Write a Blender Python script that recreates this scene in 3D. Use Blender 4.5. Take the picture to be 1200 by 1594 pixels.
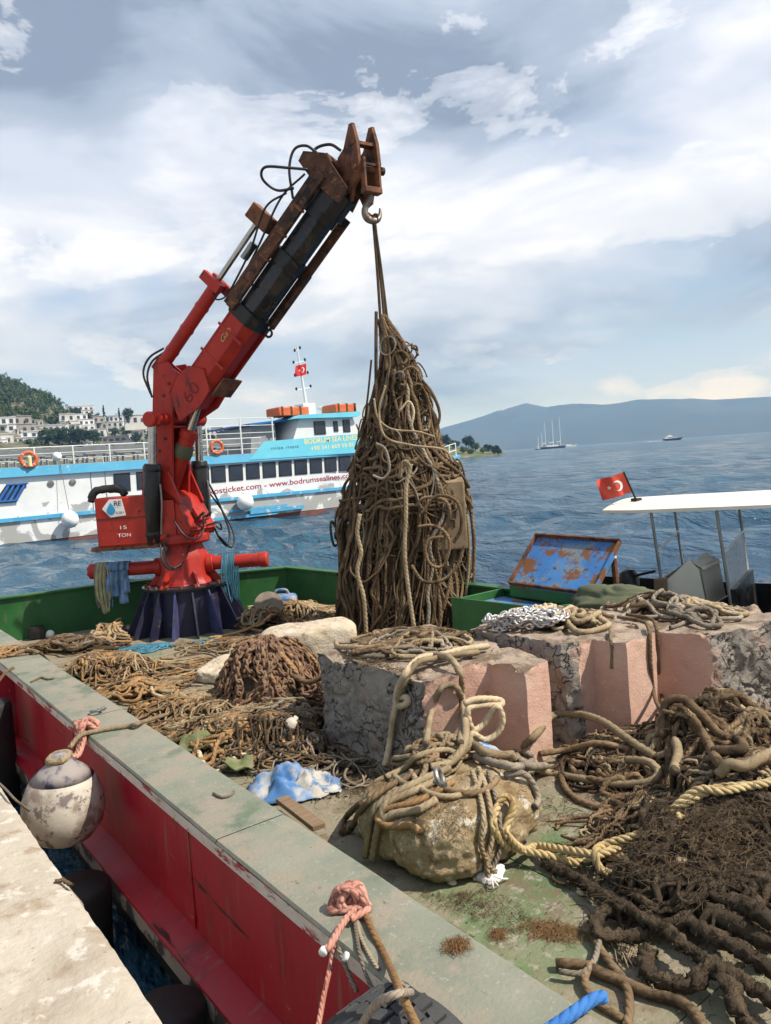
import bpy, bmesh, math, random
import numpy as np
from mathutils import Vector, Matrix
from mathutils.geometry import tessellate_polygon, delaunay_2d_cdt
R = math.radians
random.seed(7); RNG = np.random.default_rng(11)
for o in list(bpy.data.objects): bpy.data.objects.remove(o)
SC = bpy.context.scene
COL = SC.collection

# ------------------------------------------------------------------ camera
CAM = np.array([0.0, 0.0, 2.6]); FPX = 1200.0
_a, _p, _r = R(37.0), R(-4.0), R(4.0)
FW = np.array([math.sin(_a)*math.cos(_p), math.cos(_a)*math.cos(_p), math.sin(_p)])
_rt = np.array([math.cos(_a), -math.sin(_a), 0.0]); _up = np.cross(_rt, FW)
RT = _rt*math.cos(_r) - _up*math.sin(_r); UP = _up*math.cos(_r) + _rt*math.sin(_r)
cd = bpy.data.cameras.new('camera'); cam = bpy.data.objects.new('camera', cd); COL.objects.link(cam)
cd.sensor_fit = 'VERTICAL'; cd.sensor_height = 24.0; cd.lens = FPX/1594.0*24.0
cd.clip_start = 0.05; cd.clip_end = 30000
M = Matrix.Identity(4)
for i in range(3):
    M[i][0] = RT[i]; M[i][1] = UP[i]; M[i][2] = -FW[i]; M[i][3] = CAM[i]
cam.matrix_world = M
SC.camera = cam

# ------------------------------------------------------------------ sun, sky, exposure
SUN_EL, SUN_AZ = R(52), R(143)          # azimuth clockwise from +Y
SDIR = Vector((math.sin(SUN_AZ)*math.cos(SUN_EL), math.cos(SUN_AZ)*math.cos(SUN_EL), math.sin(SUN_EL)))
sl = bpy.data.lights.new('sun', 'SUN'); sl.energy = 4.7; sl.angle = R(0.5); sl.color = (1.0, 0.95, 0.87)
so = bpy.data.objects.new('sun', sl); COL.objects.link(so)
so.rotation_euler = (-SDIR).to_track_quat('-Z', 'Y').to_euler()
so.location = (20, -15, 40)
W = bpy.data.worlds.new('World'); SC.world = W; W.use_nodes = True
nt = W.node_tree; nt.nodes.clear()
def wn(t, **k):
    n = nt.nodes.new(t)
    for a, b in k.items(): setattr(n, a, b)
    return n
def wl(a, b): nt.links.new(a, b)
def wmath(op, a, b=None, c=None, clamp=False):
    n = wn('ShaderNodeMath', operation=op); n.use_clamp = clamp
    for i, v in enumerate((a, b, c)):
        if v is None: continue
        if hasattr(v, 'is_output'): wl(v, n.inputs[i])
        else: n.inputs[i].default_value = v
    return n.outputs[0]
def wramp(f, stops, interp='EASE'):
    n = wn('ShaderNodeValToRGB'); n.color_ramp.interpolation = interp
    el = n.color_ramp.elements
    while len(el) < len(stops): el.new(0.5)
    for e, (p, c) in zip(el, stops):
        e.position = p; e.color = (c, c, c, 1) if isinstance(c, (int, float)) else (*c, 1)
    wl(f, n.inputs[0]); return n.outputs[0]
def wmix(f, a, b):
    n = wn('ShaderNodeMix', data_type='RGBA'); 
    for s, v in ((n.inputs[0], f), (n.inputs[6], a), (n.inputs[7], b)):
        if hasattr(v, 'is_output'): wl(v, s)
        else: s.default_value = v if isinstance(v, (int, float)) else (*v, 1)
    return n.outputs[2]
tc = wn('ShaderNodeTexCoord'); sep = wn('ShaderNodeSeparateXYZ'); wl(tc.outputs['Generated'], sep.inputs[0])
dx, dy, dz = sep.outputs
den = wmath('ADD', wmath('MAXIMUM', dz, 0.0), 0.16)
comb = wn('ShaderNodeCombineXYZ'); wl(wmath('DIVIDE', dx, den), comb.inputs[0]); wl(wmath('DIVIDE', dy, den), comb.inputs[1])
def wnoise(vec, scale, detail, rough, dist=0.0, off=(0, 0, 0), stretch=(1, 1, 1)):
    mp = wn('ShaderNodeMapping'); wl(vec, mp.inputs[0]); mp.inputs['Location'].default_value = off; mp.inputs['Scale'].default_value = stretch
    n = wn('ShaderNodeTexNoise'); wl(mp.outputs[0], n.inputs['Vector'])
    n.inputs['Scale'].default_value = scale; n.inputs['Detail'].default_value = detail
    n.inputs['Roughness'].default_value = rough; n.inputs['Distortion'].default_value = dist
    return n.outputs[0]
sky = wn('ShaderNodeTexSky', sky_type='NISHITA'); sky.sun_disc = False
sky.sun_elevation = SUN_EL; sky.sun_rotation = SUN_AZ; sky.air_density = 1.0; sky.dust_density = 1.2; sky.ozone_density = 1.5
flat = comb.outputs[0]; dirv = tc.outputs['Generated']
n1 = wnoise(flat, 0.62, 9, 0.52, 0.35, (3.1, 1.7, 0))
n2 = wnoise(flat, 0.85, 7, 0.55, 0.3, (8.4, -2.2, 2))
n3 = wnoise(dirv, 5.5, 12, 0.60, 0.2, (1.3, 0.4, 0.9), (1, 1, 2.4))
az_ = wmath('MULTIPLY', wmath('ARCTAN2', dx, dy), 180/math.pi); el_ = wmath('MULTIPLY', wmath('ARCSINE', dz), 180/math.pi)
def blob(a0, e0, sa, se):
    """one cloud bank: soft patch round a bearing and a height, in degrees"""
    u = wmath('DIVIDE', wmath('SUBTRACT', az_, a0), sa); v = wmath('DIVIDE', wmath('SUBTRACT', el_, e0), se)
    return wmath('POWER', math.e, wmath('MULTIPLY', wmath('ADD', wmath('MULTIPLY', u, u), wmath('MULTIPLY', v, v)), -1.0))
def wsum(*terms):
    o = None
    for f, k in terms:
        t = wmath('MULTIPLY', f, k) if k != 1 else f
        o = t if o is None else wmath('ADD', o, t)
    return o
gap = wsum((blob(57, 9.5, 12, 3.6), 1), (blob(41, 12.5, 5, 2.2), 0.7), (blob(30, 9, 6, 2.0), 0.45))
lay = wramp(wsum((n1, 1), (dz, 0.40), (gap, -0.22)), [(0.38, 0.0), (0.56, 1.0)])
n4 = wnoise(dirv, 2.6, 9, 0.55, 0.4, (4.3, 2.2, 1.1), (1, 1, 2.6))
lum = wsum((n2, 0.45), (n4, 0.75), (blob(55, 15.8, 13, 3.6), 0.12), (blob(13, 14, 9, 5), 0.12), (blob(24, 22, 4, 4), 0.17), (blob(63, 24, 5, 4), 0.12), (blob(15, 27, 8, 4), -0.20), (blob(38, 26, 10, 4), -0.13), (blob(51, 22, 9, 2.6), -0.11), (blob(27, 15, 5, 4), -0.05), (dz, -0.10))
shade = wramp(lum, [(0.42, (2.2, 2.7, 3.6)), (0.52, (3.5, 4.1, 5.3)), (0.62, (5.4, 6.0, 7.3)), (0.74, (7.6, 7.9, 8.8))])
cum = wramp(wsum((n3, 1), (blob(54, 15.4, 15, 3.8), 0.21), (blob(54, 3.9, 1.8, 0.8), 0.24), (blob(62, 3.0, 1.2, 0.5), 0.22), (blob(13, 14, 8, 3.5), 0.11), (blob(25, 22, 4, 3.5), 0.10), (gap, -0.08)), [(0.57, 0.0), (0.60, 0.5), (0.68, 1.0)])
cshade = wramp(wsum((n4, 1), (dz, 0.1)), [(0.36, (4.6, 5.2, 6.5)), (0.50, (6.8, 7.2, 8.2)), (0.60, (8.4, 8.6, 9.2))])
base = sky.outputs[0]
veil = wramp(dz, [(0.0, 0.92), (0.06, 0.75), (0.16, 0.42), (0.3, 0.25)])
base = wmix(wmath('MULTIPLY', veil, wmath('SUBTRACT', 1.0, wmath('MULTIPLY', gap, 0.55))), base, (4.5, 5.7, 8.8))
c1 = wmix(lay, base, shade)
c2 = wmix(wmath('MULTIPLY', cum, 0.8), c1, cshade)
bg = wn('ShaderNodeBackground'); wl(c2, bg.inputs[0]); bg.inputs[1].default_value = 0.1
wo = wn('ShaderNodeOutputWorld'); wl(bg.outputs[0], wo.inputs[0])
vs = SC.view_settings; vs.view_transform = 'Standard'; vs.look = 'None'; vs.exposure = 0.42; vs.gamma = 1.0; vs.use_curve_mapping = False
SC.render.engine = 'CYCLES'

# ------------------------------------------------------------------ geometry helpers
def ray(x, y):
    d = FW*FPX + RT*(x-600) + UP*(797-y); return d/np.linalg.norm(d)
def on_z(x, y, z): d = ray(x, y); return CAM + d*((z-CAM[2])/d[2])          # measured point on a level plane
def on_y(x, y, Y): d = ray(x, y); return CAM + d*((Y-CAM[1])/d[1])
def on_x(x, y, X): d = ray(x, y); return CAM + d*((X-CAM[0])/d[0])

def _h(ix, iy, iz, s):
    n = (ix*374761393 + iy*668265263 + iz*2147483647 + s*974634777) & 0xFFFFFFFF
    n = ((n ^ (n >> 13))*1274126177) & 0xFFFFFFFF
    n = n ^ (n >> 16)
    return (n & 0xFFFF)/65535.0
def vnoise(P, seed=0):
    P = np.asarray(P, float); F = np.floor(P).astype(np.int64); f = P-F; f = f*f*(3-2*f)
    x, y, z = F[:, 0], F[:, 1], F[:, 2]; u, v, w = f[:, 0], f[:, 1], f[:, 2]
    def L(a, b, t): return a+(b-a)*t
    c = [[[_h(x+i, y+j, z+k, seed) for k in (0, 1)] for j in (0, 1)] for i in (0, 1)]
    return L(L(L(c[0][0][0], c[1][0][0], u), L(c[0][1][0], c[1][1][0], u), v),
             L(L(c[0][0][1], c[1][0][1], u), L(c[0][1][1], c[1][1][1], u), v), w)*2-1
def fbm(P, oct=4, seed=0, gain=0.5):
    P = np.asarray(P, float); a = 1.0; s = 0
    for i in range(oct): s = s + a*vnoise(P*(2.03**i), seed+i*17); a *= gain
    return s
def vec_noise(P, oct=3, seed=0, gain=0.5):
    return np.stack([fbm(P, oct, seed+k*101, gain) for k in range(3)], 1)

WL = {}
class MB:
    def __init__(s): s.v = []; s.q = []; s.t = []; s.uv = []; s.n = 0
    def add(s, v, q=None, t=None, uv=None):
        v = np.asarray(v, float).reshape(-1, 3)
        if q is not None and len(q): s.q.append(np.asarray(q, np.int64).reshape(-1, 4)+s.n)
        if t is not None and len(t): s.t.append(np.asarray(t, np.int64).reshape(-1, 3)+s.n)
        s.uv.append(np.zeros((len(v), 2)) if uv is None else np.asarray(uv, float))
        s.v.append(v); s.n += len(v); return s
    def frame_box(s, o, ex, ey, ez, a, b):
        """box spanning a..b in the frame o + x ex + y ey + z ez"""
        o, ex, ey, ez = (np.asarray(k, float) for k in (o, ex, ey, ez))
        c = [o+ex*(a[0], b[0])[i]+ey*(a[1], b[1])[j]+ez*(a[2], b[2])[k] for i in (0, 1) for j in (0, 1) for k in (0, 1)]
        q = [(0, 1, 3, 2), (4, 6, 7, 5), (0, 4, 5, 1), (2, 3, 7, 6), (0, 2, 6, 4), (1, 5, 7, 3)]
        return s.add(c, q)
    def box(s, a, b, rz=0, c=(0, 0, 0)):
        cs, sn = math.cos(rz), math.sin(rz)
        return s.frame_box(c, (cs, sn, 0), (-sn, cs, 0), (0, 0, 1), a, b)
    def extrude(s, poly, vec, tri=None):
        """closed solid: planar polygon (3D points) pushed along vec"""
        P = np.asarray(poly, float); n = len(P); V = np.vstack([P, P+np.asarray(vec, float)])
        if tri is None: tri = tessellate_polygon([[Vector(p) for p in P]])
        t = [tuple(x) for x in tri]; t2 = [(c+n, b+n, a+n) for a, b, c in t]
        q = [(i, (i+1) % n, (i+1) % n+n, i+n) for i in range(n)]
        return s.add(V, q, t+t2)
    def prism(s, poly2, z0, z1): return s.extrude([(x, y, z0) for x, y in poly2], (0, 0, z1-z0))
    def tube(s, path, r, ns=8, closed=False, caps=True, lobes=0, pitch=7.0, amp=0.16, rough=0.0, seed=0):
        P = np.asarray(path, float); n = len(P)
        if n < 2: return s
        T = (np.roll(P, -1, 0)-np.roll(P, 1, 0)) if closed else np.gradient(P, axis=0)
        T /= np.maximum(np.linalg.norm(T, axis=1, keepdims=True), 1e-9)
        ref = np.array([0, 0, 1.0]) if abs(T[0][2]) < 0.9 else np.array([1.0, 0, 0])
        N = np.empty_like(P); u = np.cross(ref, T[0]); u /= np.linalg.norm(u); N[0] = u
        for i in range(1, n):
            t = T[i]; u = u - t*(u[0]*t[0]+u[1]*t[1]+u[2]*t[2]); l = math.sqrt(u[0]*u[0]+u[1]*u[1]+u[2]*u[2])
            if l < 1e-6: u = np.cross(t, (0.3, 0.5, 0.8)); l = np.linalg.norm(u)
            u = u/l; N[i] = u
        Bn = np.cross(T, N); rr = np.broadcast_to(np.asarray(r, float), (n,))
        seg = np.linalg.norm(np.diff(P, axis=0), axis=1); L = np.concatenate([[0], np.cumsum(seg)])
        th = np.arange(ns)*2*math.pi/ns
        rad = np.repeat(rr[:, None], ns, 1)
        if lobes: rad = rad*(1-amp+amp*2*np.abs(np.cos(0.5*lobes*(th[None, :]+2*math.pi*L[:, None]/(pitch*rr[:, None])))))
        V = P[:, None, :]+rad[:, :, None]*(np.cos(th)[None, :, None]*N[:, None, :]+np.sin(th)[None, :, None]*Bn[:, None, :])
        if rough:
            V = V.reshape(-1, 3); V = V+vec_noise(V/(rr.mean()*0.9), 2, seed)*rough*rr.mean(); V = V.reshape(n, ns, 3)
        i, j = np.meshgrid(np.arange(n if closed else n-1), np.arange(ns), indexing='ij')
        i2 = (i+1) % n; j2 = (j+1) % ns
        q = np.stack([i*ns+j, i*ns+j2, i2*ns+j2, i2*ns+j], -1).reshape(-1, 4)
        uv = np.stack([np.repeat((np.arange(ns)/ns)[None, :], n, 0), np.repeat((L/max(rr.mean(), 1e-6))[:, None], ns, 1)], -1).reshape(-1, 2)
        V = V.reshape(-1, 3); t = []
        if caps and not closed:
            V = np.vstack([V, P[:1], P[-1:]]); uv = np.vstack([uv, [[0, 0]], [[0, L[-1]]]]); c0, c1 = n*ns, n*ns+1
            for k in range(ns):
                t.append((c0, (k+1) % ns, k)); t.append((c1, (n-1)*ns+k, (n-1)*ns+(k+1) % ns))
        return s.add(V, q, t, uv)
    def cyl(s, a, b, r0, r1=None, ns=16):
        a, b = np.asarray(a, float), np.asarray(b, float); r1 = r0 if r1 is None else r1
        return s.tube([a, b], [r0, r1], ns)
    def lathe(s, prof, c=(0, 0, 0), ns=24, axis=(0, 0, 1), ph=0.0):
        """profile of (radius, height) turned about axis through c"""
        ax = Vector(axis).normalized(); q = ax.to_track_quat('Z', 'X'); ex, ey = np.array(q @ Vector((1, 0, 0))), np.array(q @ Vector((0, 1, 0)))
        ax = np.array(ax); c = np.asarray(c, float); th = np.arange(ns)*2*math.pi/ns+ph; V = []
        for r, h in prof: V += [c+ax*h+(ex*math.cos(t)+ey*math.sin(t))*r for t in th]
        m = len(prof); qd = [(i*ns+j, i*ns+(j+1) % ns, (i+1)*ns+(j+1) % ns, (i+1)*ns+j) for i in range(m-1) for j in range(ns)]
        t = []; n = len(V); V = np.array(V)
        V = np.vstack([V, c+ax*prof[0][1], c+ax*prof[-1][1]])
        for j in range(ns): t.append((n, (j+1) % ns, j)); t.append((n+1, (m-1)*ns+j, (m-1)*ns+(j+1) % ns))
        return s.add(V, qd, t)
    def torus(s, c, axis, R0, r, n=20, ns=8):
        q = Vector(axis).normalized().to_track_quat('Z', 'X'); ex, ey = np.array(q @ Vector((1, 0, 0))), np.array(q @ Vector((0, 1, 0)))
        th = np.arange(n)*2*math.pi/n
        return s.tube(np.asarray(c, float)+R0*(np.cos(th)[:, None]*ex+np.sin(th)[:, None]*ey), r, ns, closed=True)
    def verts(s): return np.vstack(s.v)
    def set_verts(s, V): s.v = [V]; s.uv = [np.vstack(s.uv)]
    def build(s, name, mat, parent=None, label=None, cat=None, group=None, kind=None, smooth=None, bevel=0.0, sharp=35):
        V = s.verts()
        if parent is not None: org = np.array(WL[parent])
        else: org = np.array([(V[:, 0].min()+V[:, 0].max())/2, (V[:, 1].min()+V[:, 1].max())/2, V[:, 2].min()])
        if kind == 'structure': org = np.zeros(3)
        o = fast_mesh(name, V-org, s.q, s.t, np.vstack(s.uv), mat)
        if parent is not None: o.parent = parent
        else: o.location = org
        WL[o] = tuple(org)
        me = o.data
        if smooth is True: me.polygons.foreach_set('use_smooth', np.ones(len(me.polygons), bool))
        elif smooth != False:
            me.polygons.foreach_set('use_smooth', np.ones(len(me.polygons), bool)); me.set_sharp_from_angle(angle=R(sharp))
        if bevel:
            m = o.modifiers.new('bevel', 'BEVEL'); m.width = bevel; m.segments = 2; m.limit_method = 'ANGLE'; m.angle_limit = R(40)
        props(o, label, cat, group, kind)
        return o
def props(o, label=None, cat=None, group=None, kind=None):
    for k, v in (('label', label), ('category', cat), ('group', group), ('kind', kind)):
        if v: o[k] = v
    return o
def fast_mesh(name, V, qs, ts, uv, mat):
    q = np.vstack(qs) if len(qs) else np.zeros((0, 4), np.int64); t = np.vstack(ts) if len(ts) else np.zeros((0, 3), np.int64)
    me = bpy.data.meshes.new(name); me.vertices.add(len(V)); me.vertices.foreach_set('co', np.ascontiguousarray(V, np.float32).ravel())
    li = np.concatenate([q.ravel(), t.ravel()]); tot = np.concatenate([np.full(len(q), 4), np.full(len(t), 3)])
    me.loops.add(len(li)); me.loops.foreach_set('vertex_index', li.astype(np.int32))
    me.polygons.add(len(tot)); me.polygons.foreach_set('loop_start', np.concatenate([[0], np.cumsum(tot)[:-1]]).astype(np.int32) if len(tot) else np.zeros(0, np.int32))
    if uv is not None and len(li):
        ul = me.uv_layers.new(name='UVMap'); ul.data.foreach_set('uv', np.ascontiguousarray(uv[li], np.float32).ravel())
    me.update(calc_edges=True); me.validate()
    if mat: me.materials.append(mat)
    o = bpy.data.objects.new(name, me); COL.objects.link(o); return o
def thing(name, label, cat, loc=(0, 0, 0), group=None):
    o = bpy.data.objects.new(name, None); COL.objects.link(o); o.location = loc; o.empty_display_size = 0.2
    WL[o] = tuple(loc); return props(o, label, cat, group)
def copy_tree(o, loc, label=None, rz=None, scale=None):
    c = o.copy(); COL.objects.link(c); c.location = loc
    if rz is not None: c.rotation_euler = (0, 0, rz)
    if scale is not None: c.scale = (scale,)*3 if isinstance(scale, (int, float)) else scale
    if label: c['label'] = label
    def rec(a, b):
        for ch in a.children:
            d = ch.copy(); COL.objects.link(d); d.parent = b; rec(ch, d)
    rec(o, c); return c
_fc = {}
def text(body, name, mat, parent, o, ex, ey, height, width=None, depth=0.004, bold=0.0, shear=0.0):
    """flat lettering: left end of the baseline at o, running along ex, upright along ey"""
    cu = bpy.data.curves.new('t', 'FONT'); cu.body = body; cu.extrude = 0.0; cu.offset = bold; cu.shear = shear
    ob = bpy.data.objects.new('t', cu); COL.objects.link(ob); bpy.context.view_layer.update()
    me = bpy.data.meshes.new_from_object(ob.evaluated_get(bpy.context.evaluated_depsgraph_get()))
    bpy.data.objects.remove(ob); bpy.data.curves.remove(cu)
    co = np.array([v.co[:] for v in me.vertices]); mn, mx = co.min(0), co.max(0)
    o, ex, ey = (np.asarray(k, float) for k in (o, ex, ey)); ez = np.cross(ex, ey)
    sy = height/0.70; sx = sy if width is None else width/(mx[0]-mn[0])
    P = o+(co[:, :1]-mn[0])*sx*ex+co[:, 1:2]*sy*ey-np.array(WL[parent])+ez*depth
    me.vertices.foreach_set('co', P.astype(np.float32).ravel()); me.update(); me.materials.clear(); me.materials.append(mat)
    ob = bpy.data.objects.new(name, me); COL.objects.link(ob); ob.parent = parent; WL[ob] = WL[parent]; me.name = name
    return ob

def spline(pts, step=0.03, closed=False):
    """Catmull-Rom through 3D points, resampled evenly"""
    P = np.asarray(pts, float); n = len(P)
    if closed: Q = np.vstack([P[-1:], P, P[:2]])
    else: Q = np.vstack([2*P[0]-P[1], P, 2*P[-1]-P[-2]])
    out = []
    for i in range(n if closed else n-1):
        a, b, c, d = Q[i:i+4]; t = np.linspace(0, 1, 14, endpoint=False)[:, None]
        out.append(0.5*((2*b)+(-a+c)*t+(2*a-5*b+4*c-d)*t*t+(-a+3*b-3*c+d)*t**3))
    if not closed: out.append(P[-1:])
    P = np.vstack(out+([P[:1]] if closed else []))
    L = np.concatenate([[0], np.cumsum(np.linalg.norm(np.diff(P, axis=0), axis=1))]); m = max(3, int(L[-1]/step)+1)
    s = np.linspace(0, L[-1], m); P = np.stack([np.interp(s, L, P[:, k]) for k in range(3)], 1)
    return P[:-1] if closed else P

# ------------------------------------------------------------------ materials
def mat(name, cols, scale=4.0, rough=0.7, metal=0.0, bump=0.0, bscale=None, detail=6, spec=0.4, coat=0.0,
        overlay=None, vary=0.0, stretch=(1, 1, 1), rrange=0.12, strands=0.0, alpha=1.0, trans=0.0, distort=0.0):
    """procedural surface: a noise through a colour ramp; overlay = (colour, scale, low, high[, stretch]) lays a second patchy coat (rust, dirt, chips)"""
    m = bpy.data.materials.new(name); m.use_nodes = True; t = m.node_tree; b = t.nodes['Principled BSDF']
    def N(k, **kw):
        n = t.nodes.new(k)
        for a, v in kw.items(): setattr(n, a, v)
        return n
    def lk(a, c): t.links.new(a, c)
    tcn = N('ShaderNodeTexCoord'); mp = N('ShaderNodeMapping'); lk(tcn.outputs['Object'], mp.inputs[0]); mp.inputs['Scale'].default_value = stretch
    def noise(sc, det=detail, rg=0.6, src=None, dist=0.0):
        n = N('ShaderNodeTexNoise'); lk(src or mp.outputs[0], n.inputs['Vector']); n.inputs['Scale'].default_value = sc
        n.inputs['Detail'].default_value = det; n.inputs['Roughness'].default_value = rg; n.inputs['Distortion'].default_value = dist; return n.outputs[0]
    if not isinstance(cols[0], (tuple, list)): cols = [cols]
    if len(cols) == 1: cols = [tuple(c*0.82 for c in cols[0]), cols[0], tuple(min(1, c*1.12) for c in cols[0])]
    base_noise = noise(scale, dist=distort)
    cr = N('ShaderNodeValToRGB'); el = cr.color_ramp.elements
    while len(el) < len(cols): el.new(0.5)
    for i, (e, c) in enumerate(zip(el, cols)): e.position = 0.3+0.4*i/max(1, len(cols)-1); e.color = (*c, 1)
    lk(base_noise, cr.inputs[0]); col = cr.outputs[0]
    def mixc(f, a, c, blend='MIX'):
        n = N('ShaderNodeMix', data_type='RGBA', blend_type=blend)
        for s, v in ((n.inputs[0], f), (n.inputs[6], a), (n.inputs[7], c)):
            if hasattr(v, 'is_output'): lk(v, s)
            else: s.default_value = v if isinstance(v, (int, float)) else (*v, 1)
        return n.outputs[2]
    rsock = None
    for ov in (overlay if isinstance(overlay, list) else [overlay] if overlay else []):
        src = None
        if len(ov) > 4: m2 = N('ShaderNodeMapping'); lk(tcn.outputs['Object'], m2.inputs[0]); m2.inputs['Scale'].default_value = ov[4]; m2.inputs['Location'].default_value = (3.3, 1.7, 5.1); src = m2.outputs[0]
        f = N('ShaderNodeMapRange'); f.interpolation_type = 'SMOOTHSTEP'; lk(noise(ov[1], 9, 0.66, src), f.inputs[0]); f.inputs[1].default_value = ov[2]-0.055; f.inputs[2].default_value = ov[3]-0.055
        col = mixc(f.outputs[0], col, ov[0]); rsock = f.outputs[0]
    if vary:
        oi = N('ShaderNodeObjectInfo'); hs = N('ShaderNodeHueSaturation'); mr = N('ShaderNodeMapRange'); lk(oi.outputs['Random'], mr.inputs[0])
        mr.inputs[3].default_value = 1-vary; mr.inputs[4].default_value = 1+vary; lk(mr.outputs[0], hs.inputs['Value']); lk(col, hs.inputs['Color']); col = hs.outputs[0]
    lk(col, b.inputs['Base Color'])
    rr = N('ShaderNodeMapRange'); lk(base_noise, rr.inputs[0]); rr.inputs[1].default_value = 0.3; rr.inputs[2].default_value = 0.7
    rr.inputs[3].default_value = max(0.02, rough-rrange); rr.inputs[4].default_value = min(1, rough+rrange)
    if rsock is not None:
        mx = N('ShaderNodeMix', data_type='FLOAT'); lk(rsock, mx.inputs[0]); lk(rr.outputs[0], mx.inputs[2]); mx.inputs[3].default_value = max(rough, 0.8); lk(mx.outputs[0], b.inputs['Roughness'])
    else: lk(rr.outputs[0], b.inputs['Roughness'])
    b.inputs['Metallic'].default_value = metal; b.inputs['Specular IOR Level'].default_value = spec
    b.inputs['Coat Weight'].default_value = coat; b.inputs['Coat Roughness'].default_value = 0.12
    b.inputs['Alpha'].default_value = alpha; b.inputs['Transmission Weight'].default_value = trans
    nrm = None
    if bump:
        bn = N('ShaderNodeBump'); bn.inputs['Strength'].default_value = min(1, bump); bn.inputs['Distance'].default_value = 0.02*max(1, bump)
        lk(noise(bscale or scale*6, 8, 0.65), bn.inputs['Height']); nrm = bn
    if strands:
        uvn = N('ShaderNodeUVMap'); sx = N('ShaderNodeSeparateXYZ'); lk(uvn.outputs[0], sx.inputs[0])
        def mth(op, a, c):
            n = N('ShaderNodeMath', operation=op)
            for s, v in zip(n.inputs, (a, c)):
                if v is None: continue
                if hasattr(v, 'is_output'): lk(v, s)
                else: s.default_value = v
            return n.outputs[0]
        ph = mth('MULTIPLY', mth('ADD', mth('MULTIPLY', sx.outputs[0], 3.0), mth('MULTIPLY', sx.outputs[1], 3.0/7.0)), math.pi)
        hgt = mth('ABSOLUTE', mth('SINE', ph, None), None)
        b2 = N('ShaderNodeBump'); b2.inputs['Strength'].default_value = 1.0; b2.inputs['Distance'].default_value = strands
        lk(hgt, b2.inputs['Height'])
        if nrm: lk(nrm.outputs[0], b2.inputs['Normal'])
        nrm = b2
    if nrm: lk(nrm.outputs[0], b.inputs['Normal'])
    return m

G = {}
G['quay'] = mat('quay_concrete', [(0.34, 0.285, 0.22), (0.44, 0.385, 0.31), (0.50, 0.445, 0.37)], 2.2, 0.9, bump=0.55, bscale=38, overlay=[((0.30, 0.23, 0.16), 5.0, 0.56, 0.74), ((0.55, 0.50, 0.43), 9.0, 0.6, 0.7), ((0.16, 0.12, 0.09), 34.0, 0.69, 0.75)])
G['gunwale'] = mat('gunwale_paint', [(0.15, 0.165, 0.125), (0.19, 0.20, 0.155), (0.23, 0.23, 0.18)], 3.0, 0.75, bump=0.35, bscale=60, overlay=[((0.245, 0.215, 0.165), 5.0, 0.5, 0.66), ((0.11, 0.14, 0.095), 2.3, 0.60, 0.72), ((0.28, 0.26, 0.22), 45.0, 0.64, 0.72), ((0.16, 0.09, 0.045), 13.0, 0.70, 0.76), ((0.07, 0.08, 0.05), 28.0, 0.70, 0.78, (1, 0.3, 1))])
G['lip'] = mat('worn_white_edge', [(0.42, 0.37, 0.31), (0.55, 0.49, 0.42)], 5.0, 0.7, bump=0.2, overlay=[((0.28, 0.03, 0.03), 7.0, 0.60, 0.66, (1, 0.5, 2)), ((0.22, 0.14, 0.08), 16.0, 0.62, 0.7)])
G['red'] = mat('red_hull_paint', [(0.30, 0.008, 0.020), (0.36, 0.012, 0.026), (0.34, 0.02, 0.03)], 2.0, 0.42, bump=0.12, bscale=30, overlay=[((0.19, 0.012, 0.020), 2.6, 0.56, 0.76, (1, 1.2, 0.35)), ((0.26, 0.09, 0.07), 9.0, 0.62, 0.74, (1, 2.2, 0.2)), ((0.34, 0.26, 0.22), 24.0, 0.71, 0.76, (1, 0.25, 1.4)), ((0.05, 0.012, 0.014), 6.0, 0.68, 0.74, (1, 0.12, 2.0))], stretch=(1, 1, 0.4))
G['green'] = mat('green_bulwark_paint', [(0.014, 0.075, 0.020), (0.020, 0.105, 0.026), (0.028, 0.125, 0.034)], 2.5, 0.5, bump=0.15, bscale=25, overlay=[((0.09, 0.12, 0.06), 6.0, 0.60, 0.78, (1, 1, 0.35)), ((0.14, 0.08, 0.04), 14.0, 0.70, 0.76)])
G['deck'] = mat('worn_green_deck', [(0.07, 0.125, 0.05), (0.11, 0.165, 0.07), (0.17, 0.19, 0.115)], 1.2, 0.85, bump=0.5, bscale=50, distort=0.6, overlay=[((0.23, 0.195, 0.135), 0.9, 0.43, 0.57), ((0.14, 0.105, 0.065), 4.0, 0.56, 0.70), ((0.27, 0.24, 0.19), 17.0, 0.60, 0.70), ((0.10, 0.075, 0.045), 38.0, 0.64, 0.72)])
G['darkhull'] = mat('dark_lower_hull', [(0.02, 0.02, 0.022), (0.04, 0.04, 0.04)], 4, 0.6, bump=0.2)
G['greyedge'] = mat('grey_hull_edge', [(0.24, 0.24, 0.24), (0.34, 0.33, 0.32)], 5, 0.6, bump=0.2, overlay=((0.05, 0.05, 0.06), 7, 0.52, 0.6))
G['rubber'] = mat('black_rubber', [(0.012, 0.012, 0.013), (0.022, 0.022, 0.023)], 6, 0.62, bump=0.2)
G['tyre'] = mat('worn_tyre_rubber', [(0.035, 0.035, 0.036), (0.06, 0.06, 0.06)], 8, 0.8, bump=0.2, bscale=60)
G['crane'] = mat('crane_red_paint', [(0.28, 0.015, 0.009), (0.36, 0.020, 0.011), (0.40, 0.034, 0.017)], 2.2, 0.48, bump=0.15, bscale=25, spec=0.35, overlay=[((0.085, 0.020, 0.014), 4.0, 0.60, 0.76, (1, 1, 0.45)), ((0.03, 0.018, 0.014), 9, 0.66, 0.74), ((0.42, 0.10, 0.07), 26, 0.70, 0.76)])
G['navy'] = mat('navy_pedestal_paint', [(0.012, 0.012, 0.03), (0.02, 0.02, 0.05)], 4, 0.5, bump=0.1, overlay=((0.07, 0.05, 0.045), 9, 0.62, 0.72))
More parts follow.
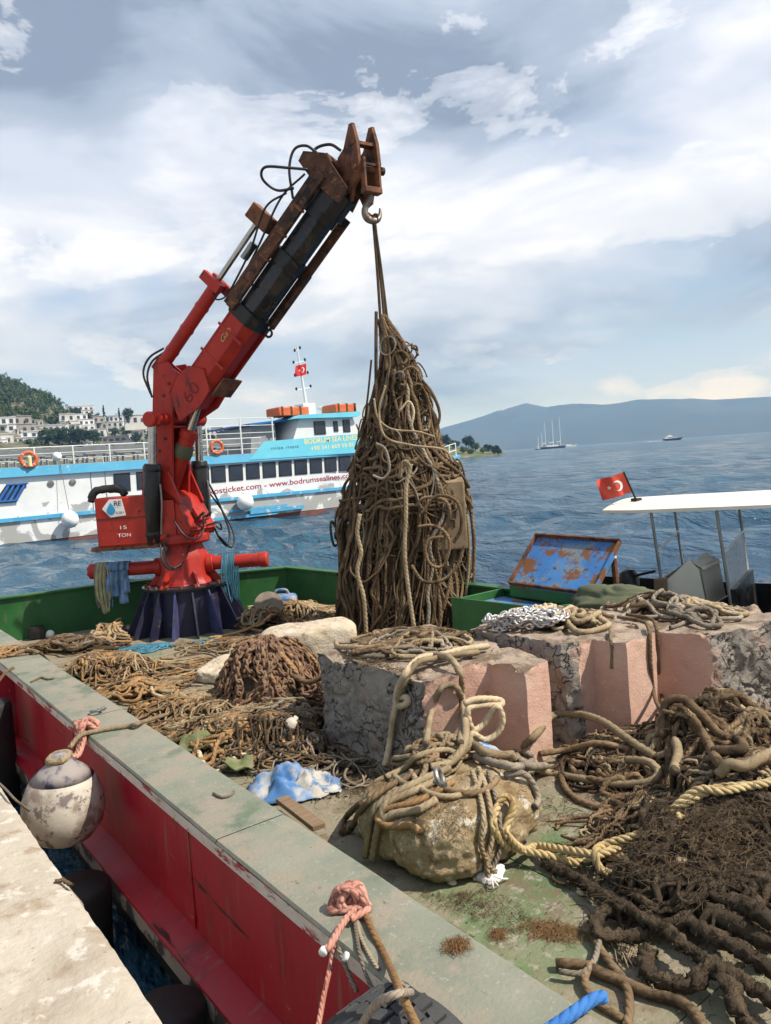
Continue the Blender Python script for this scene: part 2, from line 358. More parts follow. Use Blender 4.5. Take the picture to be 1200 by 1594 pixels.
G['violet_lit'] = mat('lit_blue_gusset', [(0.04, 0.045, 0.12), (0.065, 0.07, 0.17)], 5, 0.5, overlay=((0.05, 0.035, 0.03), 9, 0.60, 0.7))  # lighter tone of the navy ribs: light on the plates put into colour
G['black'] = mat('black_paint', [(0.008, 0.008, 0.009), (0.018, 0.017, 0.016)], 5, 0.35, bump=0.05, overlay=((0.06, 0.035, 0.02), 7, 0.60, 0.75))
G['boomblack'] = mat('glossy_black_boom', [(0.010, 0.010, 0.011), (0.02, 0.02, 0.02)], 4, 0.22, coat=0.2, overlay=((0.055, 0.035, 0.02), 6, 0.56, 0.74, (1, 1, 1)))
G['chrome'] = mat('steel_rod', [(0.42, 0.40, 0.37), (0.55, 0.53, 0.50)], 6, 0.25, metal=1.0)
G['rust'] = mat('rusty_steel', [(0.08, 0.03, 0.015), (0.17, 0.065, 0.03), (0.24, 0.11, 0.055)], 7, 0.85, bump=0.4, bscale=40, overlay=((0.035, 0.02, 0.015), 5, 0.55, 0.7))
G['rustdark'] = mat('dark_greasy_rust', [(0.028, 0.016, 0.011), (0.075, 0.033, 0.018), (0.15, 0.068, 0.034)], 5, 0.85, bump=0.5, bscale=40, overlay=[((0.20, 0.095, 0.05), 11, 0.60, 0.70), ((0.018, 0.014, 0.012), 4, 0.56, 0.66)])
G['hose'] = mat('black_hose', [(0.012, 0.012, 0.014), (0.02, 0.02, 0.022)], 6, 0.45)
G['steel'] = mat('dull_steel', [(0.20, 0.19, 0.18), (0.34, 0.33, 0.31)], 8, 0.45, metal=0.8, bump=0.1)
G['white'] = mat('white_paint', [(0.62, 0.62, 0.60), (0.75, 0.75, 0.73)], 5, 0.5, bump=0.05)
G['wtext'] = mat('white_lettering', [(0.55, 0.48, 0.46), (0.75, 0.72, 0.7)], 60, 0.6)
G['pink'] = mat('pink_concrete', [(0.45, 0.265, 0.20), (0.52, 0.325, 0.25), (0.56, 0.375, 0.295)], 3, 0.9, bump=0.45, bscale=60, overlay=[((0.46, 0.36, 0.29), 2.5, 0.64, 0.80), ((0.46, 0.20, 0.10), 2.2, 0.68, 0.76, (1, 1, 0.6)), ((0.34, 0.22, 0.16), 55, 0.68, 0.74), ((0.60, 0.42, 0.34), 30, 0.66, 0.72)])
G['grey'] = mat('rough_grey_concrete', [(0.18, 0.155, 0.135), (0.27, 0.24, 0.21), (0.35, 0.31, 0.27)], 6, 0.95, bump=0.9, bscale=40, overlay=((0.34, 0.22, 0.17), 3, 0.6, 0.72))
G['ctop'] = mat('weathered_concrete_top', [(0.22, 0.17, 0.13), (0.32, 0.25, 0.19), (0.40, 0.31, 0.25)], 6, 0.95, bump=0.7, bscale=45, overlay=((0.15, 0.11, 0.075), 5, 0.52, 0.66))
G['boulder'] = mat('encrusted_boulder', [(0.21, 0.14, 0.068), (0.30, 0.22, 0.12), (0.42, 0.33, 0.21)], 5, 0.95, bump=0.9, bscale=45, overlay=[((0.16, 0.10, 0.045), 7, 0.58, 0.68), ((0.54, 0.48, 0.38), 11, 0.60, 0.68)])
G['lime'] = mat('pale_limestone', [(0.42, 0.34, 0.24), (0.52, 0.44, 0.33), (0.58, 0.51, 0.41)], 7, 0.95, bump=0.6, bscale=50, overlay=((0.30, 0.22, 0.12), 9, 0.6, 0.7))
def rope_mat(name, a, b, strands=0.004, sc=7, ov=None, vary=0.28, bump=0.35, bscale=90):
    return mat(name, [a, b, tuple(x*1.35 for x in b)], sc, 0.95, bump=bump, bscale=bscale, strands=strands, vary=vary, overlay=ov, spec=0.15)
G['rtan'] = rope_mat('tan_rope', (0.20, 0.145, 0.085), (0.29, 0.225, 0.14))
G['rbrown'] = rope_mat('brown_rope', (0.115, 0.075, 0.042), (0.185, 0.125, 0.072), ov=((0.06, 0.04, 0.025), 5, 0.55, 0.7))
G['rdark'] = rope_mat('dark_wet_rope', (0.035, 0.024, 0.016), (0.07, 0.048, 0.03))
G['rorange'] = rope_mat('orange_brown_rope', (0.20, 0.105, 0.042), (0.30, 0.18, 0.085), ov=((0.10, 0.06, 0.03), 6, 0.58, 0.7))
G['rgrey'] = rope_mat('grey_brown_rope', (0.15, 0.125, 0.095), (0.24, 0.20, 0.155))
G['rpale'] = rope_mat('pale_tan_rope', (0.34, 0.265, 0.165), (0.45, 0.36, 0.24))
G['ryellow'] = rope_mat('straw_rope', (0.38, 0.27, 0.12), (0.50, 0.38, 0.20), strands=0.0, ov=((0.24, 0.16, 0.07), 8, 0.55, 0.7), vary=0.05)
G['rblue'] = rope_mat('blue_rope', (0.03, 0.10, 0.15), (0.06, 0.18, 0.25))
G['rbrightblue'] = rope_mat('bright_blue_rope', (0.03, 0.12, 0.38), (0.06, 0.20, 0.52))
G['rpink'] = rope_mat('faded_pink_rope', (0.38, 0.16, 0.12), (0.50, 0.25, 0.19), vary=0.08)
G['rgreen'] = rope_mat('pale_green_rope', (0.20, 0.21, 0.11), (0.31, 0.30, 0.17))
G['mud'] = mat('muddy_rope', [(0.036, 0.026, 0.017), (0.078, 0.056, 0.036), (0.14, 0.102, 0.066)], 9, 0.95, bump=1.0, bscale=70, spec=0.2)
G['debris'] = mat('dry_weed_debris', [(0.07, 0.045, 0.025), (0.13, 0.085, 0.045), (0.20, 0.14, 0.08)], 20, 0.95, vary=0.2)
G['rustfluff'] = mat('orange_weed_tuft', [(0.15, 0.08, 0.032), (0.24, 0.135, 0.055)], 20, 0.95)
G['jean'] = mat('blue_cloth', [(0.07, 0.14, 0.26), (0.13, 0.23, 0.38), (0.22, 0.33, 0.48)], 6, 0.95, bump=0.4, bscale=30)
G['plastic_blue'] = mat('blue_plastic', [(0.05, 0.14, 0.32), (0.09, 0.22, 0.45)], 5, 0.5, overlay=((0.40, 0.37, 0.32), 4, 0.5, 0.66))
G['tarp'] = mat('olive_tarp', [(0.055, 0.065, 0.035), (0.09, 0.10, 0.055), (0.13, 0.14, 0.08)], 4, 0.85, bump=0.4, bscale=12)
G['wood'] = mat('weathered_wood', [(0.16, 0.10, 0.06), (0.26, 0.18, 0.11)], 6, 0.85, bump=0.4, stretch=(1, 8, 8))
G['lidblue'] = mat('rusty_blue_lid', [(0.035, 0.13, 0.34), (0.05, 0.18, 0.43), (0.08, 0.22, 0.44)], 3, 0.45, overlay=[((0.17, 0.20, 0.22), 2.6, 0.54, 0.62), ((0.17, 0.075, 0.03), 5.5, 0.56, 0.62), ((0.10, 0.045, 0.02), 16, 0.62, 0.68)])
G['galv'] = mat('galvanised_chain', [(0.42, 0.41, 0.40), (0.55, 0.54, 0.53)], 20, 0.5, metal=0.6, overlay=((0.30, 0.17, 0.10), 14, 0.6, 0.7))
G['rustchain'] = mat('rusty_chain', [(0.10, 0.055, 0.03), (0.19, 0.11, 0.065), (0.28, 0.18, 0.12)], 14, 0.9, bump=0.5)
G['buoy'] = mat('dirty_white_fender', [(0.38, 0.34, 0.28), (0.50, 0.46, 0.39), (0.58, 0.54, 0.46)], 3.5, 0.6, bump=0.15, overlay=[((0.24, 0.19, 0.15), 5, 0.54, 0.68), ((0.16, 0.13, 0.12), 12, 0.60, 0.68)])
G['buoyblue'] = mat('navy_fender_end', [(0.035, 0.035, 0.075), (0.07, 0.065, 0.11)], 8, 0.7, overlay=((0.27, 0.24, 0.22), 7, 0.46, 0.60))
G['flagred'] = mat('red_flag', [(0.45, 0.01, 0.015), (0.60, 0.03, 0.03)], 3, 0.75)
G['flagfaded'] = mat('faded_red_flag', [(0.52, 0.05, 0.03), (0.62, 0.09, 0.05)], 3, 0.8)
def add_cracks(m, scale, width, col):
    """dark fissures: cell borders of a warped Voronoi, sunk and filled with dirt"""
    t = m.node_tree; b = t.nodes['Principled BSDF']; tcn = t.nodes.new('ShaderNodeTexCoord'); nz = t.nodes.new('ShaderNodeTexNoise'); t.links.new(tcn.outputs['Object'], nz.inputs['Vector']); nz.inputs['Scale'].default_value = 6; nz.inputs['Detail'].default_value = 4
    mx = t.nodes.new('ShaderNodeMix'); mx.data_type = 'RGBA'; mx.blend_type = 'LINEAR_LIGHT'; mx.inputs[0].default_value = 0.16; t.links.new(tcn.outputs['Object'], mx.inputs[6]); t.links.new(nz.outputs[1], mx.inputs[7])
    vo = t.nodes.new('ShaderNodeTexVoronoi'); vo.feature = 'DISTANCE_TO_EDGE'; vo.inputs['Scale'].default_value = scale; t.links.new(mx.outputs[2], vo.inputs['Vector'])
    n2_ = t.nodes.new('ShaderNodeTexNoise'); t.links.new(tcn.outputs['Object'], n2_.inputs['Vector']); n2_.inputs['Scale'].default_value = 4.5
    wd = t.nodes.new('ShaderNodeMapRange'); t.links.new(n2_.outputs[0], wd.inputs[0]); wd.inputs[1].default_value = 0.42; wd.inputs[2].default_value = 0.62; wd.inputs[3].default_value = 0.002; wd.inputs[4].default_value = width
    dv = t.nodes.new('ShaderNodeMath'); dv.operation = 'DIVIDE'; t.links.new(vo.outputs['Distance'], dv.inputs[0]); t.links.new(wd.outputs[0], dv.inputs[1]); dv.use_clamp = True
    cm = t.nodes.new('ShaderNodeMix'); cm.data_type = 'RGBA'; t.links.new(dv.outputs[0], cm.inputs[0]); cm.inputs[6].default_value = (*col, 1); t.links.new(b.inputs['Base Color'].links[0].from_socket, cm.inputs[7]); t.links.new(cm.outputs[2], b.inputs['Base Color'])
    bp_ = t.nodes.new('ShaderNodeBump'); bp_.inputs['Strength'].default_value = 1.0; bp_.inputs['Distance'].default_value = 0.03; t.links.new(dv.outputs[0], bp_.inputs['Height'])
    if b.inputs['Normal'].links: t.links.new(b.inputs['Normal'].links[0].from_socket, bp_.inputs['Normal'])
    t.links.new(bp_.outputs[0], b.inputs['Normal'])
add_cracks(G['grey'], 9.5, 0.07, (0.10, 0.085, 0.072))

# ================================================================== SETTING
# ---- sea: one sheet of rings round the quay, real swell near, fine relief from the material
def build_sea():
    th = np.concatenate([np.linspace(-0.35, math.pi/2+0.25, 340, endpoint=False), np.linspace(math.pi/2+0.25, 2*math.pi-0.35, 60, endpoint=False)])
    rad = np.concatenate([[0.0], np.geomspace(1.2, 7400, 340)])
    T, Rr = np.meshgrid(th, rad); X = Rr*np.cos(T); Y = Rr*np.sin(T)
    P = np.stack([X.ravel(), Y.ravel(), np.zeros(X.size)], 1)
    r = Rr.ravel(); Q = P.copy(); wa = R(205); c, s = math.cos(wa), math.sin(wa)
    u = P[:, 0]*c+P[:, 1]*s; v = -P[:, 0]*s+P[:, 1]*c; z = np.zeros(len(P))
    for (lu, lv, a, sd) in ((3.2, 8.0, 0.24, 1), (1.3, 2.8, 0.16, 2), (0.62, 1.2, 0.075, 3), (8.5, 18, 0.22, 4)):
        n = vnoise(np.stack([u/lu, v/lv, np.full_like(u, sd*3.7)], 1), sd)
        n = 1-2*np.abs(n) if sd in (1, 2) else n
        lim = lu*75                                   # waves finer than the grid fade out
        z += a*n*np.clip(1.6-r/lim, 0, 1)
    z = z-0.10*np.clip(1.6-r/240, 0, 1)
    z *= np.clip((r-0.5)/6, 0.15, 1)
    P[:, 2] = z
    n, m = len(th), len(rad)
    i, j = np.meshgrid(np.arange(m-1), np.arange(n), indexing='ij')
    q = np.stack([i*n+j, (i+1)*n+j, (i+1)*n+(j+1) % n, i*n+(j+1) % n], -1).reshape(-1, 4)
    m_ = bpy.data.materials.new('sea_water'); m_.use_nodes = True; t = m_.node_tree; b = t.nodes['Principled BSDF']
    tcn = t.nodes.new('ShaderNodeTexCoord')
    def nz(sc, rot, st, det):
        mp = t.nodes.new('ShaderNodeMapping'); t.links.new(tcn.outputs['Object'], mp.inputs[0]); mp.inputs['Rotation'].default_value = (0, 0, rot); mp.inputs['Scale'].default_value = st
        k = t.nodes.new('ShaderNodeTexNoise'); t.links.new(mp.outputs[0], k.inputs['Vector']); k.inputs['Scale'].default_value = sc; k.inputs['Detail'].default_value = det; k.inputs['Roughness'].default_value = 0.6; k.inputs['Distortion'].default_value = 0.5
        return k.outputs[0]
    cr = t.nodes.new('ShaderNodeValToRGB'); cr.color_ramp.elements[0].position = 0.35; cr.color_ramp.elements[1].position = 0.65
    cr.color_ramp.elements[0].color = (0.014, 0.056, 0.110, 1); cr.color_ramp.elements[1].color = (0.022, 0.085, 0.138, 1)
    t.links.new(nz(0.03, 0, (1, 1, 1), 3), cr.inputs[0]); t.links.new(cr.outputs[0], b.inputs['Base Color'])
    b.inputs['Roughness'].default_value = 0.10; b.inputs['IOR'].default_value = 1.33; b.inputs['Specular IOR Level'].default_value = 0.5
    prev = None
    for sc, st, dist, sgth in ((0.16, (1, 0.45, 1), 1.6, 1.0), (0.55, (1, 0.5, 1), 0.75, 1.0), (1.6, (1, 0.55, 1), 0.25, 1.0), (5.0, (1, 0.6, 1), 0.06, 0.9)):
        bp = t.nodes.new('ShaderNodeBump'); bp.inputs['Strength'].default_value = sgth; bp.inputs['Distance'].default_value = dist
        t.links.new(nz(sc, -wa, st, 6), bp.inputs['Height'])
        if prev: t.links.new(prev.outputs[0], bp.inputs['Normal'])
        prev = bp
    t.links.new(prev.outputs[0], b.inputs['Normal'])
    mb = MB(); mb.add(P, q); mb.build('sea', m_, kind='structure', smooth=True)
build_sea()

# ---- quay the photograph is taken from
def build_quay():
    x0, x1, y0, y1 = -14.0, 0.72, -10.0, 26.0
    ys = np.concatenate([np.linspace(y0, 1.2, 40, endpoint=False), np.linspace(1.2, 6.0, 190, endpoint=False), np.linspace(6.0, y1, 90)])
    xs = np.concatenate([np.linspace(x0, -0.4, 14, endpoint=False), np.linspace(-0.4, 0.70, 52)])
    X, Y = np.meshgrid(xs, ys); P = np.stack([X.ravel(), Y.ravel(), np.full(X.size, 1.0)], 1)
    P[:, 2] += 0.007*fbm(P*3.1, 4, 5)+0.004*np.abs(fbm(P*14, 3, 8))-0.006
    edge = np.clip((P[:, 0]-0.66)/0.04, 0, 1); P[:, 2] -= edge*(0.012+0.012*np.abs(fbm(P*9, 2, 3)))
    m, n = X.shape; i, j = np.meshgrid(np.arange(m-1), np.arange(n-1), indexing='ij')
    q = np.stack([i*n+j, i*n+j+1, (i+1)*n+j+1, (i+1)*n+j], -1).reshape(-1, 4)
    mb = MB(); mb.add(P, q)
    # rough face down into the water
    zs = np.linspace(1.0, -1.2, 24); F = []
    top = P.reshape(m, n, 3)[:, -1, :]
    for k, z in enumerate(zs):
        row = top.copy()
        if k: row[:, 2] = z; row[:, 0] = 0.715+0.02*fbm(np.stack([row[:, 0]*0, row[:, 1]*6, row[:, 2]*6], 1), 3, 9)
        F.append(row)
    F = np.array(F); a, b = F.shape[:2]; i, j = np.meshgrid(np.arange(a-1), np.arange(b-1), indexing='ij')
    mb.add(F.reshape(-1, 3), np.stack([i*b+j, (i+1)*b+j, (i+1)*b+j+1, i*b+j+1], -1).reshape(-1, 4))
    mb.build('quay', G['quay'], kind='structure', smooth=True)
build_quay()

# ---- far mountains across the bay
def strip_terrain(name, prof, r_mid, r_near, r_far, m, seed, rough, base=-1.0):
    """ridge along measured bearings: prof = pixel skyline; ground falls to the sea on both sides"""
    az = []; hh = []
    for x, y in prof:
        d = ray(x, y); az.append(math.atan2(d[0], d[1])); hh.append(CAM[2]+d[2]/math.hypot(d[0], d[1])*r_mid)
    A = np.linspace(az[0], az[-1], 260); Hh = np.interp(A, az, hh)
    k = 46; tt = np.linspace(0, 1, k); V = []
    for t in tt:
        rr = r_near+(r_far-r_near)*t; tm = (r_mid-r_near)/(r_far-r_near)
        f = np.interp(t, [0, tm*0.5, tm, 1], [0.0, 0.48, 1.0, 0.0]); 
        P = np.stack([np.sin(A)*rr, np.cos(A)*rr, Hh*f], 1)
        w = math.sin(math.pi*min(1, t/tm*0.5 if t < tm else 0.5+(t-tm)/(1-tm)*0.5))
        Z = fbm(P/rough*np.array([1, 1, 0.2]), 5, seed)
        P[:, 2] = np.maximum(P[:, 2]*(1+0.24*Z*(1 if t < tm*0.92 or t > tm*1.05 else 0.15))+0.0, base if t in (0, 1) else 0.2)
        if t in (tt[0], tt[-1]): P[:, 2] = base
        V.append(P)
    V = np.array(V); a, b = V.shape[:2]; i, j = np.meshgrid(np.arange(a-1), np.arange(b-1), indexing='ij')
    mb = MB(); mb.add(V.reshape(-1, 3), np.stack([i*b+j, i*b+j+1, (i+1)*b+j+1, (i+1)*b+j], -1).reshape(-1, 4))
    return mb.build(name, m, kind='structure', smooth=True)
G['mount'] = mat('wooded_mountain', [(0.012, 0.020, 0.010), (0.028, 0.036, 0.020), (0.05, 0.05, 0.035)], 0.006, 0.95, detail=10)
strip_terrain('far_mountains', [(420, 712), (560, 700), (640, 684), (690, 664), (735, 652), (770, 643), (800, 637), (820, 633), (838, 635), (852, 637), (870, 631), (890, 628), (915, 629), (940, 630), (985, 626), (1040, 622), (1075, 619), (1110, 620), (1150, 617), (1200, 615), (1300, 612), (1450, 620), (1700, 640)], 4600, 3500, 6500, G['mount'], 3, 700)

# ---- wooded hill with the town on the left shore
_sk = [(-500, 560), (-200, 556), (-60, 566), (0, 580), (25, 586), (50, 597), (75, 610), (100, 624), (130, 636), (160, 643), (220, 653), (320, 664), (430, 676), (520, 690), (600, 702)]
_skx, _skz = zip(*[(on_y(x, y, 560.0)[0], max(1.0, on_y(x, y, 560.0)[2]-5.0)) for x, y in _sk])
def hill_z(X, Y):
    X = np.asarray(X, float); Y = np.asarray(Y, float)
    Xe = X*560.0/np.clip(Y, 300, 560)
    rid = np.interp(Xe, _skx, _skz)
    t = np.clip((Y-300)/260.0, 0, 1); t2 = np.clip((Y-560)/240, 0, 1)
    z = rid*(0.10*np.clip(t*12, 0, 1)+0.9*t**1.15)*(1-t2*t2)
    return np.where(Y < 301, -1.0, z+1.2*np.clip(t*10, 0, 1)*fbm(np.stack([X/22, Y/22, X*0], -1).reshape(-1, 3), 4, 21).reshape(X.shape))
def build_hill():
    xs = np.linspace(-130, 330, 150); ys = np.linspace(296, 800, 120); X, Y = np.meshgrid(xs, ys); Z = hill_z(X, Y)
    P = np.stack([X.ravel(), Y.ravel(), Z.ravel()], 1); m, n = X.shape; i, j = np.meshgrid(np.arange(m-1), np.arange(n-1), indexing='ij')
    mb = MB(); mb.add(P, np.stack([i*n+j, i*n+j+1, (i+1)*n+j+1, (i+1)*n+j], -1).reshape(-1, 4))
    G['hillsoil'] = mat('dry_hillside', [(0.05, 0.06, 0.028), (0.10, 0.10, 0.055), (0.16, 0.14, 0.09)], 0.05, 0.95)
    mb.build('hillside', G['hillsoil'], kind='structure', smooth=True)
build_hill()
def hill_hit(px, py):
    """where the view line of a measured pixel meets the hill"""
    d = ray(px, py)
    for t in np.arange(380, 760, 1.0):
        p = CAM+d*t
        if p[2] < float(hill_z(np.array([p[0]]), np.array([p[1]]))[0]): return p
    return CAM+d*420

# ---- headland on the right
def build_headland():
    prof = [(560, 695), (640, 690), (690, 692), (720, 697), (745, 700), (765, 703), (778, 706), (787, 708.6)]
    G['headsoil'] = mat('scrubby_headland', [(0.05, 0.075, 0.02), (0.10, 0.12, 0.04), (0.26, 0.21, 0.14)], 0.15, 0.95, bump=0.5, bscale=1.2)
    strip_terrain('headland', prof, 405, 372, 440, G['headsoil'], 5, 14)
build_headland()

# ================================================================== BARGE
DECK, GUN = 0.5, 1.1
barge = thing('work_barge', 'long green and red steel work barge moored along the stone quay', 'barge', (3.7, 3.0, 0.0))
OUT = [(1.2, -5.5), (1.2, 11.45), (3.3, 11.12), (5.64, 9.97), (5.82, 8.9), (6.15, 6.4), (6.2, 4.0), (6.2, -5.5)]
def inset(poly, dist):
    n = len(poly); out = []
    for i in range(n):
        p0, p1, p2 = (np.array(poly[(i+k) % n], float) for k in (-1, 0, 1))
        a = (p1-p0)/np.linalg.norm(p1-p0); b = (p2-p1)/np.linalg.norm(p2-p1)
        na, nb = np.array([a[1], -a[0]]), np.array([b[1], -b[0]])
        m = na+nb; m = m/np.linalg.norm(m); out.append(tuple(p1+m*dist[i]/max(0.4, m@na)))
    return out
# deck plates, two rows of six with weld seams between
dk = inset(OUT, [0.09]*8)
def clip_rect(poly, x0, x1, y0, y1):
    P = [np.array(p) for p in poly]
    for ax, lim, sg in ((0, x0, 1), (0, x1, -1), (1, y0, 1), (1, y1, -1)):
        Q = []
        for i in range(len(P)):
            a, b = P[i], P[(i+1) % len(P)]; fa, fb = sg*(a[ax]-lim), sg*(b[ax]-lim)
            if fa >= 0: Q.append(a)
            if fa*fb < 0: Q.append(a+(b-a)*fa/(fa-fb))
        P = Q
        if not P: return []
    return P
xc = [1.2, 2.72, 4.3, 6.4]; yc = [-5.6, -1.0, 1.55, 4.35, 7.1, 9.3, 11.6]
for a in range(3):
    for b in range(6):
        pl = clip_rect(dk, xc[a]+0.004, xc[a+1]-0.004, yc[b]+0.004, yc[b+1]-0.004)
        if len(pl) > 2: MB().prism([tuple(p) for p in pl], DECK-0.02, DECK+0.003*((a+b) % 2)).build('deck_plate', G['deck'], barge)
MB().prism(dk, 0.30, DECK-0.018).build('deck_underlay', G['darkhull'], barge)
# left side: broad gunwale cap, recessed red wall, projecting red rail, grey lower edge
def side_strip(prof, y0, y1, n=60, wob=0.004, seed=0):
    ys = np.linspace(y0, y1, n); V = []
    for y in ys:
        for x, z in prof: V.append((x, y, z))
    V = np.array(V); V += vec_noise(V*1.7, 2, seed)*wob*np.array([1, 0, 0.7])
    k = len(prof); i, j = np.meshgrid(np.arange(n-1), np.arange(k-1), indexing='ij')
    q = np.stack([i*k+j, i*k+j+1, (i+1)*k+j+1, (i+1)*k+j], -1).reshape(-1, 4)
    return MB().add(V, q)
plates = np.linspace(-5.5, 11.3, 9)
for a, b in zip(plates[:-1], plates[1:]):
    side_strip([(1.205, 1.085), (1.212, 1.098), (1.225, 1.10), (1.515, 1.10), (1.53, 1.092), (1.53, 1.03)], a+0.003, b-0.003, 30, 0.003, 3).build('gunwale_plate', G['gunwale'], barge)
side_strip([(1.28, 1.03), (1.212, 1.03), (1.204, 1.034), (1.203, 1.086)], -5.5, 11.4, 90, 0.0025, 4).build('gunwale_edge', G['lip'], barge)
side_strip([(1.285, 1.04), (1.283, 0.75), (1.285, 0.50), (1.28, 0.455)], -5.5, 11.4, 60, 0.006, 5).build('hull_side', G['red'], barge, smooth=True)
side_strip([(1.29, 0.455), (1.16, 0.425), (1.148, 0.418), (1.146, 0.405)], -5.5, 11.4, 60, 0.004, 6).build('rubbing_rail', G['red'], barge)
side_strip([(1.147, 0.406), (1.15, 0.31), (1.20, 0.30)], -5.5, 11.4, 60, 0.003, 7).build('rail_edge', G['greyedge'], barge)
side_strip([(1.20, 0.31), (1.26, 0.0), (1.45, -0.7)], -5.5, 11.4, 30, 0.003, 8).build('lower_hull', G['darkhull'], barge)
side_strip([(1.53, 1.05), (1.528, 0.8), (1.53, 0.49)], -5.5, 11.25, 50, 0.004, 9).build('inner_bulwark', G['green'], barge)
for y in np.arange(-4.2, 11, 1.9):                     # vertical weld beads on the red side
    MB().tube([(1.281, y+0.002*k, 0.46+0.1*k) for k in range(6)], 0.006, 6, rough=0.5).build('weld_bead', G['red'], barge, smooth=True)
# frame rib on the outer wall at the left
MB().box((1.15, 7.10, 0.44), (1.28, 7.16, 1.03)).build('hull_rib', G['red'], barge)
# far and right bulwarks, each run a wall with a capping
def bulwark(p, q, h0, h1, th=0.06, capw=0.14, name='bulwark'):
    p, q = np.array(p), np.array(q); d = (q-p)/np.linalg.norm(q-p); nn = np.array([d[1], -d[0]])
    L = np.linalg.norm(q-p)
    w = MB().frame_box((p[0], p[1], 0), (d[0], d[1], 0), (nn[0], nn[1], 0), (0, 0, 1), (0, 0.02, -0.4), (L, 0.02+th, 0))
    V = w.verts(); 
    s = (V[:, 0]-p[0])*d[0]+(V[:, 1]-p[1])*d[1]; top = V[:, 2] > -0.1
    V[top, 2] = h0+(h1-h0)*s[top]/L; w.set_verts(V)
    o = w.build(name, G['green'], barge)
    c = MB().frame_box((p[0], p[1], 0), (d[0], d[1], 0), (nn[0], nn[1], 0), (0, 0, 1), (-0.01, -0.02, 0), (L+0.01, capw-0.02, 0.03))
    V = c.verts(); s = (V[:, 0]-p[0])*d[0]+(V[:, 1]-p[1])*d[1]; V[:, 2] += h0+(h1-h0)*s/L+0.002; c.set_verts(V)
    c.build('bulwark_cap', G['green'], barge, bevel=0.006)
bulwark(OUT[1], OUT[2], 1.08, 1.08); bulwark(OUT[2], OUT[3], 1.08, 1.08); bulwark(OUT[3], OUT[4], 1.08, 1.06)
bulwark(OUT[4], OUT[5], 1.06, 1.05); bulwark(OUT[5], OUT[6], 1.05, 1.05); bulwark(OUT[6], OUT[7], 1.05, 1.05)
for k, (x, y) in enumerate(((2.35, 11.20), (5.45, 9.98))):        # stiffener brackets inside the far bulwark
    pass
# bollard heads on the right bulwark (two pale stubs)
bol = thing('mooring_bitt', 'pair of pale steel bitt posts on the green right bulwark', 'bollard', (5.95, 8.2, 1.09))
MB().box((-0.16, -0.09, 0), (0.16, 0.09, 0.05), R(-75), (5.93, 8.28, 1.085)).build('base_plate', G['green'], bol)
for dy in (-0.13, 0.13):
    MB().cyl((5.93+dy*0.15, 8.28+dy, 1.13), (5.93+dy*0.15-0.03, 8.28+dy+0.02, 1.36), 0.035, 0.035).build('post', G['white'], bol)
# scupper fitting on the far bulwark
sc = thing('scupper_box', 'small black and white fitting at the foot of far bulwark', 'deck fitting', tuple(on_z(62, 992, 0.56)))
p = on_z(62, 992, 0.52)
MB().box((-0.12, -0.08, 0), (0.06, 0.08, 0.15), R(-15), p).build('box', G['black'], sc)
MB().lathe([(0.0, 0), (0.045, 0), (0.05, 0.03), (0.05, 0.07), (0.03, 0.09)], p+np.array([0.10, -0.08, 0.01]), 14, (0.1, -0.6, 0.5)).build('plug', G['white'], sc)

# height field of what lies on the deck, so that ropes settle on it
HX0, HY0, HRES = 1.0, 0.2, 0.02
HM = np.full((int(5.6/HRES), int(11.6/HRES)), DECK)
def hm_cells(xy): return np.clip(((xy[:, 0]-HX0)/HRES).astype(int), 0, HM.shape[0]-1), np.clip(((xy[:, 1]-HY0)/HRES).astype(int), 0, HM.shape[1]-1)
def hm_stamp(V):
    """raise the height field under a mesh's points"""
    i, j = hm_cells(V); np.maximum.at(HM, (i, j), V[:, 2])
def hm_poly(poly, z):
    P = np.array(poly); gx, gy = np.meshgrid(HX0+(np.arange(HM.shape[0])+0.5)*HRES, HY0+(np.arange(HM.shape[1])+0.5)*HRES, indexing='ij')
    ins = np.zeros(gx.shape, bool); n = len(P)
    for a in range(n):
        x0, y0 = P[a]; x1, y1 = P[(a+1) % n]
        c = ((y0 > gy) != (y1 > gy)) & (gx < (x1-x0)*(gy-y0)/((y1-y0) if y1 != y0 else 1e-9)+x0); ins ^= c
    HM[ins] = np.maximum(HM[ins], z)
hm_poly([(1.2, -5), (1.53, -5), (1.53, 11.4), (1.2, 11.4)], GUN)

# ================================================================== CRANE
CB = np.array([4.0, 9.85, 0.0]); HOOK = np.array([5.56, 7.23, 0.0])
cd1 = (HOOK-CB)/np.linalg.norm(HOOK-CB); cn = np.array([-cd1[1], cd1[0], 0.0]); EZ = np.array([0, 0, 1.0])   # along the boom, to its right, up
vr = np.array([0.8, -0.6, 0.0]); vf = np.array([0.6, 0.8, 0.0])                                             # across the barge / away from the quay
crane = thing('loader_crane', 'red hydraulic loader crane on a dark blue ribbed pedestal', 'crane', (CB[0], CB[1], DECK))
def C(s, z, o=0.0): return CB+cd1*s+cn*o+EZ*z
cosA, sinA = 0.72, 0.694
def U(u, v, w=0.0): return C(cosA*u-sinA*v, sinA*u+cosA*v, w)
eu = cd1*cosA+EZ*sinA; ev = -cd1*sinA+EZ*cosA; ew = cn
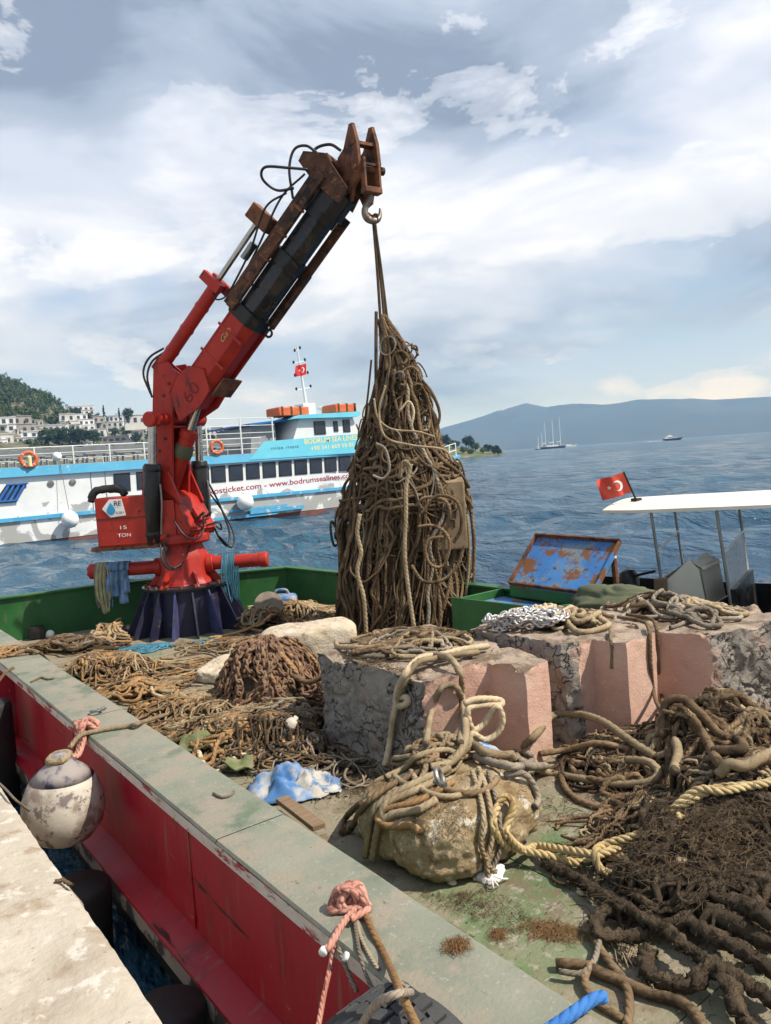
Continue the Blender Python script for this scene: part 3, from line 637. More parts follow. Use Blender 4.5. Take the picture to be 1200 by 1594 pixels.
# pedestal
MB().lathe([(0.55, 0.0), (0.50, 0.62)], (CB[0], CB[1], DECK), 32).build('pedestal_drum', G['navy'], crane)
for k in range(16):
    a = 2*math.pi*k/16+0.12; e = np.array([math.cos(a), math.sin(a), 0]); t = np.array([-e[1], e[0], 0])
    pl = [CB+e*0.46+EZ*(DECK+0.004), CB+e*0.80+EZ*(DECK+0.004), CB+e*0.80+EZ*(DECK+0.06), CB+e*0.55+EZ*1.085, CB+e*0.46+EZ*1.085]
    MB().extrude([p-t*0.011 for p in pl], t*0.022).build('pedestal_rib', G['violet_lit'] if k in (10, 12) else G['navy'], crane)  # two ribs coloured lighter as if catching the light
MB().lathe([(0.30, 0.0), (0.575, 0.0), (0.575, 0.03), (0.30, 0.03)], (CB[0], CB[1], 1.088), 36).build('flange', G['black'], crane)
for k in range(18):
    a = 2*math.pi*k/18; MB().lathe([(0.0, 0.0), (0.022, 0), (0.022, 0.035), (0.0, 0.035)], (CB[0]+0.52*math.cos(a), CB[1]+0.52*math.sin(a), 1.118), 6).build('flange_bolt', G['rust'], crane)
# fixed base: octagonal red drum, gussets, cross tube
MB().lathe([(0.40, 0.0), (0.37, 0.05), (0.335, 0.12), (0.335, 0.34), (0.29, 0.43), (0.26, 0.50), (0.26, 0.54)], (CB[0], CB[1], 1.12), 8, ph=0.3).build('base_drum', G['crane'], crane, bevel=0.01)
for k in range(6):
    a = 2*math.pi*k/6+0.45; e = np.array([math.cos(a), math.sin(a), 0]); t = np.array([-e[1], e[0], 0])
    MB().extrude([CB+e*0.30+EZ*1.12-t*0.012, CB+e*0.50+EZ*1.12-t*0.012, CB+e*0.36+EZ*1.30-t*0.012, CB+e*0.30+EZ*1.30-t*0.012], t*0.024).build('base_gusset', G['crane'], crane)
tz = 1.36
for sgn, L in ((-1, 1.22), (1, 1.06)):
    MB().lathe([(0.125, 0.0), (0.125, 0.09)], CB+EZ*tz+vr*sgn*0.30, 20, vr*sgn).build('tube_collar', G['crane'], crane, bevel=0.008)
    MB().lathe([(0.092, 0.0), (0.092, L-0.36)], CB+EZ*tz+vr*sgn*0.36, 24, vr*sgn).build('outrigger_tube', G['crane'], crane)
    MB().lathe([(0.10, 0.0), (0.105, 0.03), (0.105, 0.10), (0.085, 0.12)], CB+EZ*tz+vr*sgn*(L-0.06), 20, vr*sgn).build('tube_end', G['crane'], crane, bevel=0.006)
for k in range(5):
    a = k*1.2; MB().lathe([(0.0, 0.0), (0.02, 0), (0.02, 0.04), (0, 0.04)], CB+EZ*(tz+0.065*math.sin(a))-vr*1.25+vf*0.065*math.cos(a), 6, -vr).build('end_bolt', G['rust'], crane)
MB().frame_box(CB+EZ*tz, vr, vf, EZ, (-0.95, -0.012, -0.16), (-0.40, 0.012, -0.145)).build('stay_bar', G['steel'], crane)
# slewing turret
MB().lathe([(0.33, 0.0), (0.36, 0.03), (0.36, 0.10), (0.33, 0.13)], (CB[0], CB[1], 1.66), 32).build('slew_ring', G['crane'], crane)
tur = [C(0.32, 1.78), C(0.35, 1.86), C(0.14, 2.26), C(-0.02, 2.36), C(-0.34, 2.36), C(-0.38, 1.78)]
MB().extrude([p-cn*0.25 for p in tur], cn*0.50).build('turret_body', G['crane'], crane, bevel=0.02)
for o in (-0.25, 0.22):
    MB().extrude([C(0.05, 2.2, o), C(0.22, 2.2, o), C(0.05, 2.62, o), C(-0.34, 2.72, o), C(-0.40, 2.3, o)], cn*0.03).build('turret_cheek', G['crane'], crane, bevel=0.008)
MB().frame_box(C(0.30, 2.03), cn, (EZ*0.86+cd1*-0.5)/np.linalg.norm(EZ*0.86+cd1*-0.5), cd1*0.86+EZ*0.5, (-0.11, -0.10, 0.0), (0.11, 0.09, 0.05)).build('valve_block', G['crane'], crane, bevel=0.008)
for k in range(7):
    b = C(0.33+0.02*(k % 3), 1.98+0.03*(k % 2), -0.12+0.04*k); MB().lathe([(0.016, 0), (0.016, 0.05), (0.010, 0.06), (0.010, 0.08)], b, 8, cd1*0.86+EZ*0.5).build('hose_fitting', G['black'], crane)
# lift cylinders either side
for o in (-0.37, 0.37):
    base = C(-0.20 if o < 0 else 0.05, 1.72, o); top = C(-0.02 if o < 0 else 0.14, 3.30, o); ax = (top-base)/np.linalg.norm(top-base)
    MB().lathe([(0.07, -0.06), (0.112, 0.0), (0.112, 1.0), (0.10, 1.02)], base, 24, ax).build('lift_cylinder', G['black'], crane)
    MB().lathe([(0.055, 0.95), (0.055, 1.56)], base, 20, ax).build('lift_rod', G['chrome'], crane)
    MB().lathe([(0.085, -0.09), (0.10, -0.075), (0.10, 0.075), (0.085, 0.09)], top, 20, cn).build('rod_eye', G['crane'], crane)
    MB().tube(spline([base+ax*0.75+cd1*0.12, base+ax*0.5+cd1*0.15, base+ax*0.1+cd1*0.14], 0.05), 0.014, 8).build('cylinder_pipe', G['steel'], crane)
MB().lathe([(0.075, -0.40), (0.075, 0.40)], C(0.06, 3.30), 20, cn).build('cross_pin', G['crane'], crane)
# inner arm: two side plates and a back web, open to the front
arm = [C(-0.30, 2.30), C(0.04, 2.30), C(0.16, 3.35), C(0.32, 3.80), C(0.16, 4.02), C(-0.06, 4.02), C(-0.16, 3.3)]
for o in (-0.195, 0.165):
    MB().extrude([p+cn*o for p in arm], cn*0.03).build('arm_side_plate', G['crane'], crane, bevel=0.006)
MB().extrude([C(-0.295, 2.32, -0.166), C(-0.22, 2.32, -0.166), C(-0.09, 3.3, -0.166), C(0.0, 3.96, -0.166), C(-0.055, 3.99, -0.166), C(-0.155, 3.3, -0.166)], cn*0.332).build('arm_web', G['crane'], crane)
MB().frame_box(C(0, 3.18), cd1, cn, EZ, (-0.08, -0.164, 0), (0.14, 0.164, 0.03)).build('arm_diaphragm', G['crane'], crane)
# second lift cylinder between the plates
b2, t2 = C(-0.10, 2.42), C(0.42, 3.44); ax = (t2-b2)/np.linalg.norm(t2-b2)
MB().lathe([(0.08, -0.05), (0.105, 0.0), (0.105, 0.70), (0.118, 0.71), (0.118, 0.80), (0.07, 0.82)], b2, 24, ax).build('boom_cylinder', G['crane'], crane)
MB().lathe([(0.058, 0.78), (0.058, 1.16)], b2, 20, ax).build('boom_rod', G['chrome'], crane)
MB().lathe([(0.06, 0.02), (0.125, 0.03), (0.135, 0.10), (0.12, 0.20), (0.06, 0.21)], b2+ax*0.40, 16, ax).build('rag_wrap', G['tarp'], crane)
# knuckle: cheek plates of the outer boom
chk = [U(2.46, 2.16), U(2.62, 2.50), U(2.86, 2.56), U(3.08, 2.50), U(3.2, 2.30), U(3.05, 2.06), U(2.80, 2.04)]
for o in (-0.205, 0.18):
    MB().extrude([p+cn*o for p in chk], cn*0.025).build('knuckle_plate', G['crane'], crane, bevel=0.005)
MB().frame_box(U(0, 0), eu, ev, ew, (3.0, 2.01, -0.16), (3.28, 2.035, 0.26)).build('mount_pad', G['rust'], crane)
def hexa(u0, u1, vc, hv, hw, ch):
    sec = [(vc-hv, -hw+ch), (vc-hv, hw-ch), (vc-hv+ch*1.1, hw), (vc+hv-ch*0.5, hw), (vc+hv, hw-ch*0.5), (vc+hv, -hw+ch*0.5), (vc+hv-ch*0.5, -hw), (vc-hv+ch*1.1, -hw)]
    return MB().extrude([U(u0, v, w) for v, w in sec], eu*(u1-u0))
hexa(2.72, 4.02, 2.30, 0.205, 0.185, 0.10).build('outer_boom', G['crane'], crane, bevel=0.008)
MB().frame_box(U(0, 0), eu, ev, ew, (3.1, 2.09, 0.188), (4.05, 2.20, 0.215)).build('boom_side_bar', G['crane'], crane)
for u, sz in ((4.03, 0.01), (4.86, -0.015), (5.55, -0.03)):
    hexa(u-0.05, u+0.10, 2.30, 0.215+sz, 0.19+sz, 0.10).build('boom_collar', G['black'], crane, bevel=0.01)
hexa(4.0, 4.9, 2.29, 0.175, 0.155, 0.09).build('boom_section', G['boomblack'], crane, bevel=0.006)
hexa(4.88, 5.6, 2.29, 0.155, 0.135, 0.08).build('boom_section', G['boomblack'], crane, bevel=0.006)
hexa(5.58, 5.95, 2.29, 0.135, 0.118, 0.07).build('boom_section', G['boomblack'], crane, bevel=0.006)
hexa(5.62, 5.90, 2.27, 0.20, 0.17, 0.10).build('boom_collar', G['black'], crane, bevel=0.012)
# extension cylinder on top
for o in (-0.02,):
    MB().lathe([(0.06, 0.0), (0.085, 0.03), (0.085, 1.30), (0.095, 1.31), (0.095, 1.38), (0.05, 1.40)], U(2.74, 2.88, o-0.08), 22, eu).build('extension_cylinder', G['crane'], crane)
    MB().lathe([(0.035, 1.38), (0.035, 2.30)], U(2.74, 2.90, o-0.08), 18, eu).build('extension_rod', G['chrome'], crane)
MB().frame_box(U(0, 0), eu, ev, ew, (4.02, 2.74, -0.24), (4.14, 3.06, -0.16)).build('cylinder_bracket', G['crane'], crane)
MB().frame_box(U(0, 0), eu, ev, ew, (4.02, 2.74, -0.04), (4.14, 3.06, 0.03)).build('cylinder_bracket', G['crane'], crane)
MB().extrude([U(2.62, 2.5, -0.16), U(2.90, 2.5, -0.16), U(2.86, 2.97, -0.16), U(2.68, 2.97, -0.16)], cn*0.03).build('cylinder_foot', G['crane'], crane)
MB().extrude([U(2.62, 2.5, -0.06), U(2.90, 2.5, -0.06), U(2.86, 2.97, -0.06), U(2.68, 2.97, -0.06)], cn*0.03).build('cylinder_foot', G['crane'], crane)
MB().frame_box(U(0, 0), eu, ev, ew, (4.96, 2.72, -0.17), (5.16, 3.06, -0.02)).build('rod_end_block', G['rust'], crane, bevel=0.012)
MB().frame_box(U(0, 0), eu, ev, ew, (4.3, 2.60, -0.02), (5.9, 2.74, 0.06)).build('second_cylinder', G['black'], crane, bevel=0.02)
MB().frame_box(U(0, 0), eu, ev, ew, (4.55, 2.74, -0.16), (4.78, 2.80, -0.05)).build('pale_bracket', G['steel'], crane, bevel=0.01)
# rusty guide rails beside the sections
MB().frame_box(U(0, 0), eu, ev, ew, (4.02, 2.42, -0.25), (5.92, 2.53, -0.19)).build('guide_rail', G['rustdark'], crane)
MB().frame_box(U(0, 0), eu, ev, ew, (4.02, 2.53, -0.22), (5.75, 2.60, -0.19)).build('guide_rail', G['rustdark'], crane)
for u in (4.4, 4.75, 5.1, 5.45): MB().frame_box(U(0, 0), eu, ev, ew, (u, 2.405, -0.256), (u+0.03, 2.545, -0.185)).build('rail_clamp', G['rust'], crane)
MB().frame_box(U(0, 0), eu, ev, ew, (4.08, 2.06, 0.19), (5.70, 2.18, 0.22)).build('lower_rail', G['rustdark'], crane)
MB().frame_box(U(0, 0), eu, ev, ew, (4.08, 2.05, 0.12), (4.9, 2.075, 0.22)).build('lower_rail', G['rustdark'], crane)
MB().torus(U(4.03, 2.03, 0.12), cn, 0.045, 0.016).build('lifting_eye', G['black'], crane)
# boom head: end plates, sheave cheeks, hook
MB().extrude([U(5.80, 2.10, -0.2), U(6.0, 2.14, -0.2), U(6.12, 2.62, -0.2), U(5.98, 2.86, -0.2), U(5.86, 2.84, -0.2), U(5.80, 2.55, -0.2)], cn*0.035).build('head_plate', G['rustdark'], crane)
MB().extrude([U(5.80, 2.10, 0.165), U(6.0, 2.14, 0.165), U(6.12, 2.62, 0.165), U(5.98, 2.80, 0.165), U(5.80, 2.55, 0.165)], cn*0.035).build('head_plate', G['rustdark'], crane)
MB().extrude([U(5.86, 2.50, -0.19), U(6.10, 2.50, -0.19), U(6.14, 2.60, -0.19), U(5.90, 2.78, -0.19)], cn*0.37).build('head_top_plate', G['rust'], crane)
hn = (cn+vr)/np.linalg.norm(cn+vr); hd = np.array([hn[1], -hn[0], 0.0]); HO = C(3.04, 0.0)-hd*0.42            # the head is swivelled toward the quay
def Hd(a, z, o=0.0): return HO+hd*a+hn*o+EZ*z
for o in (-0.15, 0.12):
    MB().extrude([Hd(a, z, o) for a, z in ((-0.05, 5.98), (0.02, 6.16), (0.16, 6.22), (0.30, 6.44), (0.37, 6.43), (0.44, 6.22), (0.46, 5.98), (0.42, 5.80), (0.30, 5.74), (0.24, 5.60), (0.10, 5.58), (0.02, 5.72))], hn*0.03).build('head_cheek', G['rust'], crane, bevel=0.006)
    for a, z in ((0.10, 6.05), (0.20, 5.82), (0.33, 6.22), (0.12, 5.70), (0.36, 5.95)): MB().lathe([(0.026, -0.008), (0.026, 0.038)], Hd(a, z, o), 8, hn).build('cheek_bolt', G['rustdark'], crane)
MB().frame_box(HO, hd, hn, EZ, (-0.06, -0.118, 5.72), (0.10, 0.118, 6.02)).build('head_core', G['rustdark'], crane, bevel=0.01)
MB().frame_box(HO, hd, hn, EZ, (0.30, -0.16, 6.20), (0.40, 0.16, 6.235)).build('head_spacer', G['rust'], crane)
MB().lathe([(0.03, -0.19), (0.03, 0.21)], Hd(0.40, 5.93), 14, hn).build('head_pin', G['rust'], crane)
MB().lathe([(0.048, 0.18), (0.048, 0.22)], Hd(0.40, 5.93), 10, hn).build('pin_cap', G['rustdark'], crane)
MB().lathe([(0.0, -0.045), (0.12, -0.045), (0.09, -0.01), (0.09, 0.01), (0.12, 0.045), (0, 0.045)], Hd(0.22, 6.02), 22, hn).build('sheave', G['rustdark'], crane)
for o in (-0.115, 0.085):
    MB().frame_box(HO, hd, hn, EZ, (0.42, o, 5.66), (0.50, o+0.03, 6.02)).build('clevis_plate', G['rust'], crane, bevel=0.004)
MB().frame_box(HO, hd, hn, EZ, (0.40, -0.117, 5.63), (0.51, 0.117, 5.70)).build('clevis_base', G['rust'], crane, bevel=0.01)
MB().frame_box(HO, hd, hn, EZ, (0.44, -0.10, 5.95), (0.47, 0.10, 5.975)).build('clevis_bar', G['rust'], crane)
MB().cyl(Hd(0.46, 5.90, 0.10), Hd(0.46, 5.90, 0.17), 0.022, 0.022, 8).build('clevis_bolt', G['rustdark'], crane)
G['hooksteel'] = mat('worn_hook_steel', [(0.16, 0.13, 0.11), (0.26, 0.23, 0.20)], 9, 0.5, metal=0.6, overlay=((0.12, 0.05, 0.03), 9, 0.55, 0.66)); hk = [C(3.05, 5.66), C(3.03, 5.58), C(2.99, 5.52, -0.02), C(2.97, 5.44, -0.035), C(2.99, 5.37, -0.015), C(3.04, 5.345, 0.03), C(3.08, 5.37, 0.085), C(3.10, 5.43, 0.115), C(3.10, 5.50, 0.12)]
hp = spline(hk, 0.015); MB().tube(hp, np.interp(np.linspace(0, 1, len(hp)), [0, 0.2, 0.5, 0.75, 1], [0.026, 0.032, 0.044, 0.036, 0.012]), 12).build('hook', G['hooksteel'], crane)
# hoses
for k, (pts, r) in enumerate((
    ([U(5.86, 2.66, -0.22), U(5.74, 2.80, -0.34), U(5.58, 2.98, -0.46), U(5.46, 2.94, -0.44), U(5.46, 2.78, -0.32), U(5.60, 2.66, -0.24)], 0.016),
    ([U(5.5, 2.62, -0.2), U(5.72, 2.86, -0.22), U(5.92, 2.98, -0.18), U(6.04, 2.92, -0.12), U(6.06, 2.78, -0.08)], 0.016),
    ([U(5.95, 2.84, 0.02), U(6.08, 2.92, 0.08), U(6.22, 2.82, 0.12), U(6.25, 2.66, 0.12)], 0.018),
    ([U(4.1, 2.66, -0.12), U(4.7, 2.70, -0.20), U(5.2, 2.84, -0.22), U(5.5, 2.72, -0.22)], 0.013),
    ([U(4.05, 2.62, -0.06), U(4.8, 2.66, -0.17), U(5.4, 2.76, -0.19), U(5.8, 2.66, -0.22)], 0.013),
    ([U(4.05, 2.85, -0.22), U(3.96, 2.72, -0.2), U(4.06, 2.64, -0.18), U(4.16, 2.70, -0.16)], 0.010),
    ([U(2.98, 2.98, -0.14), U(2.76, 3.04, -0.20), U(2.56, 2.96, -0.23), U(2.42, 2.72, -0.2)], 0.014),
    ([U(2.92, 2.98, -0.08), U(2.74, 3.00, -0.16), U(2.56, 2.90, -0.21), U(2.40, 2.68, -0.2)], 0.014),
    ([C(0.1, 2.5, 0.50), C(0.22, 2.15, 0.58), C(0.34, 1.75, 0.60), C(0.38, 1.55, 0.48), C(0.36, 1.66, 0.34), C(0.34, 1.82, 0.26)], 0.014),
    ([C(0.06, 2.4, 0.49), C(0.26, 2.0, 0.62), C(0.40, 1.68, 0.62), C(0.42, 1.52, 0.50), C(0.38, 1.7, 0.30)], 0.012),
    ([C(0.36, 1.9, -0.14), C(0.52, 1.86, -0.24), C(0.50, 1.74, -0.36), C(0.34, 1.80, -0.40), C(0.20, 2.0, -0.42)], 0.012),
    ([C(-0.02, 1.72, -0.44), C(0.06, 1.48, -0.52), C(0.12, 1.36, -0.42), C(0.16, 1.46, -0.22), C(0.20, 1.64, -0.12)], 0.013),
    ([C(0.0, 1.74, -0.40), C(0.10, 1.40, -0.44), C(0.18, 1.44, -0.26), C(0.22, 1.62, -0.16)], 0.012),
    ([C(0.36, 1.88, 0.06), C(0.50, 1.90, 0.14), C(0.46, 1.80, 0.24), C(0.36, 1.84, 0.27)], 0.011),
    ([C(0.34, 2.02, -0.02), C(0.46, 2.06, -0.12), C(0.48, 1.90, -0.18), C(0.38, 1.84, -0.10)], 0.011))):
    MB().tube(spline(pts, 0.02), r, 10).build('hydraulic_hose', G['hose'], crane, smooth=True)
# oil tank cabinet with its lettering
to = np.array([2.98, 10.15, 1.70])
tank = MB(); tank.frame_box(to, vr, vf, EZ, (0.0, 0.0, 0.0), (0.74, 0.46, 0.64)).build('tank_cabinet', G['crane'], crane, bevel=0.025)
MB().frame_box(to, vr, vf, EZ, (0.01, -0.006, 0.36), (0.70, 0.0, 0.372)).build('tank_seam', G['black'], crane)
MB().frame_box(to, vr, vf, EZ, (-0.10, 0.02, -0.05), (0.85, 0.40, 0.002)).build('tank_tray', G['rust'], crane)
MB().frame_box(to, vr, vf, EZ, (0.72, 0.08, 0.05), (1.0, 0.40, 0.55)).build('tank_link', G['crane'], crane)
bag = spline([to+vr*-0.07+vf*0.10+EZ*0.60, to+vr*-0.02+vf*0.10+EZ*0.72, to+vr*0.10+vf*0.12+EZ*0.75, to+vr*0.30+vf*0.12+EZ*0.74, to+vr*0.38+vf*0.10+EZ*0.66], 0.03)
MB().tube(bag, 0.05, 12, rough=0.25).build('rolled_cover', G['rubber'], crane, smooth=True)
o_ = to-vf*0.004
MB().extrude([o_+vr*a+EZ*b for a, b in ((0.10, 0.50), (0.20, 0.615), (0.36, 0.615), (0.40, 0.40), (0.20, 0.385))], -vf*0.004).build('maker_plate', G['white'], crane)
drop = [(0.215+0.055*math.cos(t)*(1 if math.sin(t) < 0.2 else 1-0.75*((math.sin(t)-0.2)/0.8)), 0.47+(0.055 if math.sin(t) < 0.2 else 0.105)*math.sin(t)) for t in np.linspace(0, 2*math.pi, 22, endpoint=False)]
G['logoblue'] = mat('logo_blue', [(0.02, 0.22, 0.46), (0.04, 0.32, 0.58)], 6, 0.5); G['ink'] = mat('dark_lettering', (0.015, 0.02, 0.05), 9, 0.6)
MB().extrude([o_-vf*0.006+vr*a+EZ*b for a, b in drop], -vf*0.003).build('drop_logo', G['logoblue'], crane)
text('RE', 'lettering', G['ink'], crane, o_-vf*0.006+vr*0.262+EZ*0.53, vr, EZ, 0.06, 0.09, bold=0.012)
text('6281', 'lettering', G['ink'], crane, o_-vf*0.006+vr*0.275+EZ*0.425, vr, EZ, 0.03, 0.10)
text('15', 'lettering', G['wtext'], crane, o_+vr*0.31+EZ*0.225, vr, EZ, 0.045, 0.085, bold=0.01)
text('TON', 'lettering', G['wtext'], crane, o_+vr*0.27+EZ*0.125, vr, EZ, 0.045, 0.17, bold=0.01)
G['goldink'] = mat('gold_lettering', (0.50, 0.32, 0.10), 9, 0.6)
G['redink'] = mat('faded_red_lettering', (0.13, 0.01, 0.012), 9, 0.6)
text('60', 'lettering', G['redink'], crane, U(2.72, 2.18, -0.207), eu, ev, 0.16, 0.26, bold=-0.012)
text('Gab', 'lettering', G['goldink'], crane, U(3.62, 2.30, -0.187), eu, ev, 0.07, 0.20, shear=0.4)

# lifting slings from the hook
sl_ = thing('lifting_sling', 'pair of dark webbing slings hanging from the crane hook', 'sling', tuple(C(3.04, 4.2)))
for k, (o, s_) in enumerate(((0.035, 0.0), (0.06, 0.03), (0.03, 0.05))):
    top = C(3.04+s_*0.3, 5.385, o); bot = C(3.05+s_, 4.22-0.04*k, 0.02+0.05*k)
    P = spline([top+EZ*0.01, top-EZ*0.04, (top+bot)/2+cn*0.012, bot], 0.05)
    MB().tube(P, 0.017, 6).build('sling_leg', G['rdark'], sl_)
P = spline([C(2.98, 5.44, 0.03), C(3.03, 5.40, 0.035), C(3.08, 5.42, 0.05), C(3.08, 5.33, 0.05)], 0.02); MB().tube(P, 0.018, 8).build('sling_eye', G['rdark'], sl_)
P = spline([C(3.02, 4.30, -0.02), C(3.02, 3.9, -0.10), C(3.02, 3.4, -0.19), C(3.02, 3.1, -0.24)], 0.05); MB().tube(P, 0.02, 6).build('sling_leg', G['rdark'], sl_)

# ropes and denim hung over the left outrigger tube
hj = thing('hanging_denim', 'faded blue denim cloth hung over the left outrigger tube', 'cloth', tuple(CB-vr*0.95+EZ*0.9))
for k, (x0, x1, zl, off) in enumerate(((-1.04, -0.95, 0.88, -0.11), (-0.96, -0.86, 1.02, -0.125), (-0.88, -0.76, 0.92, -0.115), (-0.80, -0.72, 1.06, -0.13))):
    n = 18; V = []
    for a in range(n):
        t = a/(n-1)
        if t < 0.25: th = math.pi*(1-t/0.25); oy, z = 0.112*math.cos(th)*-1, tz+0.112*math.sin(th)
        else: oy, z = off+0.02*math.sin(t*9+k), tz-(t-0.25)/0.75*(tz-zl)
        if t < 0.25: oy = 0.112*math.cos(th)
        for b in range(7):
            w = b/6; V.append(CB+vr*(x0+(x1-x0)*w+0.015*math.sin(5*t+k))+vf*(oy*(1 if t < 0.25 else 1)+(0.022*math.sin(w*7+k*2+t*4) if t > 0.2 else 0))+EZ*z)
    i, j = np.meshgrid(np.arange(n-1), np.arange(6), indexing='ij'); q = np.stack([i*7+j, i*7+j+1, (i+1)*7+j+1, (i+1)*7+j], -1).reshape(-1, 4)
    o = MB().add(V, q).build('cloth_fold', G['jean'], hj, smooth=True); m = o.modifiers.new('solid', 'SOLIDIFY'); m.thickness = 0.008
hr = thing('hanging_rope_hank', 'pale green rope hank hung at the tip of the left outrigger tube', 'rope', tuple(CB-vr*1.1+EZ*0.8))
for k in range(9):
    x = -1.17+0.017*k; zl = 0.78+0.3*random.random(); w = 0.05+0.02*random.random()
    P = spline([CB+vr*x+vf*0.11+EZ*(tz-0.25), CB+vr*x+vf*0.11+EZ*tz, CB+vr*(x+0.004)+EZ*(tz+0.11), CB+vr*x-vf*0.115+EZ*tz, CB+vr*(x-0.01)-vf*(0.12+0.01*(k % 3))+EZ*(tz-0.3), CB+vr*(x+w*0.5)-vf*0.13+EZ*zl, CB+vr*(x+w)-vf*0.12+EZ*(tz-0.2), CB+vr*(x+w)-vf*0.115+EZ*(tz+0.02)], 0.03)
    MB().tube(P, 0.011, 6).build('rope', G['rgreen'] if k % 3 else G['rgrey'], hr)
hb = thing('hanging_blue_rope_hank', 'dark blue rope hank hanging from the right outrigger tube', 'rope', tuple(CB+vr*0.62+EZ*0.9))
for k in range(8):
    x = 0.52+0.022*k; zl = 0.82+0.25*random.random()
    P = spline([CB+vr*x+vf*0.10+EZ*tz, CB+vr*x+EZ*(tz+0.105), CB+vr*x-vf*0.11+EZ*tz, CB+vr*(x-0.02)-vf*0.12+EZ*(tz-0.2), CB+vr*(x+0.02)-vf*0.12+EZ*zl, CB+vr*(x+0.05)-vf*0.11+EZ*(tz-0.2), CB+vr*(x+0.05)-vf*0.10+EZ*(tz-0.05)], 0.03)
    MB().tube(P, 0.009, 6).build('rope', G['rblue'], hb)
hm_poly([(CB[0]+0.8*math.cos(a), CB[1]+0.8*math.sin(a)) for a in np.linspace(0, 6.28, 20)], 1.1)
for u in (2.95, 3.35, 3.75):
    MB().frame_box(U(0, 0), eu, ev, ew, (u, 2.085, -0.192), (u+0.035, 2.512, -0.186)).build('boom_weld_band', G['crane'], crane)
for k, u in enumerate((3.0, 3.35, 3.7, 4.0)): MB().lathe([(0.090, 0.0), (0.093, 0.01), (0.093, 0.04), (0.090, 0.05)], U(u, 2.88, -0.10), 20, eu).build('cylinder_clamp', G['crane'], crane)
for o in (-0.37, 0.37):
    base = C(-0.20 if o < 0 else 0.05, 1.72, o); top = C(-0.02 if o < 0 else 0.14, 3.30, o); ax = (top-base)/np.linalg.norm(top-base)
    for f in (0.08, 0.92): MB().lathe([(0.114, 0.0), (0.119, 0.01), (0.119, 0.05), (0.114, 0.06)], base+ax*f, 22, ax).build('cylinder_band', G['black'], crane)
for k in range(10):
    a = 2*math.pi*k/10; MB().lathe([(0.0, 0), (0.016, 0), (0.016, 0.022), (0, 0.022)], (CB[0]+0.345*math.cos(a), CB[1]+0.345*math.sin(a), 1.79), 6).build('slew_bolt', G['rustdark'], crane)
for k, (a_, z_) in enumerate(((-0.2, 2.5), (-0.05, 2.5), (-0.1, 2.9), (0.02, 3.05), (0.05, 3.6), (0.15, 3.75))): MB().lathe([(0.0, 0), (0.022, 0), (0.022, 0.016), (0, 0.016)], C(a_, z_, -0.196), 6, -cn).build('arm_bolt', G['rustdark'], crane)

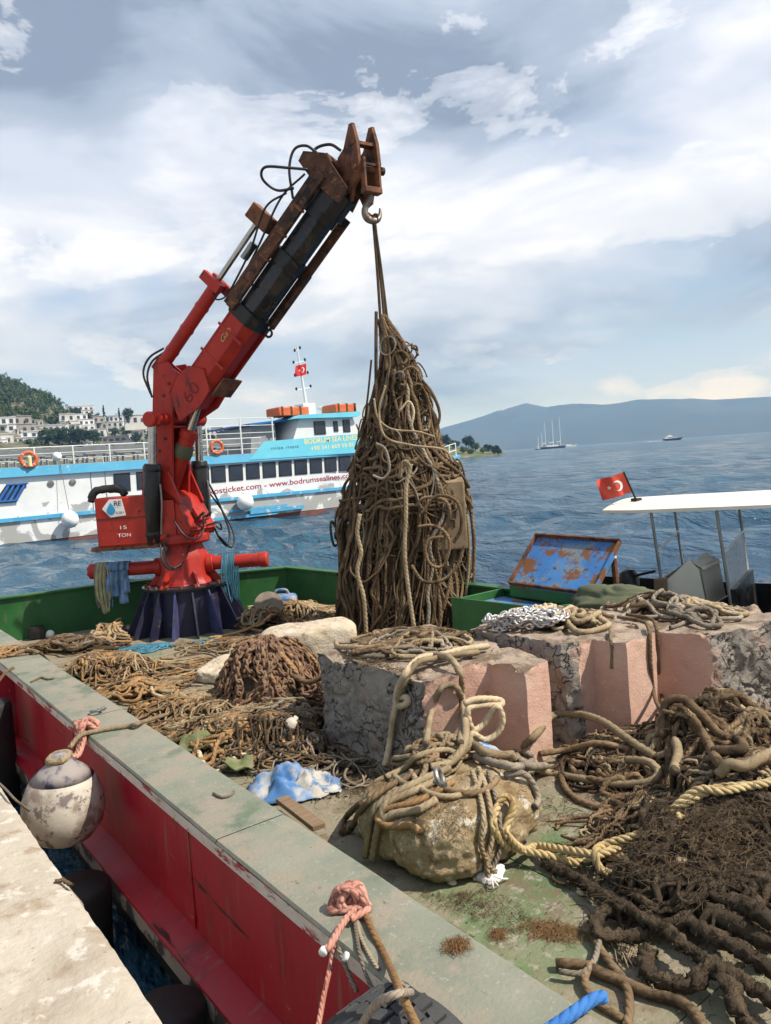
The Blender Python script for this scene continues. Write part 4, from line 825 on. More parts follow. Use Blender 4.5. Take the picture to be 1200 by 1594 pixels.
# ================================================================== CARGO ON DECK
def vor_crack(P, cell, seed):
    """distance to the nearest cell border (F2-F1) of a jittered 3D grid: used for crack relief"""
    P = np.asarray(P, float)/cell; F = np.floor(P).astype(np.int64); d1 = np.full(len(P), 9.0); d2 = np.full(len(P), 9.0)
    for i in (-1, 0, 1):
        for j in (-1, 0, 1):
            for k in (-1, 0, 1):
                c = F+np.array([i, j, k]); q = c+np.stack([_h(c[:, 0], c[:, 1], c[:, 2], seed+m) for m in (1, 2, 3)], 1)
                d = np.linalg.norm(P-q, axis=1); n1 = np.minimum(d1, d); d2 = np.minimum(d2, np.maximum(d1, d)); d1 = n1
    return d2-d1
def concrete_block(name, label, poly, z0, z1, rough_edges, ppink=G['pink'], step=0.014, top_amp=0.012, seed=0, lean=None):
    """block from a plan outline; edges listed in rough_edges are broken, cracked faces; others are smooth cast faces"""
    n = len(poly); P = [np.array(p, float) for p in poly]
    cx = np.mean(P, 0); root = thing(name, label, 'concrete block', (cx[0], cx[1], z0))
    ring = []; own = []
    for i in range(n):
        a, b = P[i], P[(i+1) % n]; k = max(1, int(np.linalg.norm(b-a)/step))
        for t in range(k): ring.append(a+(b-a)*t/k); own.append(i)
    ring = np.array(ring); m = len(ring); zs = np.linspace(z0, z1, max(2, int((z1-z0)/step)))
    def amp(Q):
        """relief depth fades in with the distance to smooth faces, so shared corners stay shut"""
        A = np.full(len(Q), 0.005)
        for e in rough_edges:
            a, b = P[e], P[(e+1) % n]; d = b-a; L2 = d@d; t = np.clip(((Q[:, :2]-a)@d)/L2, 0, 1)
            dist = np.linalg.norm(Q[:, :2]-(a+t[:, None]*d), axis=1); A = np.maximum(A, 0.026*np.clip(1-dist/0.04, 0, 1))
        chip = np.clip(fbm(Q*3.3, 2, seed+77)*1.6, 0, 1)
        return np.maximum(A, (top_amp+0.022*chip)*np.clip((Q[:, 2]-z1+0.07)/0.07, 0, 1))
    def disp(Q):
        A = amp(Q)[:, None]; R_ = (A[:, 0]-0.005)/0.021
        ctr = np.array([cx[0], cx[1], (z0+z1)/2]); inw = ctr-Q; inw /= np.linalg.norm(inw, axis=1, keepdims=True)
        W = Q+0.05*vec_noise(Q*5, 2, seed+9)
        cr = np.clip(1-vor_crack(W*np.array([1, 1, 1.15]), 0.115, seed)/0.13, 0, 1)**1.3*np.clip(0.5+1.6*fbm(Q*5, 2, seed+40), 0, 1)
        return Q+vec_noise(Q*7, 4, seed, 0.55)*A+inw*(cr*0.05*np.clip(R_, 0, 1))[:, None]
    def face(idx, name_, m_):
        mb = MB()
        sel = [k for k in range(m) if own[k] in idx]
        if not sel: return
        for e in idx:
            ks = [k for k in range(m) if own[k] == e]; cols = ring[ks+[(ks[-1]+1) % m]]
            V = np.array([(c[0], c[1], z) for c in cols for z in zs]); a, b = len(cols), len(zs)
            i, j = np.meshgrid(np.arange(a-1), np.arange(b-1), indexing='ij')
            mb.add(disp(V), np.stack([i*b+j, (i+1)*b+j, (i+1)*b+j+1, i*b+j+1], -1).reshape(-1, 4))
        mb.build(name_, m_, root, smooth=True)
    smooth_e = [e for e in range(n) if e not in rough_edges]
    for e in smooth_e: face([e], 'cast_face', ppink)
    for e in rough_edges: face([e], 'broken_face', G['grey'])
    mn, mx = ring.min(0), ring.max(0); gx, gy = np.meshgrid(np.arange(mn[0], mx[0], step*1.3), np.arange(mn[1], mx[1], step*1.3)); ip = np.stack([gx.ravel(), gy.ravel()], 1)
    dmin = np.min(np.linalg.norm(ip[:, None, :]-ring[None, ::2, :], axis=2), axis=1); ip = ip[dmin > step*0.8]
    allp = [Vector(p) for p in ring]+[Vector(p) for p in ip]
    vs_, _, fs, *_ = delaunay_2d_cdt(allp, [(k, (k+1) % m) for k in range(m)], [], 1, 1e-6)
    V = np.array([(v[0], v[1], z1) for v in vs_]); V = disp(V)
    MB().add(V, None, [f for f in fs if len(f) == 3]).build('top', G['ctop'], root, smooth=True)
    hm_poly(poly, z1+top_amp*0.6); return root
# all outlines run counter-clockwise
concrete_block('concrete_block', 'nearest pink H-shaped concrete block with a cracked grey left face', 
    [(2.98, 4.92), (3.02, 3.76), (3.24, 3.66), (3.42, 3.80), (3.60, 3.72), (3.62, 3.42), (3.90, 3.47), (4.0, 3.9), (4.12, 4.95), (3.6, 5.15)], DECK+0.01, 1.17, [0, 7, 8, 9], seed=1)
concrete_block('concrete_block', 'middle pink concrete block with a pale chain on top', 
    [(4.02, 4.35), (4.10, 3.52), (4.20, 3.46), (4.34, 3.43), (4.36, 3.17), (4.72, 3.19), (4.80, 3.65), (4.9, 4.5)], DECK+0.01, 1.23, [0, 1, 6, 7], seed=2)
concrete_block('concrete_block', 'right pink concrete block with a crumbling pale lit face', 
    [(4.93, 4.15), (4.96, 3.55), (5.09, 3.00), (5.9, 2.72), (6.10, 3.5), (6.08, 4.3)], DECK+0.01, 1.17, [2, 3, 4, 5], seed=4)

def boulder(name, label, m_, c, ax, dims, power=3.2, seed=0, amp=0.03, sub=60, tilt=0.0):
    """rounded block: superellipsoid with encrusted relief"""
    g = np.linspace(-1, 1, sub); mb = MB(); A, B_ = np.meshgrid(g, g, indexing='ij'); k = np.arange(sub-1); i, j = np.meshgrid(k, k, indexing='ij'); quads = np.stack([i*sub+j, (i+1)*sub+j, (i+1)*sub+j+1, i*sub+j+1], -1).reshape(-1, 4)
    c_, s_ = math.cos(ax), math.sin(ax); M3 = np.array(Matrix.Rotation(ax, 3, 'Z') @ Matrix.Rotation(tilt, 3, 'Y'))
    for d in range(3):
        for sg in (-1, 1):
            V = np.zeros((sub*sub, 3)); V[:, d] = sg; V[:, (d+1) % 3] = A.ravel()*(1 if sg > 0 else -1); V[:, (d+2) % 3] = B_.ravel()
            V = V/(np.sum(np.abs(V)**power, 1, keepdims=True)**(1/power)); V = V*np.array(dims)/2
            W = V@M3.T+np.array(c)
            nrm = V/np.linalg.norm(V, axis=1, keepdims=True)@M3.T
            W = W+nrm*(amp*fbm(W*4.5, 3, seed)[:, None]+amp*0.35*fbm(W*22, 3, seed+5)[:, None]); mb.add(W, quads)
    o = mb.build(name, m_, None, label, 'boulder', smooth=True); hm_stamp(mb.verts()); return o
boulder('mooring_boulder', 'big ochre encrusted mooring boulder draped in ropes in the foreground', G['boulder'], (2.62, 3.10, DECK+0.185), R(8), (0.90, 0.80, 0.40), 3.4, 4, 0.03, 56)
boulder('limestone_block', 'pale limestone block lying behind the chain pile', G['lime'], (3.86, 6.55, DECK+0.34), R(-28), (0.95, 0.50, 0.36), 4.5, 9, 0.02, 36, R(-4))
boulder('flat_stone', 'flat pale slab half hidden left of the chain pile', G['lime'], tuple(on_z(352, 1040, DECK+0.06)), R(40), (0.75, 0.42, 0.16), 4.5, 13, 0.02, 40)

# ---- ropes that settle on whatever is below
HM0 = HM.copy()                                  # the solid things alone
def settle(xy, r, cap=None, sink=0.0, rigid=5, floor=-9.0):
    P = np.asarray(xy, float); i, j = hm_cells(P)
    if cap is not None:                              # a rope of a pile stops where a wall rises in front of it
        cap = np.broadcast_to(cap, (len(P),)); kk = max(1, int(r/HRES))+2; nb = [HM0[np.clip(i+a, 0, HM.shape[0]-1), np.clip(j+b, 0, HM.shape[1]-1)] for a in (-kk, 0, kk) for b in (-kk, 0, kk)]
        wall = np.nonzero((np.max(nb, 0) > cap+0.10) | (HM0[i, j] < floor-0.10))[0]
        st = 0
        if len(wall):
            w = np.concatenate([[-1], wall, [len(P)]]); g = np.argmax(np.diff(w)); st, en = w[g]+1, w[g+1]
            if en-st < 12: return None
            P, i, j, cap = P[st:en], i[st:en], j[st:en], cap[st:en]
    h = HM[i, j].copy()
    k = max(1, int(r/HRES))
    for a in (-k, k):
        h = np.maximum(h, HM[np.clip(i+a, 0, HM.shape[0]-1), j]); h = np.maximum(h, HM[i, np.clip(j+a, 0, HM.shape[1]-1)])
    z = h+r*(1-sink)
    if cap is not None: z = np.minimum(z, np.maximum(cap, h-2*r)+r*0.6*RNG.random())
    n = len(z); zz = np.pad(z, rigid, mode='edge'); z2 = np.max([zz[a:a+n] for a in range(2*rigid+1)], 0)
    zz = np.pad(z2, rigid, mode='edge'); z3 = np.mean([zz[a:a+n] for a in range(2*rigid+1)], 0); z = np.maximum(z*0.35+z3*0.65, z)
    if cap is not None: z = np.minimum(z, np.maximum(cap, h-2*r)+1.6*r)
    for a in range(-k, k+1):
        for b in range(-k, k+1):
            d = math.hypot(a, b)*HRES
            if d <= r*1.05: np.maximum.at(HM, (np.clip(i+a, 0, HM.shape[0]-1), np.clip(j+b, 0, HM.shape[1]-1)), z+math.sqrt(max(0, r*r-d*d)))
    return np.column_stack([P, z])
def wander(c, ext, ang, length, curl=6.0, bias=0.0, ds=0.022, rng=RNG):
    """a loose rope lying inside an ellipse: heading drifts, turned back at the rim"""
    ca, sa = math.cos(ang), math.sin(ang); n = int(length/ds)
    t = rng.random()*2*math.pi; rr = math.sqrt(rng.random())*0.8
    u, v = rr*math.cos(t)*ext[0], rr*math.sin(t)*ext[1]; hd = rng.random()*2*math.pi; cur = bias; out = []
    nz = rng.normal(0, 1, n)
    for k in range(n):
        q = math.hypot(u/ext[0], v/ext[1])
        cur += (-cur+bias)*0.05+nz[k]*curl*0.16
        if q > 0.85:
            want = math.atan2(-v, -u); d = (want-hd+math.pi) % (2*math.pi)-math.pi; hd += d*min(0.35, (q-0.85)*0.9)
        hd += cur*ds; u += math.cos(hd)*ds; v += math.sin(hd)*ds
        out.append((c[0]+u*ca-v*sa, c[1]+u*sa+v*ca))
    return np.array(out)
def fuzz(mb, P, r, n, L=0.03, thin=0.0008, rng=RNG):
    """loose fibres standing off a rope"""
    k = rng.integers(1, len(P)-1, n); D = rng.normal(0, 1, (n, 3)); D /= np.linalg.norm(D, axis=1, keepdims=True); E = rng.normal(0, 1, (n, 3))
    for q in range(n):
        p = P[k[q]]+D[q]*r*0.85; l = L*(0.4+0.8*rng.random()); mb.tube([p, p+D[q]*l*0.5, p+D[q]*l*0.8+E[q]*l*0.25], thin, 3, caps=False)
def heap(name, label, c, ext, ang, n, length, r, mats, cap, curl=6.0, bias=0.0, n_stuff=0, cat='rope pile', lobes=0, r_stuff=None, sides=5, near=False):
    """a pile: n ropes laid one after the other as parts, and a finer tangle below them; highest in the middle, ragged at the rim"""
    root = thing(name, label, cat, (c[0], c[1], float(HM[hm_cells(np.array([c]))][0])))
    ext = (ext[0]*1.22, ext[1]*1.25); base = float(HM0[hm_cells(np.array([c]))][0]); ca, sa = math.cos(ang), math.sin(ang); sd = int(abs(c[0]*100+c[1]*37))
    def capf(xy):
        d = xy-np.array(c); u = (d[:, 0]*ca+d[:, 1]*sa)/ext[0]; v = (-d[:, 0]*sa+d[:, 1]*ca)/ext[1]; q = np.sqrt(u*u+v*v)
        nz = fbm(np.column_stack([xy*4.5, np.zeros(len(xy))]), 2, sd)
        return base+cap*np.clip((1.05-q)*1.15, 0.03, 1.0)*(0.72+0.55*nz)
    def one(scale, ln, cu, bi):
        a = random.uniform(0, 6.28); k = math.sqrt(random.random())*0.55; cc = (c[0]+k*(ext[0]*math.cos(a)*ca-ext[1]*math.sin(a)*sa), c[1]+k*(ext[0]*math.cos(a)*sa+ext[1]*math.sin(a)*ca))
        return wander(cc, (ext[0]*scale, ext[1]*scale), ang+random.uniform(-0.5, 0.5), ln, cu, bi, ds=0.013 if near else 0.024)
    if n_stuff:
        mb = MB()
        for k in range(n_stuff):
            rr = (r_stuff or r*0.7)*(0.7+0.6*random.random()); P = one(random.uniform(0.35, 0.6), length*0.6, curl*1.2, bias); Q = settle(P, rr, capf(P)*0.7+base*0.3, floor=base)
            if Q is not None: mb.tube(Q, rr, 5)
        if mb.n: mb.build('tangle', mats[-1], root, kind='stuff', smooth=True)
    fz = MB()
    for k in range(int(n*(1.0 if near else 1.25))):
        rr = r*(0.75+0.5*random.random()); big = random.random() < 0.16
        P = one(random.uniform(0.75, 1.05) if big else random.uniform(0.28, 0.62), length*(0.5+0.8*random.random()), curl*(0.6 if big else 1), bias*random.choice((1, 1, -1))*random.uniform(0.4, 1.3)); P = settle(P, rr, capf(P), floor=base)
        if P is None: continue
        if near: fuzz(fz, P, rr, int(len(P)*0.22), 0.03)
        MB().tube(P, rr, 8 if near else sides, lobes=3 if near else 0, amp=0.13).build('rope', mats[k % len(mats)] if random.random() < 0.8 else random.choice(mats), root, smooth=True)
    if fz.n: fz.build('loose_fibres', G['debris'], root, kind='stuff', smooth=False)
    return root
def D2(px, py, z=DECK): return on_z(px, py, z)[:2]
def debris(name, label, c, ext, ang, n, m_, size=0.02, long=0.0, cat='debris', zoff=0.0, parent=None, thin=0.002):
    """loose chips and weed strands too many to count"""
    mb = MB(); ca, sa = math.cos(ang), math.sin(ang)
    for k in range(n):
        t = random.random()*6.283; q = random.random()**0.7; u, v = q*math.cos(t)*ext[0], q*math.sin(t)*ext[1]; x, y = c[0]+u*ca-v*sa, c[1]+u*sa+v*ca
        i, j = hm_cells(np.array([[x, y]])); z = float(HM[i[0], j[0]])+zoff
        if long and random.random() < 0.7:
            h = random.random()*6.283; L = long*(0.4+random.random()); b = random.uniform(-1, 1)
            P = [(x+L*s*math.cos(h+b*s), y+L*s*math.sin(h+b*s), z+0.004+0.02*random.random()*math.sin(3*s)) for s in (0, 0.33, 0.66, 1)]
            mb.tube(P, thin*(0.7+0.6*random.random()), 3, caps=False)
        else:
            s = size*(0.3+random.random()); V = np.array([(random.uniform(-1, 1), random.uniform(-1, 1), random.uniform(0, 0.7)) for _ in range(4)])*s+np.array([x, y, z]); mb.add(V, None, [(0, 1, 2), (0, 2, 3), (0, 3, 1), (1, 3, 2)])
    o = mb.build(name, m_, parent, label if parent is None else None, cat if parent is None else None, kind='stuff', smooth=False); return o

T_, B_, DK, OR, GR = G['rtan'], G['rbrown'], G['rdark'], G['rorange'], G['rgrey']
# litter first, ropes lie on it
debris('weed_litter', 'dark weed and shell litter between the cracked block and boulder', D2(505, 1200), (0.62, 0.42), R(120), 1500, G['debris'], 0.018, 0.10)
debris('weed_litter', 'brown weed scraps strewn along the deck beside the gunwale', D2(720, 1395), (0.42, 0.14), R(95), 1300, G['debris'], 0.006, 0.025, thin=0.0009)
debris('weed_litter', 'rusty weed tuft patch on the bare deck near the muddy ropes', D2(862, 1452), (0.15, 0.07), R(120), 700, G['rustfluff'], 0.004, 0.05, thin=0.0009)
debris('weed_litter', 'weed scraps under the brown net heap at right', D2(1010, 1290), (0.9, 0.5), R(130), 900, G['debris'], 0.01, 0.07, thin=0.0014)
debris('deck_dirt', 'fine dirt and chips scattered over the green deck', (2.9, 5.0), (1.3, 4.4), 0, 2600, G['debris'], 0.009, 0.04, thin=0.0012)
for px, py in ((712, 1475), (775, 1457)):
    c = on_z(px, py, GUN if px == 712 else DECK)[:2]; debris('weed_tuft', 'small orange weed tuft lying on the %s' % ('grey-green gunwale' if px == 712 else 'deck against the gunwale'), c, (0.035, 0.03), 0, 420, G['rustfluff'], 0.003, 0.025, thin=0.0008)

heap('rope_pile', 'dark grey rope pile by the far bulwark left of the pedestal', D2(110, 1010), (0.62, 0.34), R(120), 12, 3.2, 0.016, [GR, DK, B_], 0.16, 7, 3, 8)
heap('rope_pile', 'tan rope pile at the foot of the pedestal below the denim', D2(195, 990), (0.50, 0.34), R(-35), 20, 3.4, 0.017, [T_, G['rpale'], T_, OR], 0.30, 8, 5, 8)
heap('rope_pile', 'orange-brown rope tangle in front of the tan pile', D2(165, 1048), (0.52, 0.28), R(125), 18, 3.0, 0.017, [OR, T_, B_], 0.24, 9, 5, 8)
heap('rope_pile', 'loose orange rope coils lying along the gunwale', D2(205, 1085), (0.62, 0.22), R(125), 11, 2.6, 0.016, [OR, T_], 0.12, 10, 7, 3)
heap('rope_trail', 'thin brown ropes trailing across the bare deck to the chain', D2(290, 1065), (0.75, 0.16), R(-33), 9, 2.4, 0.012, [OR, B_, T_], 0.07, 3, 0, 0)
heap('rope_pile', 'large tan rope pile to the right of the crane pedestal', D2(385, 975), (1.0, 0.42), R(-40), 34, 4.2, 0.018, [T_, OR, T_, B_], 0.36, 7, 4, 14)
heap('rope_pile', 'flat rope pile under the right bulwark beyond the blue jerrycan', D2(490, 962), (0.80, 0.40), R(-60), 22, 3.6, 0.017, [OR, T_, B_], 0.20, 7, 4, 10)
heap('rope_pile', 'thin turquoise rope tangle on the deck before the pedestal', D2(225, 1012), (0.34, 0.13), R(-20), 10, 2.2, 0.011, [G['rblue']], 0.10, 9, 6, 4)
heap('rope_trail', 'stray turquoise rope lying toward the large pile', D2(310, 1003), (0.45, 0.08), R(-25), 4, 1.4, 0.009, [G['rblue']], 0.05, 4, 0, 0)
heap('rope_pile', 'orange-brown rope flakes between the gunwale and the blue sack', D2(395, 1160), (0.72, 0.34), R(125), 28, 2.4, 0.015, [OR, G['rpale'], OR, B_], 0.20, 8, 4, 12, near=True)
heap('rope_pile', 'brown ropes leading from the gunwale to the chain pile', D2(330, 1105), (0.78, 0.22), R(-35), 16, 3.0, 0.018, [B_, OR, T_], 0.16, 4, 0, 6)
heap('rope_pile', 'dark ropes at the foot of the cracked concrete block', D2(470, 1140), (0.55, 0.28), R(115), 18, 3.0, 0.018, [DK, B_, GR], 0.20, 5, 0, 10)
heap('net_heap', 'big heap of brown ropes and netting right of the green deck', D2(1120, 1190), (0.95, 0.55), R(-28), 34, 2.6, 0.019, [B_, B_, T_, DK], 0.34, 6, 2, 60, cat='net heap', r_stuff=0.009, near=True)
heap('rope_coil', 'small tan rope coil on the deck before the middle block', D2(985, 1200), (0.30, 0.12), R(-30), 10, 2.0, 0.015, [T_, B_], 0.14, 9, 8, 4, near=True)
heap('net_heap', 'lower brown rope and net heap at the right edge', D2(1170, 1300), (0.70, 0.42), R(-40), 26, 2.4, 0.018, [B_, DK, T_], 0.34, 6, 2, 40, cat='net heap', r_stuff=0.009, near=True)
# looser mess between the piles
heap('loose_ropes', 'thin loose brown ropes strewn over the left deck before the crane', D2(250, 1050), (1.0, 0.55), R(-40), 20, 2.6, 0.010, [OR, T_, B_], 0.06, 5, 0, 14)
heap('loose_ropes', 'thin tan ropes strewn behind the chain pile', D2(400, 1005), (0.9, 0.45), R(-45), 18, 2.4, 0.010, [T_, OR, B_], 0.08, 5, 0, 12)
heap('loose_ropes', 'thin brown ropes strewn between the gunwale and the chain pile', D2(345, 1125), (0.85, 0.42), R(125), 22, 2.4, 0.010, [OR, B_, T_], 0.08, 6, 0, 16)
heap('loose_ropes', 'thin dark ropes and twine around the blue sack', D2(480, 1185), (0.62, 0.40), R(115), 18, 2.0, 0.009, [DK, B_, GR], 0.07, 6, 0, 16)
heap('loose_ropes', 'thin brown ropes strewn at the foot of the middle block', D2(935, 1185), (0.55, 0.22), R(-30), 14, 2.0, 0.010, [B_, T_, DK], 0.06, 6, 0, 12)
heap('loose_ropes', 'thin brown ropes matted over the near right deck', D2(1080, 1330), (0.75, 0.40), R(-40), 26, 2.0, 0.010, [B_, DK, T_], 0.12, 7, 0, 26)
# tops of the blocks
heap('rope_pile', 'brown ropes heaped on top of the nearest pink block', (3.55, 4.55), (0.58, 0.46), R(100), 15, 2.2, 0.016, [B_, T_, B_, GR], 0.12, 7, 3, 6, near=True)
heap('rope_pile', 'brown ropes on the back of the middle block', (4.62, 4.0), (0.30, 0.48), R(10), 9, 2.0, 0.018, [B_, T_, G['rpale']], 0.12, 6, 3, 3, near=True)
heap('rope_pile', 'grey-brown rope coils lying on top of the right block', (5.55, 3.55), (0.58, 0.30), R(65), 12, 2.4, 0.018, [GR, T_, B_], 0.16, 6, 3, 3, near=True)
heap('rope_pile', 'tangled tan ropes piled over the ochre boulder', (2.72, 3.28), (0.26, 0.20), R(30), 9, 1.5, 0.014, [T_, B_, OR, T_], 0.12, 8, 5, 2, near=True)

# ---- single ropes placed one by one: points are (pixel x, pixel y, height) or ('y', px, py, Y) / ('x', px, py, X)
def on_hm(px, py, lift=0.012):
    """where the view line of a measured pixel first meets whatever lies on the deck"""
    d = ray(px, py); t = np.arange(1.2, 14, 0.006); P = CAM+t[:, None]*d; i, j = hm_cells(P); hit = np.nonzero(P[:, 2] < HM[i, j])[0]
    k = hit[0] if len(hit) else -1; return P[k]+np.array([0, 0, lift])-d*lift*0.6
def rp(*a):
    if a[0] == 'h': return on_hm(*a[1:])
    if a[0] == 'y': return on_y(*a[1:])
    if a[0] == 'x': return on_x(*a[1:])
    return on_z(*a)
def rope(label, pts, r, m_, name='rope', step=0.025, sides=10, lobes=0, rough=0, world=False, cat='rope', amp=0.16, pitch=7.0):
    P = spline([np.array(p, float) if world else rp(*p) for p in pts], step)
    return MB().tube(P, r, sides, lobes=lobes, rough=rough, amp=amp, pitch=pitch, seed=len(label)).build(name, m_, None, label, cat, smooth=True)
# thick tan bight hanging over the nearest block
rope('thick pale tan rope bight hanging over the cracked grey face of nearest block', [('h', 760, 1012, 0.03), ('h', 720, 1020, 0.04), ('h', 690, 1030, 0.05), ('h', 655, 1036, 0.05), ('h', 632, 1058, 0.04), ('h', 618, 1090, 0.04), ('h', 620, 1112, 0.06), ('h', 634, 1112, 0.07), ('h', 634, 1098, 0.05), ('h', 622, 1094, 0.03), ('h', 614, 1120, 0.03), ('h', 608, 1160, 0.03), ('h', 600, 1200, 0.03)], 0.022, G['rpale'], lobes=3, sides=12, step=0.012)
rope('parallel tan rope beside the thick pale bight on the nearest block', [('h', 745, 1022, 0.03), ('h', 712, 1030, 0.05), ('h', 680, 1036, 0.05), ('h', 650, 1046, 0.06), ('h', 630, 1075, 0.05), ('h', 621, 1100, 0.04)], 0.02, G['rtan'], lobes=3, sides=12, step=0.012)
rope('tan rope looping down between the nearest block and the boulder', [('h', 672, 1030, 0.05), ('h', 700, 1040, 0.07), ('h', 716, 1062, 0.06), ('h', 721, 1100, 0.05), ('h', 726, 1150, 0.05), ('h', 720, 1180, 0.05), ('h', 700, 1196, 0.03), ('h', 670, 1200, 0.02)], 0.021, G['rtan'], lobes=3, sides=12, step=0.012)
rope('second tan rope arching in front of the nearest block', [('h', 664, 1165, 0.03), ('h', 672, 1120, 0.04), ('h', 686, 1088, 0.06), ('h', 704, 1080, 0.06), ('h', 716, 1092, 0.06), ('h', 720, 1120, 0.05), ('h', 718, 1170, 0.05)], 0.019, G['rtan'], lobes=3, sides=12, step=0.012)
rope('tan rope running from the boulder past the nearest block foot', [('h', 700, 1195, 0.03), ('h', 735, 1172, 0.04), ('h', 765, 1188, 0.05), ('h', 800, 1184, 0.05), ('h', 832, 1158, 0.05), ('h', 862, 1128, 0.07), ('h', 900, 1127, 0.07), ('h', 940, 1140, 0.07), ('h', 985, 1165, 0.04), ('h', 1020, 1185, 0.03)], 0.024, G['rtan'], lobes=3, sides=12, step=0.012)
rope('tan rope eye and tail at the foot of nearest block', [('h', 740, 1185, 0.03), ('h', 775, 1198, 0.03), ('h', 810, 1202, 0.03), ('h', 828, 1192, 0.03), ('h', 822, 1182, 0.04), ('h', 805, 1187, 0.05), ('h', 820, 1203, 0.04), ('h', 850, 1197, 0.02)], 0.021, G['rgrey'], lobes=3, sides=12, step=0.012)
rope('brown rope curving over the clean green deck before the blocks', [('h', 800, 1187, 0.03), ('h', 850, 1206, 0.02), ('h', 910, 1218, 0.02), ('h', 965, 1226, 0.02), ('h', 1010, 1222, 0.02), ('h', 1025, 1210, 0.03), ('h', 1010, 1196, 0.04), ('h', 975, 1192, 0.04)], 0.021, G['rtan'], lobes=3, sides=12, step=0.012)
rope('brown rope end curling off the right flank of the boulder', [('h', 785, 1212, 0.02), ('h', 815, 1213, 0.03), ('h', 832, 1230, 0.02), ('h', 838, 1250, 0.02), ('h', 833, 1262, 0.02)], 0.017, G['rgrey'], lobes=3, sides=12, step=0.012)
rope('brown rope lying behind the boulder toward the blocks', [('h', 840, 1178, 0.02), ('h', 880, 1172, 0.02), ('h', 930, 1162, 0.02), ('h', 985, 1172, 0.02)], 0.02, G['rbrown'], lobes=0, sides=12, step=0.012)
rope('thin brown rope hanging down the middle block, left strand', [('h', 962, 966, 0.03), ('h', 995, 972, 0.03), ('h', 1010, 985, 0.03), ('h', 1013, 1040, 0.03), ('h', 1018, 1085, 0.03), ('h', 1030, 1112, 0.03), ('h', 1062, 1120, 0.03), ('h', 1090, 1135, 0.03)], 0.014, G['rbrown'], lobes=0, sides=12, step=0.012)
rope('thin brown rope hanging down the middle block, right strand', [('h', 975, 962, 0.03), ('h', 1010, 968, 0.03), ('h', 1022, 985, 0.03), ('h', 1025, 1040, 0.03), ('h', 1030, 1090, 0.03), ('h', 1034, 1118, 0.03)], 0.013, G['rbrown'], lobes=0, sides=12, step=0.012)
rope('short rope end dangling on the shaded face of middle block', [('h', 950, 985, 0.02), ('h', 951, 1000, 0.02), ('h', 953, 1020, 0.02), ('h', 952, 1045, 0.02)], 0.012, G['rtan'], lobes=0, sides=12, step=0.012)
rope('thick brown rope bight on the heap behind the middle block', [('h', 1030, 1150, 0.02), ('h', 1036, 1108, 0.04), ('h', 1060, 1100, 0.05), ('h', 1085, 1118, 0.05), ('h', 1120, 1150, 0.03), ('h', 1150, 1160, 0.03), ('h', 1155, 1175, 0.03), ('h', 1110, 1178, 0.03)], 0.025, G['rbrown'], lobes=3, sides=12, step=0.012)
rope('thick brown rope crossing the top of the net heap', [('h', 1080, 1125, 0.03), ('h', 1100, 1160, 0.03), ('h', 1115, 1190, 0.03), ('h', 1130, 1200, 0.03), ('h', 1200, 1190, 0.03)], 0.025, G['rbrown'], lobes=3, sides=12, step=0.012)
rope('thick brown rope end sticking out of the net heap', [('h', 1052, 1160, 0.03), ('h', 1056, 1185, 0.05), ('h', 1050, 1205, 0.02)], 0.026, G['rtan'], lobes=3, sides=12, step=0.012)
rope('thick tan rope turn at the right edge of the net heap', [('h', 1120, 1215, 0.03), ('h', 1135, 1205, 0.05), ('h', 1160, 1208, 0.05), ('h', 1185, 1195, 0.05), ('h', 1205, 1180, 0.03)], 0.026, G['rtan'], lobes=3, sides=12, step=0.012)
rope('pale rope loop standing against the recess of nearest block', [('y', 722, 1095, 3.40), ('y', 745, 1088, 3.36), ('y', 778, 1090, 3.34), ('y', 778, 1098, 3.32), ('y', 750, 1098, 3.36), ('y', 728, 1105, 3.38), ('y', 735, 1135, 3.38), ('y', 752, 1128, 3.36), ('y', 772, 1100, 3.30), ('y', 782, 1118, 3.28), ('y', 775, 1140, 3.30), ('y', 755, 1152, 3.34), ('y', 735, 1142, 3.36), ('y', 728, 1155, 3.36)], 0.019, G['rpale'], lobes=3, sides=12, step=0.012)
# straw coloured laid rope, doubled
ya = [('h', 775, 1262, 0.03), ('h', 768, 1290, 0.03), ('h', 780, 1318, 0.03), ('h', 805, 1330, 0.03), ('h', 850, 1340, 0.03), ('h', 900, 1352, 0.03), ('h', 960, 1342, 0.03), ('h', 1010, 1352, 0.03), ('h', 1035, 1345, 0.03)]
yb = [('h', 775, 1262, 0.03), ('h', 785, 1253, 0.04), ('h', 797, 1258, 0.04), ('h', 798, 1275, 0.04), ('h', 790, 1295, 0.04), ('h', 790, 1312, 0.04), ('h', 815, 1332, 0.03), ('h', 835, 1326, 0.03), ('h', 862, 1332, 0.04), ('h', 905, 1342, 0.05), ('h', 935, 1345, 0.05), ('h', 980, 1325, 0.05), ('h', 1030, 1295, 0.05), ('h', 1075, 1262, 0.05), ('h', 1120, 1242, 0.05), ('h', 1175, 1238, 0.05), ('h', 1215, 1228, 0.05)]
yc = [('h', 960, 1368, 0.02), ('h', 935, 1362, 0.03), ('h', 928, 1345, 0.06), ('h', 945, 1332, 0.06), ('h', 1000, 1315, 0.06), ('h', 1040, 1285, 0.06), ('h', 1085, 1252, 0.07), ('h', 1125, 1250, 0.06), ('h', 1170, 1242, 0.06)]
yd = [('h', 1060, 1285, 0.05), ('h', 1048, 1300, 0.05), ('h', 1042, 1318, 0.05), ('h', 1048, 1338, 0.05), ('h', 1052, 1352, 0.04)]
yr = thing('straw_rope', 'straw-coloured thick laid rope doubled from the boulder to the net heap', 'rope', tuple(on_z(900, 1345, DECK)))
